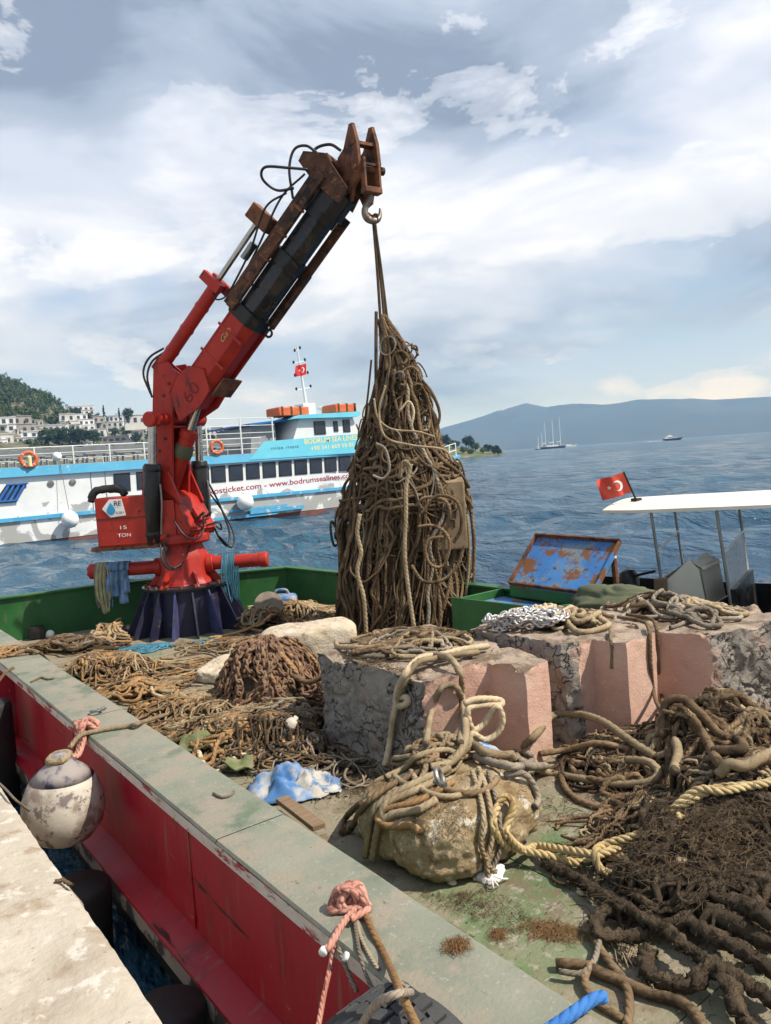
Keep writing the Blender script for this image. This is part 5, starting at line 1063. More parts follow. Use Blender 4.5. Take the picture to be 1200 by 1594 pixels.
def laid(pts, r, root, m_, pitch=5.2):
    """three real strands twisted round one another"""
    P = spline([rp(*p) for p in pts], 0.010); T = np.gradient(P, axis=0); T /= np.linalg.norm(T, axis=1, keepdims=True)
    Nn = np.cross(T, (0, 0, 1.0)); Nn /= np.maximum(np.linalg.norm(Nn, axis=1, keepdims=True), 1e-6); Bb = np.cross(T, Nn)
    L = np.concatenate([[0], np.cumsum(np.linalg.norm(np.diff(P, axis=0), axis=1))])
    for k in range(3):
        a = 2*math.pi*(L/(pitch*r)+k/3); Q = P+0.5*r*(np.cos(a)[:, None]*Nn+np.sin(a)[:, None]*Bb)
        MB().tube(Q, 0.52*r, 7).build('strand', m_, root, smooth=True)
for q in (ya, yb, yc, yd): laid(q, 0.021, yr, G['ryellow'])
# muddy thick ropes
mud = thing('muddy_rope_heap', 'heap of thick black mud-caked ropes in the lower right corner', 'rope pile', tuple(on_z(1080, 1450, DECK)))
for pts, r in (([(845, 1335, 0.55), (890, 1360, 0.56), (930, 1385, 0.58), (965, 1405, 0.60), (1000, 1425, 0.62), (1040, 1445, 0.63), (1080, 1480, 0.62), (1130, 1505, 0.62), (1200, 1550, 0.60), (1240, 1580, 0.6)], 0.034),
               ([(1000, 1420, 0.58), (955, 1415, 0.57), (930, 1425, 0.56), (932, 1450, 0.56), (965, 1455, 0.56), (1010, 1450, 0.58)], 0.036),
               ([(1010, 1475, 0.56), (1005, 1500, 0.56), (1030, 1522, 0.57), (1075, 1525, 0.58), (1110, 1500, 0.62), (1135, 1530, 0.60), (1150, 1570, 0.58), (1190, 1620, 0.57)], 0.038),
               ([(1040, 1420, 0.60), (1080, 1405, 0.64), (1130, 1425, 0.67), (1180, 1455, 0.68), (1230, 1475, 0.68)], 0.042),
               ([(1050, 1390, 0.62), (1090, 1365, 0.68), (1140, 1355, 0.72), (1200, 1370, 0.74)], 0.04),
               ([(1080, 1440, 0.62), (1140, 1465, 0.64), (1190, 1500, 0.65), (1230, 1520, 0.64)], 0.04),
               ([(1120, 1395, 0.67), (1160, 1405, 0.72), (1200, 1430, 0.74), (1240, 1430, 0.72)], 0.042)):
    r *= 0.72; P = spline([rp(*p) for p in pts], 0.012); P[:, 2] -= 0.012; MB().tube(P, r, 12, rough=0.42, lobes=3, amp=0.26, pitch=5.5, seed=int(r*1000)+len(pts)).build('rope', G['mud'], mud, smooth=True)
    fm_ = MB(); fuzz(fm_, P, r, int(len(P)*7), 0.026, 0.0012); fm_.build('loose_fibres', G['mud'], mud, kind='stuff', smooth=False)
    for a in np.linspace(0, len(P)-1, 60).astype(int): hm_stamp(np.array([P[a]+[0, 0, r*0.7]]))
c = D2(1120, 1400); mb = MB()
for k in range(110):
    rr = 0.008+0.014*random.random(); W_ = wander(c+RNG.normal(0, 0.10, 2), (0.34, 0.22), R(-40), 0.9, 8, 0); q_ = np.linalg.norm((W_-c)/0.55, axis=1); Q_ = settle(W_, rr, DECK+0.20*np.clip(1.1-q_, 0.05, 1))
    if Q_ is not None: mb.tube(Q_, rr, 6, rough=0.25, seed=k)
mb.build('tangle', G['mud'], mud, kind='stuff', smooth=True)
mb = MB()
for k in range(900):                        # fine rootlets over the mud
    t = random.random()*6.28; q = math.sqrt(random.random()); u, v = q*math.cos(t)*0.62, q*math.sin(t)*0.36; x = c[0]+u*0.77+v*0.64; y = c[1]-u*0.64+v*0.77
    i, j = hm_cells(np.array([[x, y]])); z = float(HM[i[0], j[0]]); h = random.random()*6.28; L = 0.03+0.09*random.random(); b = random.uniform(-2, 2); lift = random.uniform(0, 0.03)
    mb.tube([(x+L*s*math.cos(h+b*s), y+L*s*math.sin(h+b*s), z-0.004+lift*math.sin(2.6*s)) for s in (0, 0.35, 0.7, 1)], 0.0018, 3, caps=False)
mb.build('rootlets', G['mud'], mud, kind='stuff', smooth=False)
debris('net_fibres', 'reddish brown fibre mat on top of the black muddy ropes', D2(1110, 1395), (0.42, 0.22), R(-40), 1300, G['debris'], 0.006, 0.07, thin=0.0013)
debris('net_fibres', 'fine brown fibres matted over the net heap', D2(1110, 1230), (0.75, 0.42), R(-30), 1800, G['debris'], 0.008, 0.08, thin=0.0012)
rope('flat brown strap end leaning on the muddy ropes', [(1060, 1335, 0.74), (1055, 1365, 0.66), (1040, 1390, 0.60), (1015, 1412, 0.56), (1000, 1425, 0.54)], 0.026, G['rtan'])
# hoses and ropes along the near edge
rope('stiff brown rope lying across the near deck to the corner', [(865, 1500, 0.53), (905, 1502, 0.53), (950, 1520, 0.53), (1010, 1545, 0.53), (1060, 1560, 0.53), (1090, 1590, 0.53), (1100, 1630, 0.52)], 0.021, G['rbrown'], rough=0.12)
rope('brown rope crossing down the near deck edge', [(915, 1440, 0.53), (930, 1470, 0.53), (950, 1500, 0.53), (975, 1535, 0.53), (980, 1570, 0.52), (975, 1600, 0.52)], 0.017, G['rbrown'])
rope('frayed grey rope fork on the near deck', [(870, 1512, 0.54), (905, 1515, 0.54), (925, 1495, 0.54), (935, 1455, 0.54)], 0.012, G['rgrey'])
rope('brown rope dropping beside the gunwale near the blue rope', [(918, 1500, 0.54), (910, 1530, 0.53), (930, 1560, 0.52), (975, 1590, 0.51)], 0.016, G['rbrown'])
rope('thin wire ring lying on the green deck', [(925, 1335, 0.52), (915, 1310, 0.53), (940, 1300, 0.55), (968, 1304, 0.55), (972, 1318, 0.53), (950, 1330, 0.52)], 0.006, G['rtan'])
rope('bright blue braided rope lying over the near gunwale', [(850, 1606, GUN+0.016), (880, 1586, GUN+0.018), (905, 1568, GUN+0.018), (925, 1555, GUN+0.018), (942, 1552, GUN+0.014)], 0.016, G['rbrightblue'], lobes=4, sides=12, step=0.008, amp=0.10)
sw = MB()
for k in range(60):
    a = k*0.21; p = on_z(975+random.uniform(-14, 14), 1480+random.uniform(-10, 10), DECK+0.02); sw.tube([p, p+np.array([random.uniform(-.03, .03), random.uniform(-.03, .03), 0.02]), p+np.array([random.uniform(-.06, .06), -0.04+random.uniform(-.03, .03), 0.0])], 0.003, 4)
sw.build('frayed_rope_end', G['rpale'], None, 'frayed straw rope end fanned out beside the mud ropes', 'rope', smooth=True)
# ropes over the boulder, hanging to the deck
bd = thing('boulder_lashing', 'tan lashing ropes draped over the ochre boulder to the deck', 'rope', tuple(on_z(700, 1300, DECK)))
for k, (pts, r, m_) in enumerate((
    ([('h', 745, 1200, 0.016), ('h', 755, 1225, 0.016), ('h', 764, 1265, 0.016), ('h', 766, 1310, 0.016), ('h', 758, 1345, 0.016), ('h', 760, 1372, 0.016)], 0.013, T_),
    ([('h', 735, 1205, 0.016), ('h', 745, 1235, 0.016), ('h', 753, 1275, 0.016), ('h', 748, 1315, 0.016), ('h', 760, 1350, 0.016), ('h', 772, 1362, 0.016)], 0.012, T_),
    ([('h', 760, 1205, 0.016), ('h', 770, 1240, 0.016), ('h', 778, 1285, 0.016), ('h', 780, 1320, 0.016), ('h', 766, 1362, 0.016)], 0.011, GR),
    ([('h', 690, 1190, 0.016), ('h', 640, 1212, 0.016), ('h', 600, 1232, 0.016), ('h', 566, 1262, 0.016), ('h', 545, 1296, 0.016), ('h', 532, 1300, 0.016), ('h', 540, 1275, 0.016), ('h', 562, 1255, 0.016)], 0.017, B_),
    ([('h', 700, 1200, 0.016), ('h', 650, 1222, 0.016), ('h', 610, 1243, 0.016), ('h', 582, 1268, 0.016), ('h', 574, 1308, 0.016), ('h', 570, 1338, 0.016)], 0.019, T_),
    ([('h', 690, 1215, 0.016), ('h', 640, 1238, 0.016), ('h', 602, 1256, 0.016), ('h', 592, 1280, 0.016), ('h', 584, 1318, 0.016), ('h', 580, 1342, 0.016)], 0.019, T_),
    ([('h', 705, 1222, 0.016), ('h', 650, 1252, 0.016), ('h', 605, 1264, 0.016), ('h', 588, 1276, 0.016), ('h', 600, 1290, 0.016), ('h', 640, 1290, 0.016), ('h', 655, 1300, 0.016)], 0.017, OR),
    ([('h', 680, 1250, 0.016), ('h', 650, 1266, 0.016), ('h', 615, 1272, 0.016), ('h', 596, 1282, 0.016)], 0.021, T_),
    ([('h', 720, 1180, 0.016), ('h', 690, 1172, 0.016), ('h', 650, 1182, 0.016), ('h', 630, 1200, 0.016), ('h', 600, 1215, 0.016)], 0.017, T_),
    ([('h', 770, 1190, 0.016), ('h', 740, 1180, 0.016), ('h', 700, 1190, 0.016), ('h', 680, 1210, 0.016), ('h', 690, 1230, 0.016), ('h', 730, 1240, 0.016), ('h', 760, 1232, 0.016), ('h', 775, 1215, 0.016)], 0.016, B_),
    ([('h', 640, 1205, 0.016), ('h', 660, 1235, 0.016), ('h', 700, 1245, 0.016), ('h', 740, 1232, 0.016), ('h', 750, 1210, 0.016)], 0.015, T_))):
    P = spline([rp(*p) for p in pts], 0.014); MB().tube(P, r, 10, lobes=3).build('rope', m_, bd, smooth=True)
sh = thing('shackle', 'steel shackle at the top of the ochre boulder', 'shackle', tuple(on_z(684, 1210, 1.0)))
MB().torus(on_z(684, 1210, 1.05), (0.5, -0.6, 0.3), 0.04, 0.012).build('bow', G['steel'], sh); MB().cyl(on_z(676, 1216, 1.03), on_z(694, 1222, 1.03), 0.012).build('pin', G['steel'], sh)

# ---- chains
def chain_pts(P, link):
    L = np.concatenate([[0], np.cumsum(np.linalg.norm(np.diff(P, axis=0), axis=1))]); s = np.arange(0, L[-1], link); return np.stack([np.interp(s, L, P[:, k]) for k in range(3)], 1)
def chain(P, link, wire, mb):
    """real oval links, each turned a quarter from the last"""
    Q = chain_pts(P, link*0.72)
    for k in range(len(Q)-1):
        t = Q[k+1]-Q[k]; t = t/max(1e-6, np.linalg.norm(t)); a = np.cross(t, (0.2, 0.1, 1.0)); a /= np.linalg.norm(a); b = np.cross(t, a); e = a if k % 2 else b
        e = e+0.35*np.array([random.uniform(-1, 1) for _ in range(3)]); e /= np.linalg.norm(e); c = (Q[k]+Q[k+1])/2; th = np.arange(10)*2*math.pi/10
        mb.tube(c+np.cos(th)[:, None]*t*link*0.52+np.sin(th)[:, None]*e*link*0.33, wire, 5, closed=True)
ch = MB()
for k in range(8): chain(settle(wander((4.28, 4.02), (0.30, 0.11), R(-50), 1.1, 9, 4), 0.014, 1.29+0.10*random.random()), 0.055, 0.0085, ch)
ch.build('galvanised_chain', G['galv'], None, 'pale galvanised chain heaped on top of the middle block', 'chain', smooth=True)
ck = thing('rusty_chain_pile', 'tall dark heap of rusty mooring chain before the limestone block', 'chain', tuple(on_z(420, 1090, DECK)))
cpos = np.array([3.18, 6.12])
core = MB(); core.lathe([(0.40, 0.0), (0.40, 0.18), (0.34, 0.34), (0.20, 0.46), (0.03, 0.50)], (cpos[0], cpos[1], DECK), 28); V = core.verts(); V += vec_noise(V*4.5, 3, 4)*np.array([0.10, 0.10, 0.08]); core.set_verts(V); core.build('packed_core', G['mud'], ck, smooth=True)
for k in range(60):
    a = random.uniform(0, 6.28) if k < 30 else random.uniform(-3.3, -0.8); pr = [(0.05, 0.53), (0.20, 0.50), (0.33, 0.38), (0.40, 0.22), (0.43, 0.06), (0.47, 0.02)]; P = []
    for (r_, z_) in pr: a += random.uniform(-0.42, 0.42); rr_ = r_*random.uniform(0.86, 1.16); P.append((cpos[0]+rr_*math.cos(a), cpos[1]+rr_*math.sin(a), DECK+max(0.02, z_*random.uniform(0.85, 1.1))+0.015))
    mb = MB(); chain(spline(P, 0.02), 0.075, 0.0115, mb); mb.build('chain_run', G['rustchain'], ck, smooth=True)
for k in range(5):
    a = random.uniform(3.3, 5.8); P = [(cpos[0]+0.2*math.cos(a), cpos[1]+0.2*math.sin(a), DECK+0.54), (cpos[0]+0.42*math.cos(a+0.3), cpos[1]+0.42*math.sin(a+0.3), DECK+0.30), (cpos[0]+0.40*math.cos(a+0.7), cpos[1]+0.40*math.sin(a+0.7), DECK+0.06)]
    MB().tube(spline(P, 0.03), 0.018, 8).build('rope', OR, ck, smooth=True)
mb = MB()
for k in range(12): chain(settle(wander((3.55, 5.55), (0.42, 0.30), R(-50), 1.2, 6, 2), 0.02, DECK+0.25), 0.07, 0.011, mb)
mb.build('rusty_chain', G['rustchain'], None, 'loose rusty chain sagging behind the cracked block', 'chain', smooth=True)
rope('brown rope slung under the limestone block', [(455, 1052, 0.80), (480, 1062, 0.76), (505, 1052, 0.82), (520, 1040, 0.9)], 0.022, G['rbrown'])

# ================================================================== HANGING ROPE BUNDLE
bx, by = HOOK[0], HOOK[1]
bundle = thing('rope_bundle', 'huge cone of tangled brown mooring ropes hanging from the crane hook', 'rope bundle', (bx, by, DECK))
_bz = np.array([0.50, 0.77, 1.15, 1.54, 2.08, 2.40, 2.70, 2.85, 3.15, 3.45, 3.75, 4.03, 4.30, 4.5])
_bl = np.array([-0.86, -0.78, -0.68, -0.64, -0.60, -0.52, -0.43, -0.38, -0.30, -0.20, -0.14, -0.09, -0.03, -0.01])
_br = np.array([0.80, 0.84, 0.88, 0.90, 0.88, 0.80, 0.60, 0.56, 0.55, 0.46, 0.38, 0.20, 0.08, 0.02])
def bcr(z): l, r = np.interp(z, _bz, _bl), np.interp(z, _bz, _br); return (l+r)/2+np.interp(z, [1.8, 2.8, 3.8, 4.3], [0, 0.06, 0.07, 0.0]), (r-l)/2*np.interp(z, [1.2, 2.4, 3.3, 4.2], [0.97, 0.90, 0.82, 0.66])
def lump(a, z): return 1+0.17*float(fbm(np.array([[math.cos(a)*1.3+7, math.sin(a)*1.3, z*1.5]]), 2, 31)[0])
def bpt(a, f, z):
    """point at angle a (0 = right, -pi/2 = toward the quay), fraction f of the local radius, height z"""
    c, h = bcr(z); h = h*lump(a, z) if f > 0.3 else h; return np.array([bx, by, 0])+vr*(c+h*f*np.cos(a))+vf*(h*f*0.85*np.sin(a))+EZ*z
brng = np.random.default_rng(5)
# filler core, coloured dark for the shade inside, so the tangle is not hollow
zs = np.linspace(DECK, 4.0, 60); V = []
for z in zs:
    for a in np.linspace(0, 2*math.pi, 48, endpoint=False): V.append(bpt(a, 0.60, z))
V = np.array(V); V += vec_noise(V*3.2, 4, 8)*0.13
i, j = np.meshgrid(np.arange(59), np.arange(48), indexing='ij'); q = np.stack([i*48+j, i*48+(j+1) % 48, (i+1)*48+(j+1) % 48, (i+1)*48+j], -1).reshape(-1, 4)
MB().add(V, q).build('dark_core', G['mud'], bundle, smooth=True)
def bpath(a0, z0, z1, f0, wob=0.5, n=18, twist=0.0):
    z = np.linspace(z0, z1, n); a = a0+np.cumsum(brng.normal(0, 1, n))*wob/np.sqrt(n)+np.linspace(0, twist, n)
    f = np.clip(f0+np.cumsum(brng.normal(0, 0.05, n)), 0.62, 1.04)
    return np.array([bpt(a[k], f[k], z[k]) for k in range(n)])
G['rumber'] = rope_mat('umber_rope', (0.085, 0.056, 0.032), (0.14, 0.095, 0.055)); BM = [G['rumber'], G['rbrown'], G['rumber'], G['rdark'], G['rgrey']]
# long runs hanging from the apex to the deck (front ones as parts)
for k in range(100):
    a = brng.uniform(-math.pi, math.pi) if k % 3 else brng.uniform(-2.9, -0.1)
    z0 = brng.choice([4.22, 4.2, 3.6, 2.9, 2.3]); z1 = brng.choice([0.52, 0.55, 0.7, 1.2, 1.8], p=[.4, .2, .2, .1, .1]); r = brng.choice([0.010, 0.014, 0.018, 0.023], p=[.3, .35, .25, .1])
    P = spline(bpath(a, z0, min(z1, z0-0.8), brng.uniform(0.80, 1.0), 0.30, 12), 0.035); P += vec_noise(P*9, 2, k)*0.010
    MB().tube(P, r, 7).build('rope', BM[brng.integers(0, 5)], bundle, smooth=True)
# thick bight at the very top where the slings take hold
MB().tube(spline([bpt(-2.2, 1.0, 3.6), bpt(-2.0, 1.0, 4.0), bpt(-1.6, 0.8, 4.24), bpt(-0.9, 1.0, 4.2), bpt(-0.5, 1.0, 3.9), bpt(-0.4, 1.0, 3.5)], 0.03), 0.024, 9, lobes=3).build('rope', G['rumber'], bundle, smooth=True)
# straight drops over the lower half, bunched together
for g in range(19):
    ga = -3.1+3.15*g/18+brng.normal(0, 0.08); gz = brng.uniform(1.4, 3.0)
    for k in range(brng.integers(3, 7)):
        a = ga+brng.normal(0, 0.10); z0 = gz+brng.normal(0, 0.2); f0 = brng.uniform(0.82, 1.03); n = 7
        P = [bpt(a+0.03*brng.normal(), f0+0.02*brng.normal(), z) for z in np.linspace(z0, brng.choice([0.52, 0.52, 0.6, 0.9]), n)]
        MB().tube(spline(P, 0.04), brng.choice([0.010, 0.014, 0.019]), 7).build('rope', [G['rbrown'], G['rdark'], G['rumber'], G['rbrown'], G['rdark']][brng.integers(0, 5)], bundle, smooth=True)
# loops slung between two points: they sag
for k in range(74):
    z = brng.uniform(1.2, 4.1) if k % 2 else brng.uniform(2.0, 3.4); a = brng.uniform(-3.2, 0.1) if k % 4 else brng.uniform(0, 3.1); da = brng.uniform(0.3, 1.3)*brng.choice([-1, 1]); sag = brng.uniform(0.12, 0.75)
    z2 = z+brng.uniform(-0.3, 0.3); f = brng.uniform(0.86, 1.06); n = 10; P = []
    for s in np.linspace(0, 1, n):
        zz = max(DECK+0.03, z+(z2-z)*s-sag*4*s*(1-s)+brng.normal(0, 0.012)); P.append(bpt(a+da*s+brng.normal(0, 0.02), f*(1+0.06*math.sin(math.pi*s)), zz))
    r = brng.choice([0.009, 0.012, 0.016, 0.021], p=[.3, .35, .25, .1]); MB().tube(spline(P, 0.03), r, 7).build('rope', BM[brng.integers(0, 5)], bundle, smooth=True)
# curls and open rings standing off the surface
for k in range(24):
    z = brng.uniform(1.7, 3.9); a = brng.uniform(-3.3, 0.3); c = bpt(a, brng.uniform(0.92, 1.06), z); R0 = brng.uniform(0.05, 0.19)*(0.6 if z > 3.2 else 1); out = bpt(a, 1.2, z)-bpt(a, 0.2, z); out /= np.linalg.norm(out)
    t1 = np.cross(out, EZ); t1 /= np.linalg.norm(t1); t2 = np.cross(t1, out); ph = brng.uniform(0, 6.28); turns = brng.uniform(0.6, 2.3); P = []
    for s in np.linspace(0, 1, int(10*turns)+4):
        th = ph+turns*2*math.pi*s; P.append(c+R0*(1-0.25*s)*(math.cos(th)*t1+math.sin(th)*1.15*t2)+out*(0.05*math.sin(th*0.7)+0.03*s)+EZ*0.05*s)
    MB().tube(spline(P, 0.025), brng.choice([0.009, 0.012, 0.015]), 7).build('rope', BM[brng.integers(0, 5)], bundle, smooth=True)
# girdling turns
for k in range(16):
    z = brng.uniform(1.9, 3.0); a0 = brng.uniform(-3.6, -2.4); n = 14; P = [bpt(a0+s*2.9, 1.0+0.04*math.sin(9*s+k), z+0.25*(s-0.5)*brng.uniform(-1, 1)+0.12*math.sin(3.1*s*2+k)-0.14*math.sin(math.pi*s)) for s in np.linspace(0, 1, n)]
    MB().tube(spline(P, 0.03), brng.choice([0.016, 0.022]), 7).build('rope', BM[brng.integers(0, 4)], bundle, smooth=True)
# fine stuff: twine and weed threads all over
mb = MB()
for k in range(420):
    a = brng.uniform(-math.pi, math.pi); z = brng.uniform(0.6, 4.2); P = spline(bpath(a, z, max(0.52, z-brng.uniform(0.15, 0.9)), brng.uniform(0.7, 1.0), 1.0, 6), 0.05); mb.tube(P, brng.uniform(0.004, 0.009), 4, caps=False)
mb.build('twine', G['rbrown'], bundle, kind='stuff', smooth=True)
mb = MB()
for k in range(200):
    a = brng.uniform(-math.pi, math.pi); z = brng.uniform(0.6, 3.9); P = spline(bpath(a, z, max(0.52, z-brng.uniform(0.15, 0.7)), brng.uniform(0.6, 0.95), 1.4, 6), 0.05); mb.tube(P, brng.uniform(0.008, 0.016), 5, caps=False)
mb.build('inner_tangle', G['rdark'], bundle, kind='stuff', smooth=True)
# notable single runs seen in the photograph (built on the plane through the bundle's near face)
def bnear(px, py, back=0.62):
    d = ray(px, py); p0 = np.array([bx, by, 0])-vf*back; t = ((p0-CAM)@vf)/(d@vf); return CAM+d*t
for pts, r, m_, back in (
    ([(640, 722), (637, 735), (632, 760), (632, 800), (630, 860), (636, 920), (646, 985)], 0.021, G['rtan'], 0.80),
    ([(640, 740), (634, 720), (626, 722), (622, 745)], 0.021, G['rtan'], 0.78),
    ([(600, 600), (590, 640), (600, 680), (640, 693), (690, 700), (705, 720)], 0.013, G['rtan'], 0.55),
    ([(582, 620), (588, 650), (610, 668), (650, 672), (676, 680)], 0.012, G['rtan'], 0.42),
    ([(648, 788), (660, 775), (690, 778), (700, 800), (690, 850), (700, 900), (690, 950)], 0.018, G['rbrown'], 0.72),
    ([(655, 800), (680, 772), (712, 782), (718, 820), (706, 845)], 0.018, G['rbrown'], 0.78),
    ([(650, 820), (672, 818), (692, 828), (700, 850), (690, 880), (672, 880), (662, 860), (668, 840), (690, 835)], 0.017, G['rbrown'], 0.80),
    ([(640, 880), (660, 905), (690, 902), (712, 880), (722, 850)], 0.018, G['rbrown'], 0.78),
    ([(622, 640), (636, 625), (644, 640), (640, 665)], 0.014, G['rpale'], 0.42),
    ([(560, 800), (556, 830), (562, 860), (556, 890), (566, 930), (570, 985)], 0.022, G['rtan'], 0.7),
    ([(585, 690), (600, 700), (606, 730), (596, 745), (580, 740)], 0.016, G['rgrey'], 0.55),
    ([(655, 590), (672, 610), (684, 640), (680, 665), (664, 680), (655, 668), (660, 640)], 0.016, G['rbrown'], 0.2),
    ([(660, 600), (678, 625), (684, 655), (668, 672)], 0.013, G['rbrown'], 0.15),
    ([(722, 745), (732, 790), (738, 850), (735, 920), (728, 985)], 0.022, G['rbrown'], 0.1),
    ([(715, 760), (726, 800), (730, 870), (722, 950), (715, 985)], 0.018, G['rtan'], 0.3),
    ([(578, 560), (572, 620), (562, 690), (545, 760), (533, 850), (528, 930), (515, 988)], 0.012, G['rdark'], 0.15),
    ([(532, 800), (535, 870), (530, 930), (520, 985)], 0.014, G['rdark'], 0.1),
    ([(545, 790), (548, 870), (540, 930), (528, 990)], 0.014, G['rdark'], 0.3)):
    MB().tube(spline([bnear(x, y, back) for x, y in pts], 0.02), r, 9, lobes=3 if r > 0.016 else 0).build('rope', m_, bundle, smooth=True)
fzb = MB()
for k in range(5200):
    a = brng.uniform(-3.4, 0.4); z = brng.uniform(0.55, 4.2); p = bpt(a, brng.uniform(0.9, 1.03), z); D = brng.normal(0, 1, 3); l = brng.uniform(0.02, 0.07); fzb.tube([p, p+D*l*0.35, p+D*l*0.5-EZ*l*0.5], 0.0013, 3, caps=False)
fzb.build('loose_fibres', G['debris'], bundle, kind='stuff', smooth=False)
# a slab of old board caught in the ropes
G['board'] = mat('encrusted_board', [(0.16, 0.11, 0.06), (0.24, 0.17, 0.10), (0.30, 0.22, 0.14)], 7, 0.95, bump=0.5, bscale=60)
c0 = bnear(684, 800, 0.50)
MB().frame_box(c0, vr, vf*0.95+EZ*0.2, EZ, (-0.32, 0.0, -0.42), (0.30, 0.30, 0.36)).build('caught_board', G['board'], bundle, bevel=0.02)

# ================================================================== LOOSE THINGS ON THE BARGE
# storage hatch with its blue lid propped open
hb_ = thing('storage_hatch', 'green steel storage hatch with a rusty blue lid propped open', 'hatch', (5.75, 5.2, DECK))
def plate(a, b, z0, z1, th=0.03, name='side_panel', m_=None, root=hb_):
    a, b = np.array(a, float), np.array(b, float); d = (b-a)/np.linalg.norm(b-a); nn = np.array([-d[1], d[0]])
    return MB().frame_box((a[0], a[1], 0), (d[0], d[1], 0), (nn[0], nn[1], 0), EZ, (0, 0, z0), (np.linalg.norm(b-a), th, z1)).build(name, m_ or G['green'], root, bevel=0.004)
hA, hB, hC, hD = (5.30, 6.0), (5.42, 4.86), (5.86, 4.66), (6.08, 6.0)
plate(hA, hB, DECK, 1.10); plate(hB, hC, DECK, 1.10); plate(hC, (6.08, 4.68), DECK, 1.08); plate(hD, hA, DECK, 1.08)
MB().prism([(5.36, 5.95), (5.47, 4.92), (5.84, 4.74), (6.02, 5.95)], 0.98, 1.0).build('inner_tray', G['lidblue'], hb_)
# lid: blue pan leaning back over the right bulwark
pl0, pl1 = on_z(793, 910, 1.16), on_z(925, 928, 1.13)          # lower edge, measured
le = (pl1-pl0); Lw = np.linalg.norm(le); le = le/Lw
tl = on_x(834, 834, pl0[0]+0.50); lt = tl-pl0; lt = lt-le*(lt@le); Lh = np.linalg.norm(lt); lt /= Lh; ln = np.cross(le, lt)
MB().frame_box(pl0, le, lt, ln, (0, 0, -0.012), (Lw, Lh, 0.0)).build('lid_panel', G['lidblue'], hb_)
for a, b in (((0, 0, 0.0), (Lw, 0.016, 0.045)), ((0, Lh-0.016, 0.0), (Lw, Lh, 0.055)), ((0, 0.018, 0.0), (0.016, Lh-0.018, 0.045)), ((Lw-0.016, 0.018, 0.0), (Lw, Lh-0.018, 0.045))):
    MB().frame_box(pl0, le, lt, ln, a, b).build('lid_rim', G['rust'] if a[0] == 0 else G['lidblue'], hb_)
MB().frame_box(pl0-EZ*0.10, le, (lt-EZ*(lt@EZ)), EZ, (0.0, 0.0, -0.02), (Lw, 0.05, 0.09)).build('hinge_beam', G['green'], hb_)
for f in (0.15, 0.85): MB().lathe([(0.02, -0.05), (0.02, 0.05)], pl0+le*Lw*f-ln*0.02, 10, le).build('hinge', G['rust'], hb_)
hm_poly([hA, hB, hC, hD], 1.1)
prop = thing('prop_stick', 'weathered brown post standing behind the blue lid', 'post', tuple(on_x(960, 905, 6.45)))
MB().cyl(on_x(964, 912, 6.45)-EZ*0.5, on_x(955, 868, 6.45), 0.035, 0.03, 8).build('stick', G['rust'], prop); MB().cyl(on_x(955, 868, 6.45), on_x(955, 864, 6.45), 0.032, 0.02, 8).build('cap', G['white'], prop)
# olive tarpaulin between hatch and right block
def cloth_blob(name, label, c, dims, m_, seed, cat='tarpaulin', amp=0.3, rz=0.0, n=44, parent=None):
    u = np.linspace(0, 2*math.pi, n, endpoint=False); v = np.linspace(0.02, math.pi/2+0.25, n//2); Uu, Vv = np.meshgrid(u, v)
    D = np.stack([np.cos(Uu)*np.sin(Vv), np.sin(Uu)*np.sin(Vv), np.cos(Vv)], -1).reshape(-1, 3)
    f = 1+amp*fbm(D*1.6, 3, seed)+amp*0.28*np.sin(8*D[:, 0]+5*D[:, 1]+6*fbm(D*2, 2, seed+3))
    V = D*f[:, None]*np.array(dims); cs, sn = math.cos(rz), math.sin(rz); V = np.stack([V[:, 0]*cs-V[:, 1]*sn, V[:, 0]*sn+V[:, 1]*cs, np.maximum(V[:, 2], -0.02)], 1)+np.array(c)
    a, b = len(v), n; i, j = np.meshgrid(np.arange(a-1), np.arange(b), indexing='ij'); q = np.stack([i*b+j, (i+1)*b+j, (i+1)*b+(j+1) % b, i*b+(j+1) % b], -1).reshape(-1, 4)
    return MB().add(V, q, [(k, (k+1) % b, 0) for k in range(1, b-1)]).build(name, m_, parent, label if parent is None else None, cat if parent is None else None, smooth=True)
cloth_blob('tarpaulin', 'crumpled olive tarpaulin beside the blue hatch lid', (5.95, 4.40, 1.10), (0.26, 0.42, 0.18), G['tarp'], 3, amp=0.18, rz=R(25))
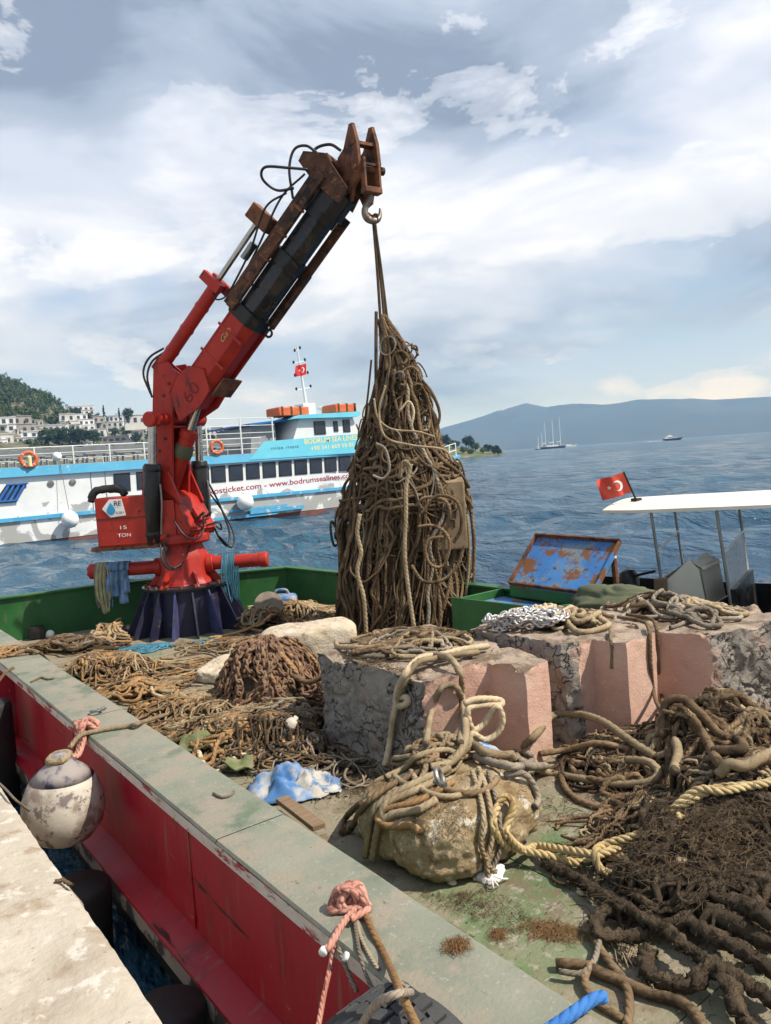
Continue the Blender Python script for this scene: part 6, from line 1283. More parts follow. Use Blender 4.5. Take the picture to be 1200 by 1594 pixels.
# blue sack and jerrycan, scraps
G['sackwhite'] = mat('dusty_white_lining', [(0.36, 0.34, 0.30), (0.52, 0.50, 0.46)], 9, 0.8, bump=0.4, bscale=30, overlay=((0.10, 0.18, 0.32), 6, 0.56, 0.66))
sk = thing('plastic_sack', 'crumpled blue plastic sack with a dusty white lining on the deck', 'sack', tuple(on_z(470, 1232, DECK)))
cs_ = on_z(462, 1236, DECK)
def sack_sheet(c, lx, ly, h, rz, seed, m_, nm, drop):
    n = 34; a, b = np.meshgrid(np.linspace(-1, 1, n), np.linspace(-1, 1, n), indexing='ij'); rr = np.clip((np.abs(a)**2.6+np.abs(b)**2.6)**(1/2.6), 0, 1)
    P3 = np.stack([a.ravel()*1.3, b.ravel()*1.3, np.full(a.size, seed*1.7)], 1); fold = fbm(P3*1.5, 3, seed).reshape(a.shape); cre = np.abs(fbm(P3*2.6, 3, seed+4)).reshape(a.shape)
    z = h*np.clip(1-rr**2.2, 0, 1)*(0.75+0.5*fold)+0.10*cre*np.clip(1-rr, 0, 1)*h-drop*np.exp(-((a-0.35)**2/0.15+(b+0.2)**2/0.2))*h
    x = a*lx*(1+0.12*fold); y = b*ly*(1+0.15*np.roll(fold, 5, 0)); cs, sn = math.cos(rz), math.sin(rz)
    V = np.stack([(x*cs-y*sn).ravel(), (x*sn+y*cs).ravel(), np.maximum(z, 0).ravel()], 1)+c; i, j = np.meshgrid(np.arange(n-1), np.arange(n-1), indexing='ij')
    o = MB().add(V, np.stack([i*n+j, (i+1)*n+j, (i+1)*n+j+1, i*n+j+1], -1).reshape(-1, 4)).build(nm, m_, sk, smooth=True); mo = o.modifiers.new('solid', 'SOLIDIFY'); mo.thickness = 0.005
sack_sheet(cs_+np.array([-0.03, 0.06, 0.02]), 0.25, 0.17, 0.17, R(-38), 2, G['plastic_blue'], 'body', 0.3)
sack_sheet(cs_+np.array([0.12, -0.03, 0.025]), 0.16, 0.12, 0.12, R(-30), 6, G['sackwhite'], 'lining', 0.6)
jc = thing('jerrycan', 'blue plastic jerrycan lying on the far rope pile', 'jerrycan', tuple(on_z(440, 945, DECK+0.2)))
p = on_z(440, 948, DECK+0.16)
MB().frame_box(p, vr, vf, EZ, (-0.20, -0.12, -0.02), (0.20, 0.12, 0.20)).build('body', G['plastic_blue'], jc, bevel=0.05)
MB().tube(spline([p+vr*-0.1+EZ*0.20, p+vr*-0.06+EZ*0.26, p+vr*0.06+EZ*0.26, p+vr*0.1+EZ*0.20], 0.02), 0.018, 8).build('handle', G['plastic_blue'], jc)
MB().lathe([(0.035, 0), (0.035, 0.05)], p+vr*-0.16+EZ*0.20, 12, (-0.4, 0.3, 0.8)).build('cap', G['black'], jc)
MB().lathe([(0.0, 0.0), (0.19, 0.0), (0.185, 0.02), (0.0, 0.03)], on_z(418, 942, DECK+0.30), 24, (-0.3, -0.75, 0.5)).build('basket_lid', G['rgrey'], None, 'round woven lid standing in the far rope pile', 'lid')
for k, (pxy, lab, sz) in enumerate((((320, 1150), 'green weed-covered cloth scrap by the gunwale', 0.26), ((372, 1182), 'smaller grey-green cloth scrap on the orange ropes', 0.14))):
    c = on_z(*pxy, DECK+0.10); n = 16; V = []
    for a in range(n):
        for b in range(n): V.append(((a/(n-1)-0.5)*sz*1.5*(1-0.25*b/n), (b/(n-1)-0.5)*sz*1.1, 0))
    V = np.array(V); V[:, 2] = 0.05*fbm(V*7+k*9, 3, 5+k); V = np.stack([V[:, 0]*0.8+V[:, 1]*0.6, -V[:, 0]*0.6+V[:, 1]*0.8, V[:, 2]], 1)+c
    i, j = np.meshgrid(np.arange(n-1), np.arange(n-1), indexing='ij'); q = np.stack([i*n+j, (i+1)*n+j, (i+1)*n+j+1, i*n+j+1], -1).reshape(-1, 4)
    o = MB().add(V, q).build('cloth_scrap', mat('weedy_cloth_%d' % k, [(0.07, 0.10, 0.03), (0.16, 0.17, 0.08), (0.24, 0.22, 0.14)], 9, 0.95, bump=0.5), None, lab, 'cloth', smooth=True); mo = o.modifiers.new('solid', 'SOLIDIFY'); mo.thickness = 0.012
MB().lathe([(0.0, 0), (0.045, 0.005), (0.05, 0.03), (0.05, 0.10), (0.03, 0.125), (0.018, 0.13), (0.018, 0.15), (0, 0.15)], on_z(444, 1142, DECK+0.12), 16, (0.5, -0.3, 0.75)).build('plastic_bottle', G['buoy'], None, 'grubby white plastic bottle among the dark ropes', 'bottle', smooth=True)
gb = thing('water_bottle', 'clear water bottle with a blue label lying at the block foot', 'bottle', tuple(on_z(745, 1170, DECK+0.42)))
G['clear'] = mat('clear_plastic', [(0.6, 0.68, 0.75), (0.75, 0.8, 0.85)], 8, 0.15, trans=0.6); G['bluelabel'] = mat('blue_label', (0.05, 0.20, 0.55), 5, 0.4)
pb = on_z(742, 1160, 0.86); ax = np.array([0.75, -0.55, -0.35]); ax /= np.linalg.norm(ax)
MB().lathe([(0.014, 0), (0.025, 0.008), (0.025, 0.11), (0.010, 0.14), (0.010, 0.155)], pb, 16, ax).build('body', G['clear'], gb); MB().lathe([(0.0258, 0.03), (0.0258, 0.07)], pb, 16, ax).build('paper_label', G['bluelabel'], gb)
pl = thing('wooden_plank', 'weathered wooden plank under the blue sack beside the gunwale', 'plank', tuple(on_z(470, 1270, DECK)))
a, b = on_z(445, 1245, DECK+0.10), on_z(545, 1320, DECK+0.10); dd = (b-a)/np.linalg.norm(b-a); nn = np.array([-dd[1], dd[0], 0])
MB().frame_box(a, dd, nn, EZ, (-0.06, -0.04, -0.03), (np.linalg.norm(b-a)*0.55, 0.04, 0.0)).build('board', G['wood'], pl, bevel=0.004)
MB().frame_box(a, dd, nn, EZ, (0.2, -0.09, -0.05), (np.linalg.norm(b-a)+0.1, -0.06, -0.02)).build('batten', G['wood'], pl, bevel=0.003)
G['rag'] = mat('white_rag', [(0.60, 0.58, 0.56), (0.75, 0.73, 0.71)], 6, 0.9, bump=0.3)
rg = thing('white_rag', 'white rag bundle knotted to ropes at the foot of the boulder', 'rag', tuple(on_z(765, 1362, DECK)))
cloth_blob('rag_body', '', on_z(762, 1362, DECK+0.0), (0.085, 0.065, 0.055), G['rag'], 12, amp=0.22, parent=rg)
for k, (x, y) in enumerate(((768, 1385), (790, 1368), (776, 1380))): MB().tube(spline([on_z(765, 1362, DECK+0.05), on_z((765+x)/2, (1366+y)/2, DECK+0.04), on_z(x, y, DECK+0.01)], 0.015), 0.005, 6, rough=0.3).build('rag_tail', G['rag'], rg, smooth=True)
for k, (px, py) in enumerate(((703, 1377), (905, 1393), (830, 1305), (760, 1340))):
    if k < 2: MB().lathe([(0.0, 0), (0.022, 0.002), (0.026, 0.012), (0.016, 0.022), (0.0, 0.024)], on_z(px, py, DECK+0.003), 10, (0.3, 0.1, 1)).build('shell', G['lime'], None, 'pale shell %s' % ('near the gunwale by the boulder' if k == 0 else 'by the black muddy ropes'), 'shell', smooth=True)
rope('grey bent weed stalk lying on the near gunwale', [(332, 1235, GUN+0.006), (345, 1241, GUN+0.008), (358, 1238, GUN+0.008), (364, 1232, GUN+0.006)], 0.006, G['rgrey'])
rope('brown rope lying across the gunwale at the ball fender', [(108, 1165, GUN-0.03), (125, 1145, GUN+0.012), (160, 1136, GUN+0.014), (200, 1130, GUN+0.014), (222, 1124, GUN+0.005), (260, 1112, 0.75)], 0.014, G['rtan'])
rope('brown rope over the gunwale far left', [(0, 1016, GUN+0.015), (20, 1018, GUN+0.015), (40, 1013, GUN+0.014), (60, 1016, GUN+0.0), (75, 1030, 0.7)], 0.018, G['rbrown'])
rope('frayed dark rope bit lying on the gunwale', [(48, 1062, GUN+0.006), (60, 1056, GUN+0.01), (64, 1054, GUN+0.01), (75, 1058, GUN+0.006), (84, 1056, GUN+0.006)], 0.008, G['rbrown'])
heap('rope_lashing', 'brown rope lashing wound on the far left gunwale', on_z(12, 1018, GUN)[:2], (0.16, 0.13), 0, 7, 1.1, 0.012, [B_, OR], 0.07, 9, 8, 0, cat='rope')

# ================================================================== FENDERS ON THE QUAY SIDE
bf = thing('ball_fender', 'dirty white ball fender with a navy top hanging between barge and quay', 'fender', (0.985, 4.52, 0.55))
BC = np.array([1.0, 4.50, 0.79])
prof = [(0.0, -0.245), (0.08, -0.235), (0.16, -0.195), (0.225, -0.11), (0.245, -0.02), (0.24, 0.06), (0.205, 0.15), (0.186, 0.178), (0.12, 0.19)]
prof = [(a*0.9, b*0.9) for a, b in prof]; MB().lathe(prof, BC, 48, (0.04, 0, 1)).build('ball', G['buoy'], bf, smooth=True)
MB().lathe([(a*0.9, b*0.9) for a, b in ((0.187, 0.180), (0.132, 0.236), (0.085, 0.27), (0.065, 0.30), (0.05, 0.33), (0.0, 0.335))], BC, 36, (0.04, 0, 1)).build('neck', G['buoyblue'], bf, smooth=True)
kn = np.array([1.215, 4.70, 1.12]); frope = thing('fender_line', 'faded pink knotted line holding the ball fender to the gunwale', 'rope', (1.2, 4.68, 1.0))
for k in range(5):
    P = [kn+np.array([0.05*math.cos(t+k), 0.05*math.sin(t*1.3+k*2), 0.02+0.03*math.sin(2*t+k)]) for t in np.linspace(0, 6.0, 8)]; MB().tube(spline(P, 0.012), 0.015, 8).build('knot_turn', G['rpink'], frope, smooth=True)
for k, o in enumerate((-0.03, 0.0, 0.03)):
    MB().tube(spline([kn+np.array([-0.02, o, 0.0]), np.array([1.17, 4.66+o, 1.07]), np.array([1.11, 4.58+o*0.6, 1.02]), BC+np.array([0.03, 0.02+o*0.3, 0.29])], 0.02), 0.014, 8).build('line', G['rpink'] if k != 2 else G['rtan'], frope, smooth=True)
MB().tube(spline([BC+np.array([0.0, -0.055, 0.27]), BC+np.array([0.055, 0, 0.285]), BC+np.array([0.0, 0.055, 0.28]), BC+np.array([-0.055, 0, 0.27])], 0.02, True), 0.02, 8, closed=True).build('seizing', G['rtan'], frope, smooth=True)
MB().torus(on_z(150, 1106, GUN+0.02), (0.1, 0.2, 1), 0.035, 0.008).build('ring', G['steel'], frope); MB().cyl(on_z(153, 1106, GUN+0.012), on_z(164, 1101, GUN+0.012), 0.011).build('ring_bolt', G['steel'], frope)
def tube_fender(name, label, c, r, h, lean=(0, 0, 1)):
    t = thing(name, label, 'fender', (c[0], c[1], c[2])); nd = np.array(lean, float); nd /= np.linalg.norm(nd)
    MB().lathe([(r*0.5, 0), (r, 0.0), (r*1.02, 0.05), (r, h*0.5), (r*1.01, h-0.03), (r*0.97, h), (r*0.90, h+0.012), (r*0.2, h+0.02)], c, 28, nd).build('rubber_tube', G['rubber'], t, smooth=True)
    return t
f1 = tube_fender('rubber_fender', 'upright black rubber fender wedged at the far left hull side', (1.02, 6.72, 0.0), 0.16, 0.88)
MB().tube(spline([(1.02, 6.72, 0.88), (1.06, 6.74, 0.98), (1.17, 6.78, 1.09), (1.24, 6.8, 1.115)], 0.02), 0.012, 8).build('line', G['rbrown'], f1, smooth=True)
tube_fender('rubber_fender', 'black rubber fender standing below the ball fender', (0.94, 4.22, -0.25), 0.15, 0.72, (0.05, -0.05, 1))
tube_fender('rubber_fender', 'cut black rubber fender in the gap nearest the camera', (0.93, 3.02, -0.25), 0.15, 0.66, (0.12, 0.06, 1))
# car tyre fender with its pink rope
ty = thing('tyre_fender', 'worn car tyre fender hung by a pink rope at the bottom edge', 'tyre', (1.08, 1.5, 0.6))
TC = np.array([1.085, 1.50, 0.90]); TR, TW = 0.30, 0.10; axT = np.array([1.0, 0.12, 0.0]); axT /= np.linalg.norm(axT)
MB().lathe([(0.17, -0.085), (0.24, -0.105), (0.285, -0.10), (0.30, -0.075), (0.305, 0.0), (0.30, 0.075), (0.285, 0.10), (0.24, 0.105), (0.17, 0.085), (0.165, 0.0), (0.17, -0.085)], TC, 64, axT).build('carcass', G['tyre'], ty)
e1 = np.cross(axT, EZ); e1 /= np.linalg.norm(e1)
for k in range(40):
    a = 2*math.pi*k/40; er = math.cos(a)*e1+math.sin(a)*EZ; et = -math.sin(a)*e1+math.cos(a)*EZ
    for s_, w0, w1 in ((0, -0.072, -0.028), (1, -0.022, 0.022), (2, 0.028, 0.072)):
        sk = et*(0.02 if s_ % 2 else -0.01); MB().frame_box(TC+sk, axT, et*1.0+axT*0.25*(-1 if s_ == 0 else 1), er, (w0, -0.019, 0.296), (w1, 0.019, 0.3125)).build('tread_block', G['tyre'], ty)
tr = thing('tyre_line', 'pink rope knotted on the near gunwale holding the tyre', 'rope', tuple(on_z(540, 1400, GUN)))
kc = on_z(545, 1400, GUN+0.03)
for k in range(6):
    t = np.linspace(0, 5.5, 9); P = [kc+RT*(0.045*math.cos(x+k*1.1)+0.008*k-0.02)+UP*(0.05*math.sin(x*1.2+k*0.9))+(-FW)*(0.012+0.018*math.sin(2*x+k)) for x in t]
    P = [np.array([p[0], p[1], max(p[2], GUN+0.014)]) for p in P]; MB().tube(spline(P, 0.008), 0.0125, 9).build('knot_turn', G['rpink'], tr, smooth=True)
def hung(pts, r, m_, nm='line'): MB().tube(spline([rp(*p) for p in pts], 0.012), r, 9, lobes=0).build(nm, m_, tr, smooth=True)
hung([(552, 1415, GUN+0.02), (532, 1440, GUN+0.03), (515, 1470, GUN+0.035), (506, 1480, GUN+0.03)], 0.012, G['rpink'], 'tail')
hung([(575, 1415, GUN+0.02), (545, 1432, GUN+0.025)], 0.012, G['rpink'], 'tail')
hung([(505, 1478, GUN+0.03), (502, 1484, GUN+0.028)], 0.014, G['white'], 'whipping')
hung([(540, 1490, GUN+0.006), (536, 1488, GUN+0.012)], 0.014, G['white'], 'whipping')
hung([(520, 1462, GUN+0.0), ('x', 515, 1500, 1.18), ('x', 505, 1545, 1.12), ('x', 495, 1600, 1.05)], 0.0085, G['rpink'])
hung([(568, 1422, GUN+0.012), (580, 1450, GUN+0.012), (600, 1490, GUN+0.012), ('x', 622, 1540, 1.10), ('x', 652, 1605, 1.02)], 0.0115, G['rorange'])
hung([(551, 1425, GUN+0.012), (555, 1455, GUN+0.008), (560, 1485, GUN+0.004), ('x', 575, 1530, 1.2), ('x', 582, 1545, 1.2)], 0.007, G['rgrey'])
hung([(554, 1425, GUN+0.01), (562, 1460, GUN+0.008), (580, 1495, GUN+0.006), (590, 1510, GUN)], 0.006, G['rpale'])
hung([('x', 526, 1475, 1.19), ('x', 540, 1510, 1.2), ('x', 556, 1545, 1.2)], 0.007, G['rgrey'])
hung([('x', 560, 1600, 0.98), ('x', 585, 1563, 0.98), ('x', 620, 1547, 1.0), ('x', 640, 1545, 1.1)], 0.010, G['rgrey'], 'cord')
# pale line along the quay edge to the ball
rope('thin grey line lying over the quay edge behind the ball fender', [(-10, 1212, 1.02), (8, 1228, 1.02), (24, 1245, 1.0), (45, 1262, 0.86)], 0.006, G['rgrey'])
MB().tube(spline([on_z(x, y, 1.008) for x, y in ((85, 1372), (98, 1370), (108, 1376), (112, 1378))], 0.01), 0.009, 7, rough=0.4).build('weed_scrap', G['rbrown'], None, 'dry weed scrap on the quay edge', 'weed', smooth=True)

# ================================================================== SMALL BOAT BEYOND THE BARGE
boat = thing('motor_boat', 'small black motor boat with a cream canopy moored beyond the barge', 'boat', (8.0, 4.4, 0.0))
G['cream'] = mat('cream_canopy', [(0.62, 0.57, 0.48), (0.74, 0.69, 0.60)], 3, 0.6, bump=0.05); G['blackhull'] = mat('black_hull', [(0.008, 0.008, 0.009), (0.016, 0.016, 0.017)], 3, 0.35)
bd_ = np.array([0.22, -0.975, 0.0]); bs_ = np.array([0.975, 0.22, 0.0]); bo = np.array([8.05, 4.6, 0.0])     # along to the bow, to starboard
def bp(l, s, z): return bo+bd_*l+bs_*s+EZ*z
ls = np.linspace(-2.2, 4.2, 26); Vh = []
for l in ls:
    w = 0.95*math.sqrt(max(0.0, 1-max(0, (l-0.5)/3.75)**2.2)); sh = 0.80+0.05*max(0, l)**1.2*0.5
    for s, z in ((-w, sh), (-w*1.0, 0.45), (-w*0.75, -0.1), (0, -0.3), (w*0.75, -0.1), (w, 0.45), (w, sh), (w-0.05, sh), (w-0.07 if w > 0.1 else 0, 0.30), (-w+0.07 if w > 0.1 else 0, 0.30), (-w+0.05, sh)): Vh.append(bp(l, s, z))
k = 11; i, j = np.meshgrid(np.arange(len(ls)-1), np.arange(k), indexing='ij'); q = np.stack([i*k+j, i*k+(j+1) % k, (i+1)*k+(j+1) % k, (i+1)*k+j], -1).reshape(-1, 4)
MB().add(Vh, q, [(0, a+1, a) for a in range(1, 10)]).build('hull', G['blackhull'], boat)
MB().tube(spline([bp(l, -0.95*math.sqrt(max(0.0, 1-max(0, (l-0.5)/3.75)**2.2))-0.01, 0.80+0.05*max(0, l)**1.2*0.5) for l in np.linspace(-2.2, 3.6, 14)], 0.1), 0.035, 8).build('rub_strake', mat('grey_green_rail', (0.20, 0.24, 0.18), 4, 0.7), boat)
# canopy: gently crowned slab, tilted with the boat
nc, ms = 30, 12; top = []; 
def can_z(l, s): return 1.86+0.08*(1-(s/0.8)**2)*0.8+0.075*(l+0.7)/2.6*1.0+0.02*s
Lc = np.linspace(-1.05, 2.4, nc); Sc = np.linspace(-0.78, 0.78, ms)
def can_w(l): return min(1.0, 0.80+0.5*(l+1.05)) if l < -0.6 else 1.0
Vt = np.array([bp(l, s*can_w(l), can_z(l, s)) for l in Lc for s in Sc]); Vb = Vt-np.array([0, 0, 0.035])
i, j = np.meshgrid(np.arange(nc-1), np.arange(ms-1), indexing='ij'); qt = np.stack([i*ms+j, (i+1)*ms+j, (i+1)*ms+j+1, i*ms+j+1], -1).reshape(-1, 4); N0 = nc*ms
rim = [a*ms for a in range(nc)]+[(nc-1)*ms+b for b in range(1, ms)]+[a*ms+ms-1 for a in range(nc-2, -1, -1)]+[b for b in range(ms-2, 0, -1)]
qs = [(rim[a], rim[(a+1) % len(rim)], rim[(a+1) % len(rim)]+N0, rim[a]+N0) for a in range(len(rim))]
MB().add(np.vstack([Vt, Vb]), np.vstack([qt, qt[:, ::-1]+N0, qs])).build('canopy', G['cream'], boat)
def l_at(px, py, s):
    d = ray(px, py); p0 = bp(0, s, 0); t = ((p0-CAM)@bs_)/(d@bs_); return float((CAM+d*t-bo)@bd_)
L1, L2, L3, L4 = l_at(1013, 800, -0.70), l_at(1048, 795, 0.62), l_at(1115, 795, -0.72), l_at(1148, 790, 0.62)
for l, s in ((L1, -0.70), (L2, 0.62), (L3, -0.72), (L4, 0.62)):
    MB().cyl(bp(l+0.12, s, 0.72), bp(l, s, can_z(l, s)-0.03), 0.016, 0.016, 10).build('canopy_post', G['steel'], boat)
for l, l2 in ((L1, L2), (L3, L4)): MB().cyl(bp(l+0.06, -0.70, 1.40), bp(l2+0.05, 0.62, 1.46), 0.012, 0.012, 8).build('cross_bar', G['white'], boat)
G['perspex'] = mat('dusty_perspex', [(0.5, 0.52, 0.52), (0.62, 0.63, 0.62)], 5, 0.3, alpha=0.55)
def panel(name, m_, c, th=0.02):
    c = [np.array(p) for p in c]; nn = np.cross(c[1]-c[0], c[2]-c[0]); nn /= np.linalg.norm(nn); return MB().extrude(c, nn*th).build(name, m_, boat)
panel('screen', G['perspex'], [bp(L3+0.10, -0.71, 1.02), bp(L4+0.10, 0.60, 1.02), bp(L4+0.05, 0.60, 1.45), bp(L3+0.06, -0.71, 1.40)], 0.006)
panel('console', G['black'], [bp(L3+0.14, -0.70, 0.52), bp(L4+0.14, 0.60, 0.52), bp(L4+0.10, 0.60, 1.02), bp(L3+0.10, -0.70, 1.02)], 0.05)
MB().lathe([(0.06, 0), (0.16, 0), (0.17, 0.012), (0.16, 0.024), (0.06, 0.024)], bp((L3+L4)/2+0.08, -0.2, 0.78), 24, -bd_).build('speaker_ring', G['rubber'], boat)
MB().extrude([bp(L1+0.10, -0.62, 0.72), bp(L1+0.52, -0.54, 0.80), bp(L1+0.46, -0.54, 1.20), bp(L1+0.34, -0.56, 1.26), bp(L1+0.10, -0.62, 1.10)], bs_*0.55).build('helm_seat', G['cream'], boat, bevel=0.03)
MB().box((-0.05, -0.05, 0), (0.05, 0.05, 0.45), 0, bp(L1+0.08, -0.72, 0.65)).build('stern_post', G['wood'], boat)
MB().lathe([(0.0, 0.0), (0.035, 0.0), (0.045, 0.04), (0.045, 0.12), (0.03, 0.14), (0.035, 0.16), (0.045, 0.19), (0.03, 0.23), (0, 0.235)], bp(1.30, 0.10, can_z(1.3, 0.1)+0.004), 16).build('masthead_light', G['white'], boat, smooth=True)
MB().torus(bp(0.75, -0.25, 1.0), (0.35, -0.85, 0.55), 0.17, 0.013, 28).build('steering_wheel', G['white'], boat)
for a in (0.3, 2.4, 4.5): MB().cyl(bp(0.75, -0.25, 1.0), bp(0.75, -0.25, 1.0)+bs_*0.16*math.cos(a)+EZ*0.13*math.sin(a)+bd_*0.06*math.sin(a), 0.008, 0.008, 6).build('wheel_spoke', G['white'], boat)
MB().extrude([bp(0.62, -0.52, 0.72), bp(0.98, -0.52, 0.72), bp(0.9, -0.52, 0.98), bp(0.7, -0.52, 0.94)], bs_*0.5).build('dash', G['black'], boat, bevel=0.02)
og = bp(-1.05, 0.1, 0.80); MB().lathe([(0.02, 0), (0.10, 0.02), (0.12, 0.14), (0.10, 0.22), (0.04, 0.26)], og, 16, (0.2, 0.4, 1)).build('outboard_cowl', G['black'], boat); MB().cyl(og+EZ*0.16, og+EZ*0.24+bd_*0.3, 0.018).build('tiller', G['black'], boat)
MB().torus(bp(2.05, -0.1, can_z(2.05, 0)+0.02), bs_, 0.06, 0.012).build('bow_handle', G['steel'], boat)
def flag(name, label, base, top_, fly, w, h, m_, pole_r, seed, big=True, cat='flag'):
    """waving flag: red field, white crescent and star as raised shapes following the wave"""
    root = thing(name, label, cat, tuple(base)); base, top_ = np.array(base), np.array(top_); up_ = (top_-base)/np.linalg.norm(top_-base); fly = np.array(fly, float); fly /= np.linalg.norm(fly)
    MB().cyl(base, top_, pole_r, pole_r*0.8, 8).build('staff', G['black'] if big else G['white'], root)
    nrm = np.cross(fly, up_); nrm /= np.linalg.norm(nrm); o = top_-up_*h
    def pt(u, v, off=0.0):
        wv = (0.13*w*math.sin(6.5*u+1.8*v+seed)+0.05*w*math.sin(13*u-2.5*v))*u**0.7; return o+fly*w*u*(1-0.04*v)+up_*h*(v-0.22*u*u-0.05*math.sin(4*u))+nrm*(wv+off)
    n = 22; V = [pt(a/(n-1), b/11) for a in range(n) for b in range(12)]; i, j = np.meshgrid(np.arange(n-1), np.arange(11), indexing='ij'); q = np.stack([i*12+j, (i+1)*12+j, (i+1)*12+j+1, i*12+j+1], -1).reshape(-1, 4)
    ob = MB().add(V, q).build('cloth', m_, root, smooth=True)
    for sgn in (1, -1):
        mb = MB(); off = sgn*0.006*max(1, w); asp = h/w; n = 28; V = []
        for a in np.linspace(0.55, 2*math.pi-0.55, n):
            V.append(pt(0.38+0.25*asp*math.cos(a), 0.5+0.25*math.sin(a), off)); b2 = a
            V.append(pt(0.44+0.20*asp*math.cos(b2), 0.5+0.20*math.sin(b2)*0.98, off))
        mb.add(V, [(2*k, 2*k+1, 2*k+3, 2*k+2) for k in range(n-1)])
        st = [pt(0.66+(0.11 if k % 2 == 0 else 0.045)*asp*math.cos(math.pi+k*math.pi/5), 0.5+(0.11 if k % 2 == 0 else 0.045)*math.sin(math.pi+k*math.pi/5), off) for k in range(10)]
        st.append(pt(0.66, 0.5, off)); mb.add(st, None, [(k, (k+1) % 10, 10) for k in range(10)]); mb.build('crescent_and_star', G['white'], root, smooth=True)
    return root
fb = bp(-0.80, -0.25, can_z(-0.80, -0.25)); flag('boat_flag', 'faded red flag with white crescent and star on the cream canopy', fb, fb+np.array([-0.10, 0.08, 0.34]), -vr*0.95+vf*0.1-EZ*0.12, 0.35, 0.25, G['flagfaded'], 0.012, 1.0)
MB().box((-0.05, -0.04, 0), (0.05, 0.04, 0.03), 0, fb).build('flag_socket', G['black'], boat)

# ================================================================== FERRY
FY = 34.5
ferry = thing('passenger_ferry', 'white and light blue two-deck passenger ferry with peeling hull paint', 'ferry', (14.0, 38.0, 0.0))
def peel_mat(name, base, other, lo=0.55, hi=0.60, zf=1.3):
    """white paint coming off in patches, more of it towards the waterline"""
    m = mat(name, base, 1.5, 0.5, bump=0.05); t = m.node_tree; b = t.nodes['Principled BSDF']
    tcn = t.nodes.new('ShaderNodeTexCoord'); nz = t.nodes.new('ShaderNodeTexNoise'); t.links.new(tcn.outputs['Object'], nz.inputs['Vector']); nz.inputs['Scale'].default_value = 0.85; nz.inputs['Detail'].default_value = 7; nz.inputs['Roughness'].default_value = 0.55; nz.inputs['Distortion'].default_value = 0.6
    sp = t.nodes.new('ShaderNodeSeparateXYZ'); t.links.new(tcn.outputs['Object'], sp.inputs[0])
    mr = t.nodes.new('ShaderNodeMapRange'); t.links.new(sp.outputs[2], mr.inputs[0]); mr.inputs[1].default_value = zf-0.4; mr.inputs[2].default_value = zf+0.9; mr.inputs[3].default_value = 0.05; mr.inputs[4].default_value = -0.28
    ad = t.nodes.new('ShaderNodeMath'); ad.operation = 'ADD'; t.links.new(nz.outputs[0], ad.inputs[0]); t.links.new(mr.outputs[0], ad.inputs[1])
    f = t.nodes.new('ShaderNodeMapRange'); t.links.new(ad.outputs[0], f.inputs[0]); f.inputs[1].default_value = lo; f.inputs[2].default_value = hi
    mx = t.nodes.new('ShaderNodeMix'); mx.data_type = 'RGBA'; t.links.new(f.outputs[0], mx.inputs[0]); src = b.inputs['Base Color'].links[0].from_socket; t.links.new(src, mx.inputs[6]); mx.inputs[7].default_value = (*other, 1); t.links.new(mx.outputs[2], b.inputs['Base Color'])
    return m
G['fwhite'] = peel_mat('peeling_ferry_white', [(0.66, 0.68, 0.68), (0.76, 0.77, 0.77)], (0.36, 0.36, 0.35), 0.50, 0.53)
G['fwhite2'] = mat('ferry_white', [(0.66, 0.68, 0.68), (0.76, 0.77, 0.77)], 1.5, 0.45, overlay=((0.42, 0.42, 0.40), 3.0, 0.70, 0.8, (1, 1, 0.2)))
G['fblue'] = mat('ferry_sky_blue', [(0.10, 0.40, 0.62), (0.14, 0.48, 0.70)], 0.8, 0.45, overlay=((0.45, 0.58, 0.62), 4, 0.66, 0.74)); G['fcyan'] = mat('ferry_cyan', [(0.12, 0.52, 0.68), (0.20, 0.62, 0.74)], 0.6, 0.45)
G['fstripe'] = mat('ferry_stripe_blue', [(0.05, 0.30, 0.55), (0.10, 0.40, 0.62)], 1.2, 0.5, overlay=((0.50, 0.52, 0.5), 3, 0.62, 0.7)); G['antifoul'] = mat('rusty_antifouling', [(0.14, 0.045, 0.03), (0.20, 0.07, 0.045), (0.10, 0.08, 0.05)], 1.5, 0.8)
G['glass'] = mat('dark_window_glass', [(0.015, 0.022, 0.035), (0.03, 0.04, 0.06)], 1.2, 0.08, spec=0.6); G['gasket'] = mat('window_gasket', (0.02, 0.02, 0.022), 4, 0.6)
G['orange'] = mat('liferaft_orange', [(0.55, 0.10, 0.03), (0.68, 0.16, 0.05)], 4, 0.6); G['maroon'] = mat('maroon_lettering', [(0.26, 0.015, 0.05), (0.34, 0.03, 0.08)], 3, 0.5); G['yellow'] = mat('pale_yellow_lettering', [(0.70, 0.66, 0.30), (0.78, 0.74, 0.42)], 3, 0.5)
G['fgrey'] = mat('ferry_deck_grey', [(0.22, 0.24, 0.25), (0.30, 0.32, 0.33)], 2, 0.7); G['cobalt'] = mat('cobalt_frame', [(0.02, 0.10, 0.35), (0.04, 0.16, 0.45)], 3, 0.45)
def fplan(x):            # half-breadth inset at the bow
    return np.interp(x, [-8, 22, 25, 28.5, 31.2, 33.4, 35.2], [0, 0, 0.12, 0.55, 1.4, 2.5, 3.55])
FX = np.concatenate([np.linspace(-8, 22, 31), np.linspace(22.5, 35.2, 24)])
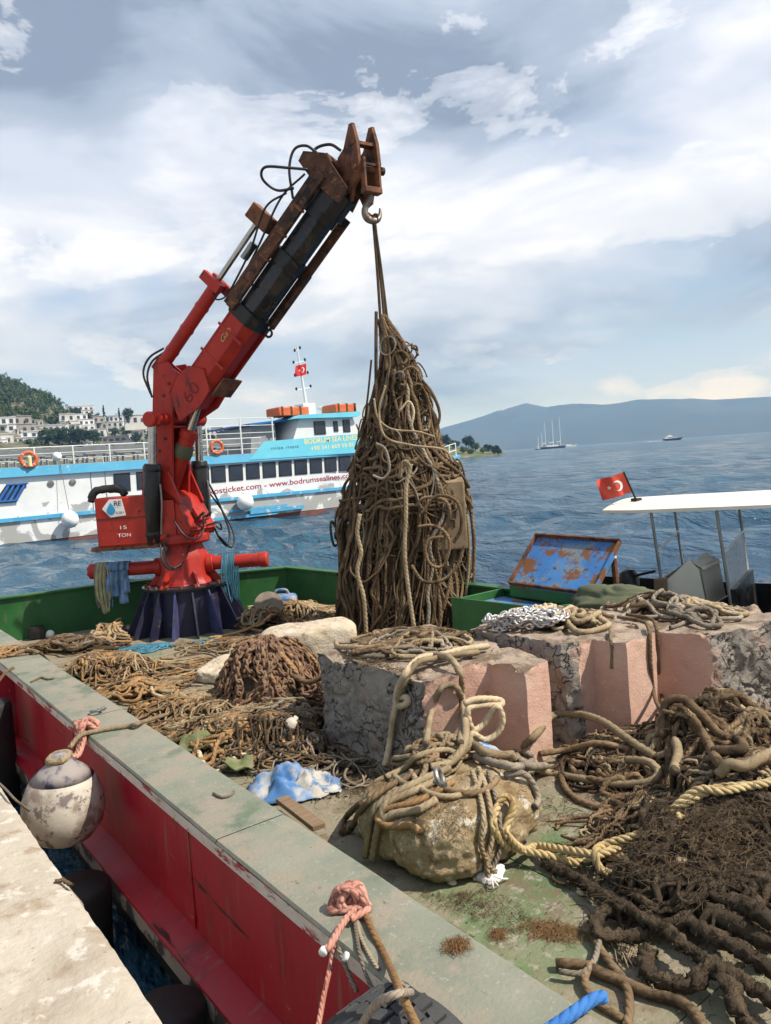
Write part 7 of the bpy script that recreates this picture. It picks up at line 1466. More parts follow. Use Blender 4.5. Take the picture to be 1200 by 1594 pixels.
def fstrip(z0, z1, y_off, name, m_, x0=-8.0, x1=35.2, flare=0.0):
    xs = [x for x in FX if x0 <= x <= x1]; xs = sorted(set(xs+[x0, x1])); V = []
    for x in xs:
        i = fplan(x); s0, s1 = (z0(x) if callable(z0) else z0), (z1(x) if callable(z1) else z1)
        V += [(x-flare*(x > 24)*0.3, FY+i-y_off+0.12*flare*min(1, i), s0), (x, FY+i-y_off, s1), (x, FY+7.4-i+y_off, s1), (x, FY+7.4-i+y_off, s0)]
    n = len(xs); q = []
    for a in range(n-1):
        for b in range(4): q.append((a*4+b, (a+1)*4+b, (a+1)*4+(b+1) % 4, a*4+(b+1) % 4))
    return MB().add(V, q+[(3, 2, 1, 0), (4*n-4, 4*n-3, 4*n-2, 4*n-1)]).build(name, m_, ferry, sharp=25)
sheer = lambda x: 1.12+max(0, x-24)*0.11
fstrip(-0.6, 0.16, -0.02, 'antifouling', G['antifoul'])
fstrip(0.16, sheer, 0.0, 'hull', G['fwhite'], flare=1.0)
fstrip(lambda x: sheer(x)-0.06, lambda x: sheer(x)+0.10, 0.10, 'rubbing_strake', G['fstripe'])
fstrip(sheer, 2.88, -0.02, 'main_deck_house', G['fwhite'], -8, 26.4)
fstrip(2.88, 3.26, 0.14, 'deck_edge', G['fblue'], -8, 26.0)
fstrip(3.26, 3.29, 0.10, 'upper_deck', G['fgrey'], -8, 25.9)
MB().extrude([(17.75, FY-0.16, 2.97), (24.40, FY-0.16, 2.99), (24.55, FY-0.16, 4.02), (18.62, FY-0.16, 3.84)], (0, 0.06, 0)).build('side_fairing', G['fcyan'], ferry)
MB().box((15.0, FY-0.20, 0.16), (19.0, FY-0.12, 0.30)).build('hull_band', G['fstripe'], ferry)
MB().box((16.5, FY-0.24, 0.50), (19.6, FY-0.10, 0.62)).build('fender_strip', G['fstripe'], ferry)
MB().box((17.5, FY-0.25, 0.30), (20.6, FY-0.02, 0.48)).build('rubbing_pad', G['fstripe'], ferry)
# cabin windows, each frame with its pane
wins = [(11.08, 0.72), (12.1, 0.75), (13.05, 0.75), (14.0, 0.75), (14.85, 0.75)]+[(15.72+0.925*k, 0.74) for k in range(9)]+[(24.05, 0.7), (24.95, 0.7)]
for x, w in wins:
    z0, z1 = 1.99+0.012*(x-15), 2.77+0.008*(x-15)
    fr = MB().extrude([(x, FY+0.02, z0), (x+w, FY+0.02, z0), (x+w+0.02, FY+0.02, z1), (x+0.02, FY+0.02, z1)], (0, -0.025, 0)).build('window', G['gasket'], ferry, bevel=0.02)
    MB().extrude([(x+0.04, FY-0.002, z0+0.04), (x+w-0.04, FY-0.002, z0+0.04), (x+w-0.02, FY-0.002, z1-0.04), (x+0.06, FY-0.002, z1-0.04)], (0, -0.012, 0)).build('pane', G['glass'], fr)
for x in (8.44, 9.33):
    fr = MB().lathe([(0.06, -0.01), (0.13, -0.01), (0.14, 0.03), (0.11, 0.035)], (x, FY+0.01, 2.51), 20, (0, -1, 0)).build('porthole', G['steel'], ferry); MB().lathe([(0.0, 0.0), (0.108, 0.0), (0.108, 0.02), (0, 0.02)], (x, FY+0.01, 2.51), 18, (0, -1, 0)).build('pane', G['glass'], fr)
for x in (10.1, 10.72): MB().box((x, FY-0.012, 1.25), (x+0.02, FY+0.01, 2.85)).build('door_seam', G['fgrey'], ferry)
MB().extrude([(6.15, FY+0.01, 1.85), (7.05, FY+0.01, 1.85), (7.55, FY+0.01, 2.62), (6.75, FY+0.01, 2.62)], (0, -0.02, 0)).build('boarding_opening', G['gasket'], ferry)
for k in range(4): MB().extrude([(6.25+0.22*k, FY-0.03, 1.87), (6.38+0.22*k, FY-0.03, 1.87), (6.88+0.20*k, FY-0.03, 2.60), (6.78+0.20*k, FY-0.03, 2.60)], (0, -0.05, 0)).build('gangway_slat', G['cobalt'], ferry)
for z in (1.9, 2.56): MB().box((6.2 if z < 2 else 6.7, FY-0.1, z), (7.1 if z < 2 else 7.55, FY-0.06, z+0.06)).build('gangway_rail', G['cobalt'], ferry)
# lettering
text('www.kosticket.com - www.bodrumsealines.com', 'lettering', G['maroon'], ferry, (14.35, FY+0.018, 1.42), (1, 0, 0.0262), (0, 0, 1), 0.27, 9.75, depth=0.004, bold=0.012)
text('BODRUM SEA LINES', 'lettering', G['yellow'], ferry, (20.95, FY-0.162, 3.60), (1, 0, 0.03), (0, 0, 1), 0.27, 3.35, bold=0.02)
text('+90 541 669 99 85', 'lettering', G['yellow'], ferry, (21.30, FY-0.162, 3.26), (1, 0, 0.03), (0, 0, 1), 0.21, 2.75, bold=0.015)
text('miss meis', 'lettering', G['ink'], ferry, (18.95, FY-0.162, 3.40), (1, 0, 0.02), (0, 0, 1), 0.17, 1.65, bold=-0.01, shear=0.25)
# wheelhouse and roof
def fprism(poly, y0, y1, name, m_, par=ferry): return MB().extrude([(x, y0, z) for x, z in poly], (0, y1-y0, 0)).build(name, m_, par)
fprism([(20.6, 3.30), (25.0, 3.30), (24.95, 3.95), (24.6, 4.96), (21.2, 4.96), (20.75, 3.95)], FY+0.55, FY+6.85, 'wheelhouse', G['fwhite2'])
fprism([(20.75, 4.96), (24.75, 4.96), (24.95, 5.06), (24.9, 5.26), (21.1, 5.14)], FY+0.25, FY+7.15, 'wheelhouse_roof', G['fcyan'])
for x0, x1, zz0, zz1 in ((22.05, 22.77, 4.10, 4.80), (23.30, 23.58, 4.22, 4.78), (23.92, 24.38, 4.17, 4.84)):
    fr = MB().extrude([(x0, FY+0.54, zz0), (x1, FY+0.54, zz0), (x1-0.02, FY+0.54, zz1), (x0-0.02, FY+0.54, zz1)], (0, -0.03, 0)).build('window', G['gasket'], ferry); MB().extrude([(x0+0.04, FY+0.508, zz0+0.04), (x1-0.04, FY+0.508, zz0+0.04), (x1-0.06, FY+0.508, zz1-0.04), (x0+0.02, FY+0.508, zz1-0.04)], (0, -0.01, 0)).build('pane', G['glass'] if x0 != 22.95 else G['fgrey'], fr)
fprism([(18.75, 3.30), (20.3, 3.30), (20.3, 4.9), (18.9, 4.72)], FY+1.6, FY+5.8, 'stair_house', G['fgrey']); fprism([(18.6, 4.74), (20.9, 4.92), (20.9, 5.02), (18.6, 4.84)], FY+1.2, FY+6.2, 'awning', G['cobalt'])
for x0, x1, z0, nm in ((20.20, 22.05, 5.16, 0), (23.75, 25.0, 5.27, 1)):
    MB().box((x0, FY+0.9, z0), (x1, FY+2.3, z0+0.46)).build('raft_body', G['orange'], ferry, bevel=0.05)
    for k in range(3): MB().box((x0+0.18+k*0.55, FY+0.86, z0-0.01), (x0+0.26+k*0.55, FY+2.34, z0+0.49)).build('raft_strap', G['rust'], ferry)
MB().box((22.75, FY+2.6, 5.12), (23.55, FY+3.6, 5.95)).build('mast_base', G['fwhite2'], ferry, bevel=0.03)
mb_, mt_ = np.array([23.25, FY+3.1, 5.9]), np.array([22.92, FY+3.1, 9.2]); MB().cyl(mb_, mt_, 0.085, 0.035, 12).build('mast', G['fwhite2'], ferry)
for f, w in ((0.27, 0.95), (0.50, 0.85), (0.72, 0.75), (0.92, 0.35)):
    c = mb_+(mt_-mb_)*f; MB().cyl(c-np.array([w/2, 0, 0.06]), c+np.array([w/2, 0, 0.10]), 0.022, 0.022, 6).build('mast_spreader', G['fwhite2'], ferry)
    for s in (-1, 1):
        e = c+np.array([s*w/2, 0, 0.02+s*0.08]); MB().lathe([(0.02, 0), (0.06, 0.0), (0.06, 0.14), (0.02, 0.16)], e, 8).build('navigation_lamp', G['black'], ferry)
MB().lathe([(0.05, 0), (0.05, 0.35), (0.26, 0.36), (0.26, 0.48), (0.1, 0.52)], (24.1, FY+2.8, 5.24), 16).build('radar', G['fwhite2'], ferry); MB().cyl((24.4, FY+2.8, 5.6), (25.7, FY+2.8, 5.9), 0.02, 0.012, 6).build('antenna', G['steel'], ferry)
fm = mb_+(mt_-mb_)*0.62; flag('ferry_flag', 'small red flag with white crescent flying from the ferry mast', fm+np.array([0.30, -0.1, -0.45]), fm+np.array([0.36, -0.1, 0.28]), (-1, 0, -0.05), 0.72, 0.62, G['flagred'], 0.012, 0.4, big=False)
# railings: each post a part, each bar a part
for x in np.arange(-7.6, 15.4, 1.55): MB().box((x-0.025, FY-0.10, 3.27), (x+0.025, FY-0.05, 4.05)).build('rail_post', G['white'], ferry)
for z, r in ((3.52, 0.014), (3.78, 0.014), (4.05, 0.022)): MB().cyl((-7.7, FY-0.075, z), (18.5, FY-0.075, z), r, r, 8).build('rail_bar', G['white'], ferry)
for x in (15.62, 17.42, 19.2): MB().box((x-0.03, FY-0.10, 3.27), (x+0.03, FY-0.04, 5.04)).build('rail_post', G['white'], ferry)
for x in (15.9, 17.6, 19.2): MB().box((x-0.03, FY+7.3, 3.27), (x+0.03, FY+7.36, 5.04)).build('rail_post', G['white'], ferry)
for z in (4.30, 4.66, 5.03):
    MB().cyl((15.6, FY-0.07, z), (19.3, FY-0.07, z), 0.016, 0.016, 8).build('rail_bar', G['white'], ferry); MB().cyl((15.6, FY+7.33, z), (19.3, FY+7.33, z), 0.016, 0.016, 8).build('rail_bar', G['white'], ferry)
for x in np.arange(-7, 18, 2.5): MB().box((x-0.025, FY+7.35, 3.27), (x+0.025, FY+7.4, 4.05)).build('rail_post', G['white'], ferry)
for z in (3.65, 4.05): MB().cyl((-7.7, FY+7.38, z), (18.5, FY+7.38, z), 0.016, 0.016, 6).build('rail_bar', G['white'], ferry)
for y0 in (0.0,):   # bow rail
    pts = [(29.6, 0.85), (31.0, 1.4), (32.4, 2.0), (33.6, 2.7), (34.7, 3.3)]
    for k, (x, i_) in enumerate(pts): MB().box((x-0.03, FY+i_+0.05, sheer(x)), (x+0.03, FY+i_+0.11, sheer(x)+0.95)).build('rail_post', G['white'], ferry)
    for dz in (0.5, 0.95): MB().tube([(x, FY+i_+0.08, sheer(x)+dz) for x, i_ in pts], 0.028, 6).build('rail_bar', G['white'], ferry)
    MB().cyl((33.6, FY+3.7, sheer(33.6)), (33.5, FY+3.7, sheer(33.6)+2.2), 0.04, 0.03, 8).build('jack_staff', G['white'], ferry)
MB().tube([(33.6, FY+2.9, 1.9), (34.3, FY+3.2, 0.3), (34.6, FY+3.1, -0.3)], 0.03, 6).build('anchor_chain', G['steel'], ferry)
# deck benches behind the rail
def bench_mesh():
    m = MB(); m.box((-0.55, -0.22, 0.40), (0.55, 0.22, 0.46)); return m
first = None
for k, x in enumerate(np.arange(-6.8, 18.0, 1.35)):
    for row, y in enumerate((1.1, 2.6, 4.4)):
        o = MB().frame_box((x, FY+y, 3.29), (1, 0, 0), (0, 1, 0), EZ, (-0.5, -0.2, 0.40), (0.5, 0.2, 0.45)).frame_box((x, FY+y, 3.29), (1, 0, 0), (0, 0.95, 0.3), (0, -0.3, 0.95), (-0.5, 0.30, 0.30), (0.5, 0.34, 0.72)).frame_box((x, FY+y, 3.29), (1, 0, 0), (0, 1, 0), EZ, (-0.4, -0.15, 0.0), (-0.36, 0.15, 0.40)).frame_box((x, FY+y, 3.29), (1, 0, 0), (0, 1, 0), EZ, (0.36, -0.15, 0.0), (0.40, 0.15, 0.40)).build('deck_bench', G['fgrey'], ferry)
for x, z, col in ((7.63, 3.56, G['orange']), (16.05, 3.68, G['orange'])):
    t = thing('lifebuoy', 'orange and white lifebuoy on the ferry rail, %s' % ('at the left end with a yellow light' if x < 10 else 'below the tall railing'), 'lifebuoy', (x, FY-0.15, z-0.37))
    MB().torus((x, FY-0.17, z), (0, -1, 0), 0.30, 0.075, 28, 10).build('ring', col, t, smooth=True)
    for a in (0.8, 2.37, 3.94, 5.5): MB().torus((x+0.30*math.cos(a), FY-0.17, z+0.30*math.sin(a)), (-math.sin(a), 0, math.cos(a)), 0.075, 0.012, 12, 5).build('white_band', G['white'], t)
    if x < 10: MB().lathe([(0.02, -0.3), (0.08, -0.28), (0.09, 0.1), (0.03, 0.16)], (x+0.02, FY-0.24, z), 12).build('light_float', G['yellow'], t)
for x, lab, r in ((8.95, 'white round fender hanging on a line from the ferry side, left', 0.36), (17.15, 'big white cone fender on the ferry side below the lettering', 0.42)):
    t = thing('ferry_fender', lab, 'fender', (x, FY-0.4, 0.5)); c = np.array([x, FY-0.48, 0.93])
    MB().lathe([(0.0, -r), (r*0.5, -r*0.88), (r*0.86, -r*0.5), (r, 0), (r*0.88, r*0.48), (r*0.5, r*0.88), (r*0.2, r*1.08), (0.0, r*1.1)], c, 28, (0, 0, 1) if x < 10 else (0.55, -0.1, 0.8)).build('ball', mat('clean_white_fender%d' % int(x), (0.74, 0.74, 0.72), 3, 0.5), t, smooth=True)
    MB().cyl(c+EZ*r, (x-0.1, FY-0.16, 3.3) if x < 10 else (x, FY-0.12, 1.4), 0.012, 0.012, 6).build('line', G['rgrey'], t)
MB().cyl((6.4, FY-0.2, 3.5), (6.3, FY-0.3, 4.3), 0.01, 0.01, 5).build('thin_pole', G['steel'], ferry)
MB().lathe([(0.0, 0), (0.16, 0.02), (0.20, 0.16), (0.13, 0.3), (0, 0.32)], (8.75, FY+0.1, 3.6), 16, (0.3, -1, 0.2)).build('searchlight', G['white'], ferry, smooth=True)

# ================================================================== BOATS FAR OUT
G['hullnavy'] = mat('dark_yacht_hull', (0.02, 0.025, 0.04), 2, 0.3)
def hull_mesh(root, o, f, L, bm, h, m_, name='hull', rake=0.12):
    f = np.array(f, float); s_ = np.array([-f[1], f[0], 0]); V = []; n = 22
    for k in range(n):
        t = k/(n-1); l = (t-0.5)*L; w = bm/2*(min(1, 0.65+t*1.2) if t < 0.35 else math.sqrt(max(0.0, 1-((t-0.35)/0.65)**2.4))); sh = h*(1+0.45*max(0, t-0.5)**1.5*2)
        for a, z in ((-w, sh), (-w*0.8, 0.0), (0, -h*0.4), (w*0.8, 0.0), (w, sh)): V.append(o+f*(l+(rake*L*t*t if z >= sh else 0)*0.6)+s_*a+EZ*z)
    i, j = np.meshgrid(np.arange(n-1), np.arange(5), indexing='ij'); q = np.stack([i*5+j, i*5+(j+1) % 5, (i+1)*5+(j+1) % 5, (i+1)*5+j], -1).reshape(-1, 4)
    return MB().add(V, q, [(0, 2, 1), (0, 3, 2), (0, 4, 3)]).build(name, m_, root)
def sailer(name, label, px, py, L, masts, hull, right=True):
    o = on_z(px, py, 0.0); o[2] = 0.0; root = thing(name, label, 'sailing boat', tuple(o)); f = vr*(1 if right else -1)*0.96+vf*0.28*(1 if right else -1); f /= np.linalg.norm(f)
    hull_mesh(root, o, f, L, L*0.2, L*0.075, hull)
    MB().frame_box(o, f, np.array([-f[1], f[0], 0]), EZ, (-L*0.28, -L*0.06, L*0.07), (L*0.20, L*0.06, L*0.125)).build('deckhouse', G['white'], root, bevel=0.1)
    for l, h in masts:
        MB().cyl(o+f*L*l+EZ*L*0.06, o+f*L*(l-0.01)+EZ*h, 0.42, 0.24, 8).build('mast', G['white'], root); MB().cyl(o+f*L*l+EZ*h*0.22, o+f*L*(l-0.17)+EZ*h*0.20, 0.45, 0.30, 8).build('boom', G['white'], root)
        for g in (-0.22, 0.18): MB().cyl(o+f*L*(l-0.01)+EZ*h*0.95, o+f*L*(l+g)+EZ*L*0.09, 0.06, 0.06, 4).build('stay', G['white'], root)
    MB().cyl(o+f*L*0.5+EZ*L*0.09, o+f*L*0.66+EZ*L*0.12, 0.22, 0.1, 6).build('bowsprit', G['white'], root); return root
sailer('gulet', 'three-masted dark-hulled gulet anchored below the far mountains', 861, 698.2, 30.0, ((-0.30, 30.0), (0.02, 33.0), (0.33, 35.0)), G['hullnavy'])
sailer('sailing_yacht', 'small two-masted yacht at the left of the gulet', 841, 699.6, 13.0, ((-0.15, 15.0), (0.2, 19.0)), G['hullnavy'])
sailer('sailing_yacht', 'white yacht without tall masts behind the gulet', 884, 695.8, 26.0, (), G['white'])
o = on_z(1046, 685.6, 0.0); my = thing('motor_yacht', 'dark motor yacht with white cabin under way before the mountains', 'motor yacht', tuple(o)); f = vr*0.97+vf*0.24
hull_mesh(my, o, f, 20.0, 4.6, 2.2, G['hullnavy'], rake=0.3); sdv = np.array([-f[1], f[0], 0])
MB().extrude([o+f*a+EZ*b-sdv*1.7 for a, b in ((-8, 2.2), (5, 2.4), (1.5, 4.2), (-6, 4.3))], sdv*3.4).build('cabin', G['white'], my); MB().extrude([o+f*a+EZ*b-sdv*1.2 for a, b in ((-5, 4.3), (-0.5, 4.3), (-2, 5.6), (-4.5, 5.7))], sdv*2.4).build('flybridge', G['white'], my)
MB().extrude([o+f*a+EZ*b-sdv*1.73 for a, b in ((-6, 3.0), (3.6, 3.0), (2.2, 3.7), (-6, 3.7))], -sdv*0.03).build('window_band', G['glass'], my)
wk = MB()
for k in range(160):
    l = -9-random.random()*22; a = random.gauss(0, 0.6+0.05*(-l)); p = o+f*l+sdv*a; s = random.uniform(0.3, 0.9); V = np.array([(random.uniform(-1, 1), random.uniform(-1, 1), random.uniform(-0.2, 0.9)) for _ in range(4)])*s+p; wk.add(V, None, [(0, 1, 2), (0, 2, 3), (0, 3, 1), (1, 3, 2)])
wk.build('wake_foam', G['white'], None, 'white wake foam trailing behind the dark motor yacht', 'foam', kind='stuff', smooth=False)

# ================================================================== TOWN AND TREES
G['stucco'] = mat('white_stucco', [(0.62, 0.63, 0.64), (0.74, 0.75, 0.76)], 0.2, 0.85); G['stucco2'] = mat('cream_stucco', [(0.55, 0.54, 0.51), (0.66, 0.65, 0.62)], 0.2, 0.85); G['stone'] = mat('stone_villa_wall', [(0.28, 0.26, 0.23), (0.40, 0.37, 0.33)], 0.5, 0.9); G['hglass'] = mat('house_glass', (0.05, 0.06, 0.07), 1, 0.15); G['hframe'] = mat('house_frame', (0.30, 0.30, 0.30), 1, 0.6); G['hroof'] = mat('flat_roof', (0.38, 0.36, 0.33), 0.5, 0.9)
houses = [((103, 144, 633, 646), 'white villa with a flat roof at the top of the town'), ((96, 121, 646, 667), 'pale cubic villa below the top villa, left side'), ((122, 147, 646, 670), 'white two-storey villa with an arched dark doorway in mid town'), ((148, 167, 649, 668), 'stone-walled villa right of the two-storey villa'), ((168, 191, 648, 666), 'white stepped villa near the cypress trees'), ((196, 226, 647, 660), 'long low villa left of the crane'), ((0, 22, 652, 672), 'grey-white villa at the far left edge'), ((24, 54, 650, 673), 'stepped white villa under the wooded slope, left'), ((60, 101, 663, 676), 'long single-storey cream house below the slope'), ((-6, 25, 679, 706), 'plain white cube house behind the ferry rail, far left'), ((31, 70, 673, 690), 'low white house with terrace wall, left'), ((162, 203, 680, 697), 'white house with three big windows above the ferry rail'), ((143, 164, 669, 682), 'small cream house beside the dark tree clump'), ((322, 352, 666, 684), 'stone house seen behind the tall ferry railing, left'), ((355, 378, 667, 685), 'white house behind the tall ferry railing, middle'), ((384, 412, 668, 686), 'cream house behind the tall ferry railing, right'), ((228, 250, 652, 668), 'white house peeping left of the red crane arm'), ((205, 226, 660, 672), 'cream house under the long low villa')]
_sr = random.Random(9); _small = []
for k in range(22):
    cx_ = _sr.uniform(0, 235); yb_ = _sr.choice([_sr.uniform(662, 676), _sr.uniform(676, 700)]); ww_ = _sr.uniform(9, 17)
    _small.append((cx_-ww_/2, cx_+ww_/2, yb_-_sr.uniform(7, 11), yb_))
_ord = ['first', 'second', 'third', 'fourth', 'fifth', 'sixth', 'seventh', 'eighth', 'ninth', 'tenth', 'eleventh', 'twelfth', 'thirteenth', 'fourteenth', 'fifteenth', 'sixteenth', 'seventeenth', 'eighteenth']
for row, sel in (('upper', sorted(h for h in _small if h[3] < 676)), ('lower', sorted(h for h in _small if h[3] >= 676))):
    for k, h in enumerate(sel): houses.append((h, 'small white house, %s from the left in the %s row of small houses' % (_ord[k], row)))
for k, ((x0, x1, yt, yb), lab) in enumerate(houses):
    p = hill_hit((x0+x1)/2, yb); dist = math.hypot(p[0], p[1]); m_per = np.linalg.norm(p-CAM)/FPX; w = (x1-x0)*m_per; h = (yb-yt)*m_per; hv = p/np.linalg.norm(p[:2]) if False else np.array([p[0], p[1], 0])/dist; hr_ = np.array([hv[1], -hv[0], 0])
    yaw = R(random.uniform(-14, 14)); hr_ = hr_*math.cos(yaw)+hv*math.sin(yaw); hv = np.array([-hr_[1], hr_[0], 0])
    o = np.array([p[0], p[1], p[2]]); root = thing('villa', lab, 'house', tuple(o), 'white villas on the hillside'); wm = (G['stucco'], G['stucco2'], G['stucco'], G['stone'])[k % 4 if k != 3 else 3]
    dpt = max(6.0, w*0.6); st = max(1, round(h/3.6)); sh_ = h/st
    for s in range(st):
        a = -w/2+(0.14*w*s if (k+s) % 2 else 0); b = w/2-(0.16*w*s if (k+s) % 2 == 0 else 0); z0, z1 = s*sh_-(3.0 if s == 0 else -0.02), (s+1)*sh_
        MB().frame_box(o, hr_, hv, EZ, (a, 0.0+1.2*s, z0), (b, dpt, z1)).build('wall', wm, root); MB().frame_box(o, hr_, hv, EZ, (a-0.25, -0.25+1.2*s, z1+0.01), (b+0.25, dpt+0.2, z1+0.30)).build('parapet', wm if (k+s) % 3 else G['hroof'], root)
        nw = max(2, int((b-a)/2.9)); 
        for q_ in range(nw):
            cx_ = a+(q_+0.5)*(b-a)/nw; ww = min(1.7, (b-a)/nw*0.55)*(1.25 if (k == 11) else 1); hh_ = sh_*random.choice((0.45, 0.55, 0.62)); zb = s*sh_+sh_*0.18
            fr = MB().frame_box(o, hr_, hv, EZ, (cx_-ww/2, -0.06+1.2*s, zb), (cx_+ww/2, 0.0+1.2*s, zb+hh_)).build('window', G['hframe'], root); MB().frame_box(o, hr_, hv, EZ, (cx_-ww/2+0.12, -0.09+1.2*s, zb+0.12), (cx_+ww/2-0.12, -0.062+1.2*s, zb+hh_-0.12)).build('pane', G['hglass'], fr)
    if k % 3 == 0:
        MB().frame_box(o, hr_, hv, EZ, (-w*0.42, -2.4, sh_-0.2), (w*0.1, -0.27, sh_)).build('balcony', wm, root)
        for c_ in (-0.40, 0.08): MB().frame_box(o, hr_, hv, EZ, (w*c_-0.15, -2.3, -2.0), (w*c_+0.15, -2.0, sh_-0.21)).build('pillar', wm, root)
def leaf_mat(name, cols): return mat(name, cols, 0.9, 0.9, vary=0.22, spec=0.2)
G['leafd'] = leaf_mat('dark_foliage', [(0.018, 0.035, 0.012), (0.035, 0.062, 0.02), (0.06, 0.09, 0.03)]); G['leafm'] = leaf_mat('mid_foliage', [(0.03, 0.05, 0.014), (0.055, 0.085, 0.025), (0.09, 0.12, 0.04)]); G['leafl'] = leaf_mat('light_foliage', [(0.05, 0.085, 0.02), (0.085, 0.13, 0.03), (0.13, 0.17, 0.05)]); G['bark'] = mat('bark', [(0.05, 0.035, 0.025), (0.10, 0.075, 0.05)], 3, 0.95)
def crown_arrays(n_clump, leaves, rx, rz, zc, rng, ls=0.35, cone=False):
    """leaf-sized faces gathered in clumps through the crown's volume"""
    C0 = []
    while len(C0) < n_clump:
        p = rng.uniform(-1, 1, 3)
        if 0.25 < np.linalg.norm(p) < 1:
            if cone: p[:2] *= (1-p[2])*0.5+0.06
            C0.append(p)
    C0 = np.array(C0)*np.array([rx, rx, rz]); V = []; T = []
    for c in C0:
        cr = rng.uniform(0.22, 0.42)*min(rx, rz) if not cone else 0.3*rx
        D = rng.normal(0, 1, (leaves, 3)); D /= np.linalg.norm(D, axis=1, keepdims=True); Q = c+D*cr*rng.uniform(0.6, 1.0, (leaves, 1)); A = rng.normal(0, 1, (leaves, 3))*ls; B2 = rng.normal(0, 1, (leaves, 3))*ls
        b = sum(len(v) for v in V); V.append(np.stack([Q-A*0.5, Q+B2*0.6, Q+A*0.5], 1).reshape(-1, 3)); T.append(np.arange(leaves*3).reshape(-1, 3)+b)
    return np.vstack(V)+np.array([0, 0, zc]), np.vstack(T)
trng = np.random.default_rng(3)
def tree_proto(name, label, kind, loc):
    root = thing(name, label, 'tree', tuple(loc)); o = np.array(loc)
    rx, rz, zc, th, m_, cone = {'round': (3.2, 2.6, 4.4, 2.6, G['leafd'], False), 'bush': (2.8, 2.0, 2.4, 1.4, G['leafm'], False), 'cypress': (0.9, 3.6, 4.2, 1.2, G['leafd'], True), 'light': (2.6, 2.0, 3.0, 1.6, G['leafl'], False)}[kind]
    V, T = crown_arrays(42, 46, rx, rz, zc, trng, 0.42 if kind != 'cypress' else 0.3, cone); MB().add(V+o, None, T).build('crown', m_, root, smooth=False)
    tk = MB().tube([o-EZ*1.5, o+EZ*th*0.5, o+EZ*(th+0.8)], [0.28, 0.22, 0.12], 8)
    for k in range(4): a = k*1.57+0.4; tk.tube([o+EZ*th, o+EZ*(th+1.0)+np.array([math.cos(a), math.sin(a), 0])*rx*0.35], [0.12, 0.05], 6)
    tk.build('trunk', G['bark'], root); return root
tree_spots = [('round', 75, 698, 1.25, 'dark round tree left end of the clump above the ferry rail'), ('round', 92, 697, 1.3, 'dark round tree second from left in the clump above the ferry rail'), ('round', 110, 697, 1.35, 'dark round tree in the middle of the clump above the ferry rail'), ('round', 128, 696, 1.3, 'dark round tree right of middle in the clump above ferry rail'), ('round', 146, 695, 1.15, 'dark round tree right end of the clump above the ferry rail'), ('bush', 45, 702, 1.1, 'mid green bush left of the dark clump above the rail'), ('bush', 178, 678, 1.0, 'green bush above the house with three big windows, left'), ('bush', 196, 677, 1.1, 'green bush above the house with three big windows, right'), ('bush', 214, 675, 1.0, 'green bush nearest the crane cylinder'), ('round', 213, 692, 0.9, 'dark tree right of the house with three big windows'), ('cypress', 162, 650, 0.8, 'dark cypress at the skyline right of the top villa'), ('cypress', 186, 653, 0.75, 'dark cypress at the skyline beside the stepped villa'), ('round', 200, 655, 0.9, 'round tree on the skyline left of the crane'), ('cypress', 40, 672, 0.7, 'dark cypress between the left villas'), ('bush', 85, 662, 1.0, 'bush behind the long cream house'), ('round', 118, 637, 1.0, 'dark pine crown on the ridge above the top villa'), ('round', 137, 640, 0.8, 'smaller dark pine on the ridge right of the top villa'), ('round', 330, 688, 0.8, 'dark tree behind the tall ferry railing'), ('bush', 400, 690, 0.9, 'bush by the cream house behind tall railing')]
protos = {}
for kind, px, py, sc_, lab in tree_spots:
    p = hill_hit(px, py) if not (px in (118, 137)) else on_y(px, py, 520.0)
    if px in (118, 137): p[2] = float(hill_z(np.array([p[0]]), np.array([p[1]]))[0])
    if kind not in protos: t = tree_proto('hillside_tree', lab, kind, p); protos[kind] = t; t.scale = (sc_,)*3
    else: t = copy_tree(protos[kind], tuple(p), lab, random.uniform(0, 6.28), sc_)
    t['group'] = 'trees among the villas'
# the wood on the hill: one mass
V0, T0 = crown_arrays(6, 12, 3.4, 2.6, 2.4, trng, 0.95); V1, T1 = crown_arrays(6, 12, 2.8, 3.2, 2.8, trng, 0.85); wv, wt, nn_ = [], [], 0
house_xy = [WL[o_] for o_ in WL if o_.name.startswith('villa')]
cnt = 0
while cnt < 2600:
    y = random.uniform(330, 640); x = random.uniform(-125, 300); z = float(hill_z(np.array([x]), np.array([y]))[0]); rid = y*0.26
    if z < 4: continue
    up_frac = (y-300)/260
    if x*560/min(560, y) > 150 and random.random() < 0.72: continue
    if up_frac < 0.42 and random.random() < 0.75: continue
    v = V0 if random.random() < 0.5 else V1; a = random.uniform(0, 6.28); s = random.uniform(0.6, 1.25); c_, s_ = math.cos(a)*s, math.sin(a)*s
    d = ray(0, 0); 
    if any((x-h_[0])**2+(y-h_[1])**2 < 150 for h_ in house_xy): continue
    P = np.stack([v[:, 0]*c_-v[:, 1]*s_+x, v[:, 0]*s_+v[:, 1]*c_+y, v[:, 2]*s+z-0.8], 1); wv.append(P); wt.append((T0 if v is V0 else T1)+nn_); nn_ += len(v); cnt += 1
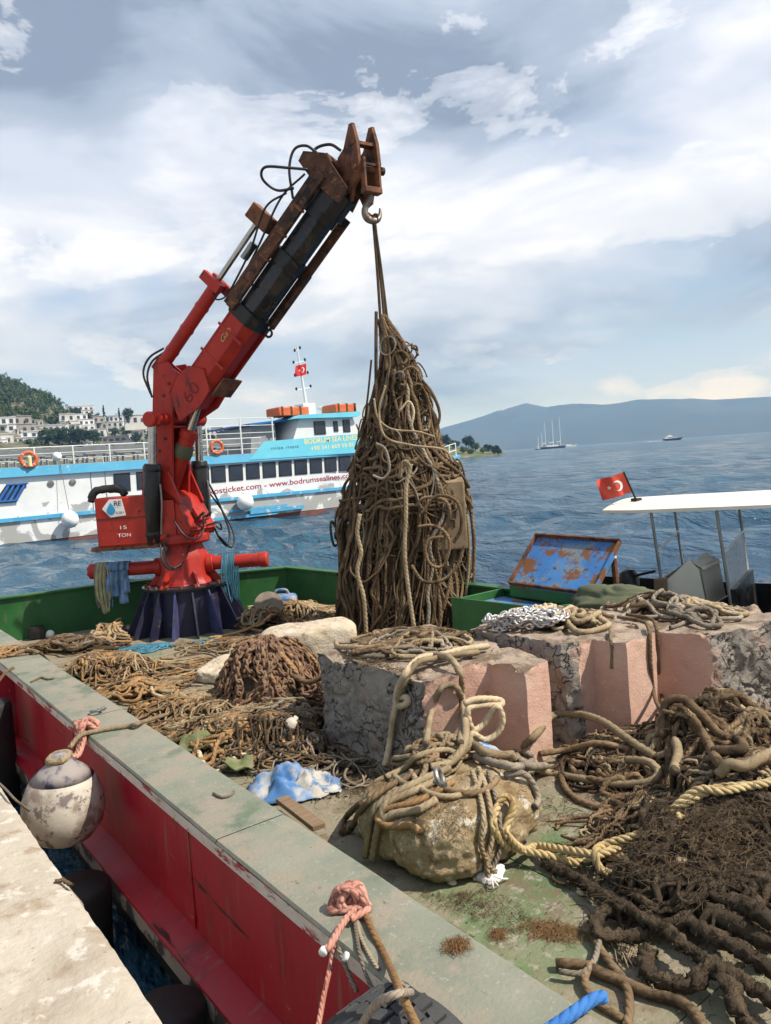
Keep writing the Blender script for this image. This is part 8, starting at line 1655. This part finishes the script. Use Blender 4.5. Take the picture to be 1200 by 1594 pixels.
MB().add(np.vstack(wv), None, np.vstack(wt)).build('hillside_wood', G['leafm'], None, 'dense dark green wood covering the hill at left', 'wood', kind='stuff', smooth=False)
# headland bushes
hspots = [('round', 694, 697, 0.95, 'dark tree at the left of the headland beside the rope bundle'), ('round', 730, 700, 1.0, 'largest dark tree standing on the headland'), ('light', 740, 702, 0.9, 'light green shrub before the largest headland tree'), ('light', 708, 699, 0.9, 'light green shrub at the left of the headland'), ('bush', 760, 703, 0.8, 'lone small tree right of the largest headland tree'), ('bush', 770, 706, 0.85, 'scrubby bush at the headland tip'), ('bush', 777, 707.5, 0.6, 'last low bush on the headland point'), ('light', 752, 706, 0.6, 'low pale shrub along the headland shore'), ('light', 722, 706, 0.7, 'low green shrub on the headland bank'), ('light', 733, 708, 0.6, 'small shrub just above the headland shore')]
for kind, px, py, sc_, lab in hspots:
    d = ray(px, py); az = math.atan2(d[0], d[1]); rr = 400.0 if py < 704 else 388.0; p = np.array([math.sin(az)*rr, math.cos(az)*rr, 0]); p[2] = CAM[2]+d[2]/math.hypot(d[0], d[1])*rr
    if kind not in protos: t = tree_proto('headland_shrub', lab, kind, p); protos[kind] = t; t.scale = (sc_,)*3
    else: t = copy_tree(protos[kind], tuple(p), lab, random.uniform(0, 6.28), sc_); t.name = 'headland_shrub'
    t['group'] = 'shrubs on the headland'

# ================================================================== HAZE
hz = MB().box((-7500, -7500, -2.5), (7500, 7500, 480)); m_ = bpy.data.materials.new('sea_haze'); m_.use_nodes = True; t = m_.node_tree; t.nodes.remove(t.nodes['Principled BSDF'])
pv = t.nodes.new('ShaderNodeVolumePrincipled'); pv.inputs['Color'].default_value = (0.24, 0.50, 1.0, 1); pv.inputs['Absorption Color'].default_value = (1, 1, 1, 1); pv.inputs['Density'].default_value = 0.00022; pv.inputs['Anisotropy'].default_value = 0.0
t.links.new(pv.outputs[0], t.nodes['Material Output'].inputs['Volume'])
ho = hz.build('haze', m_, None, 'pale sea haze over the bay', 'haze', kind='stuff', smooth=False)
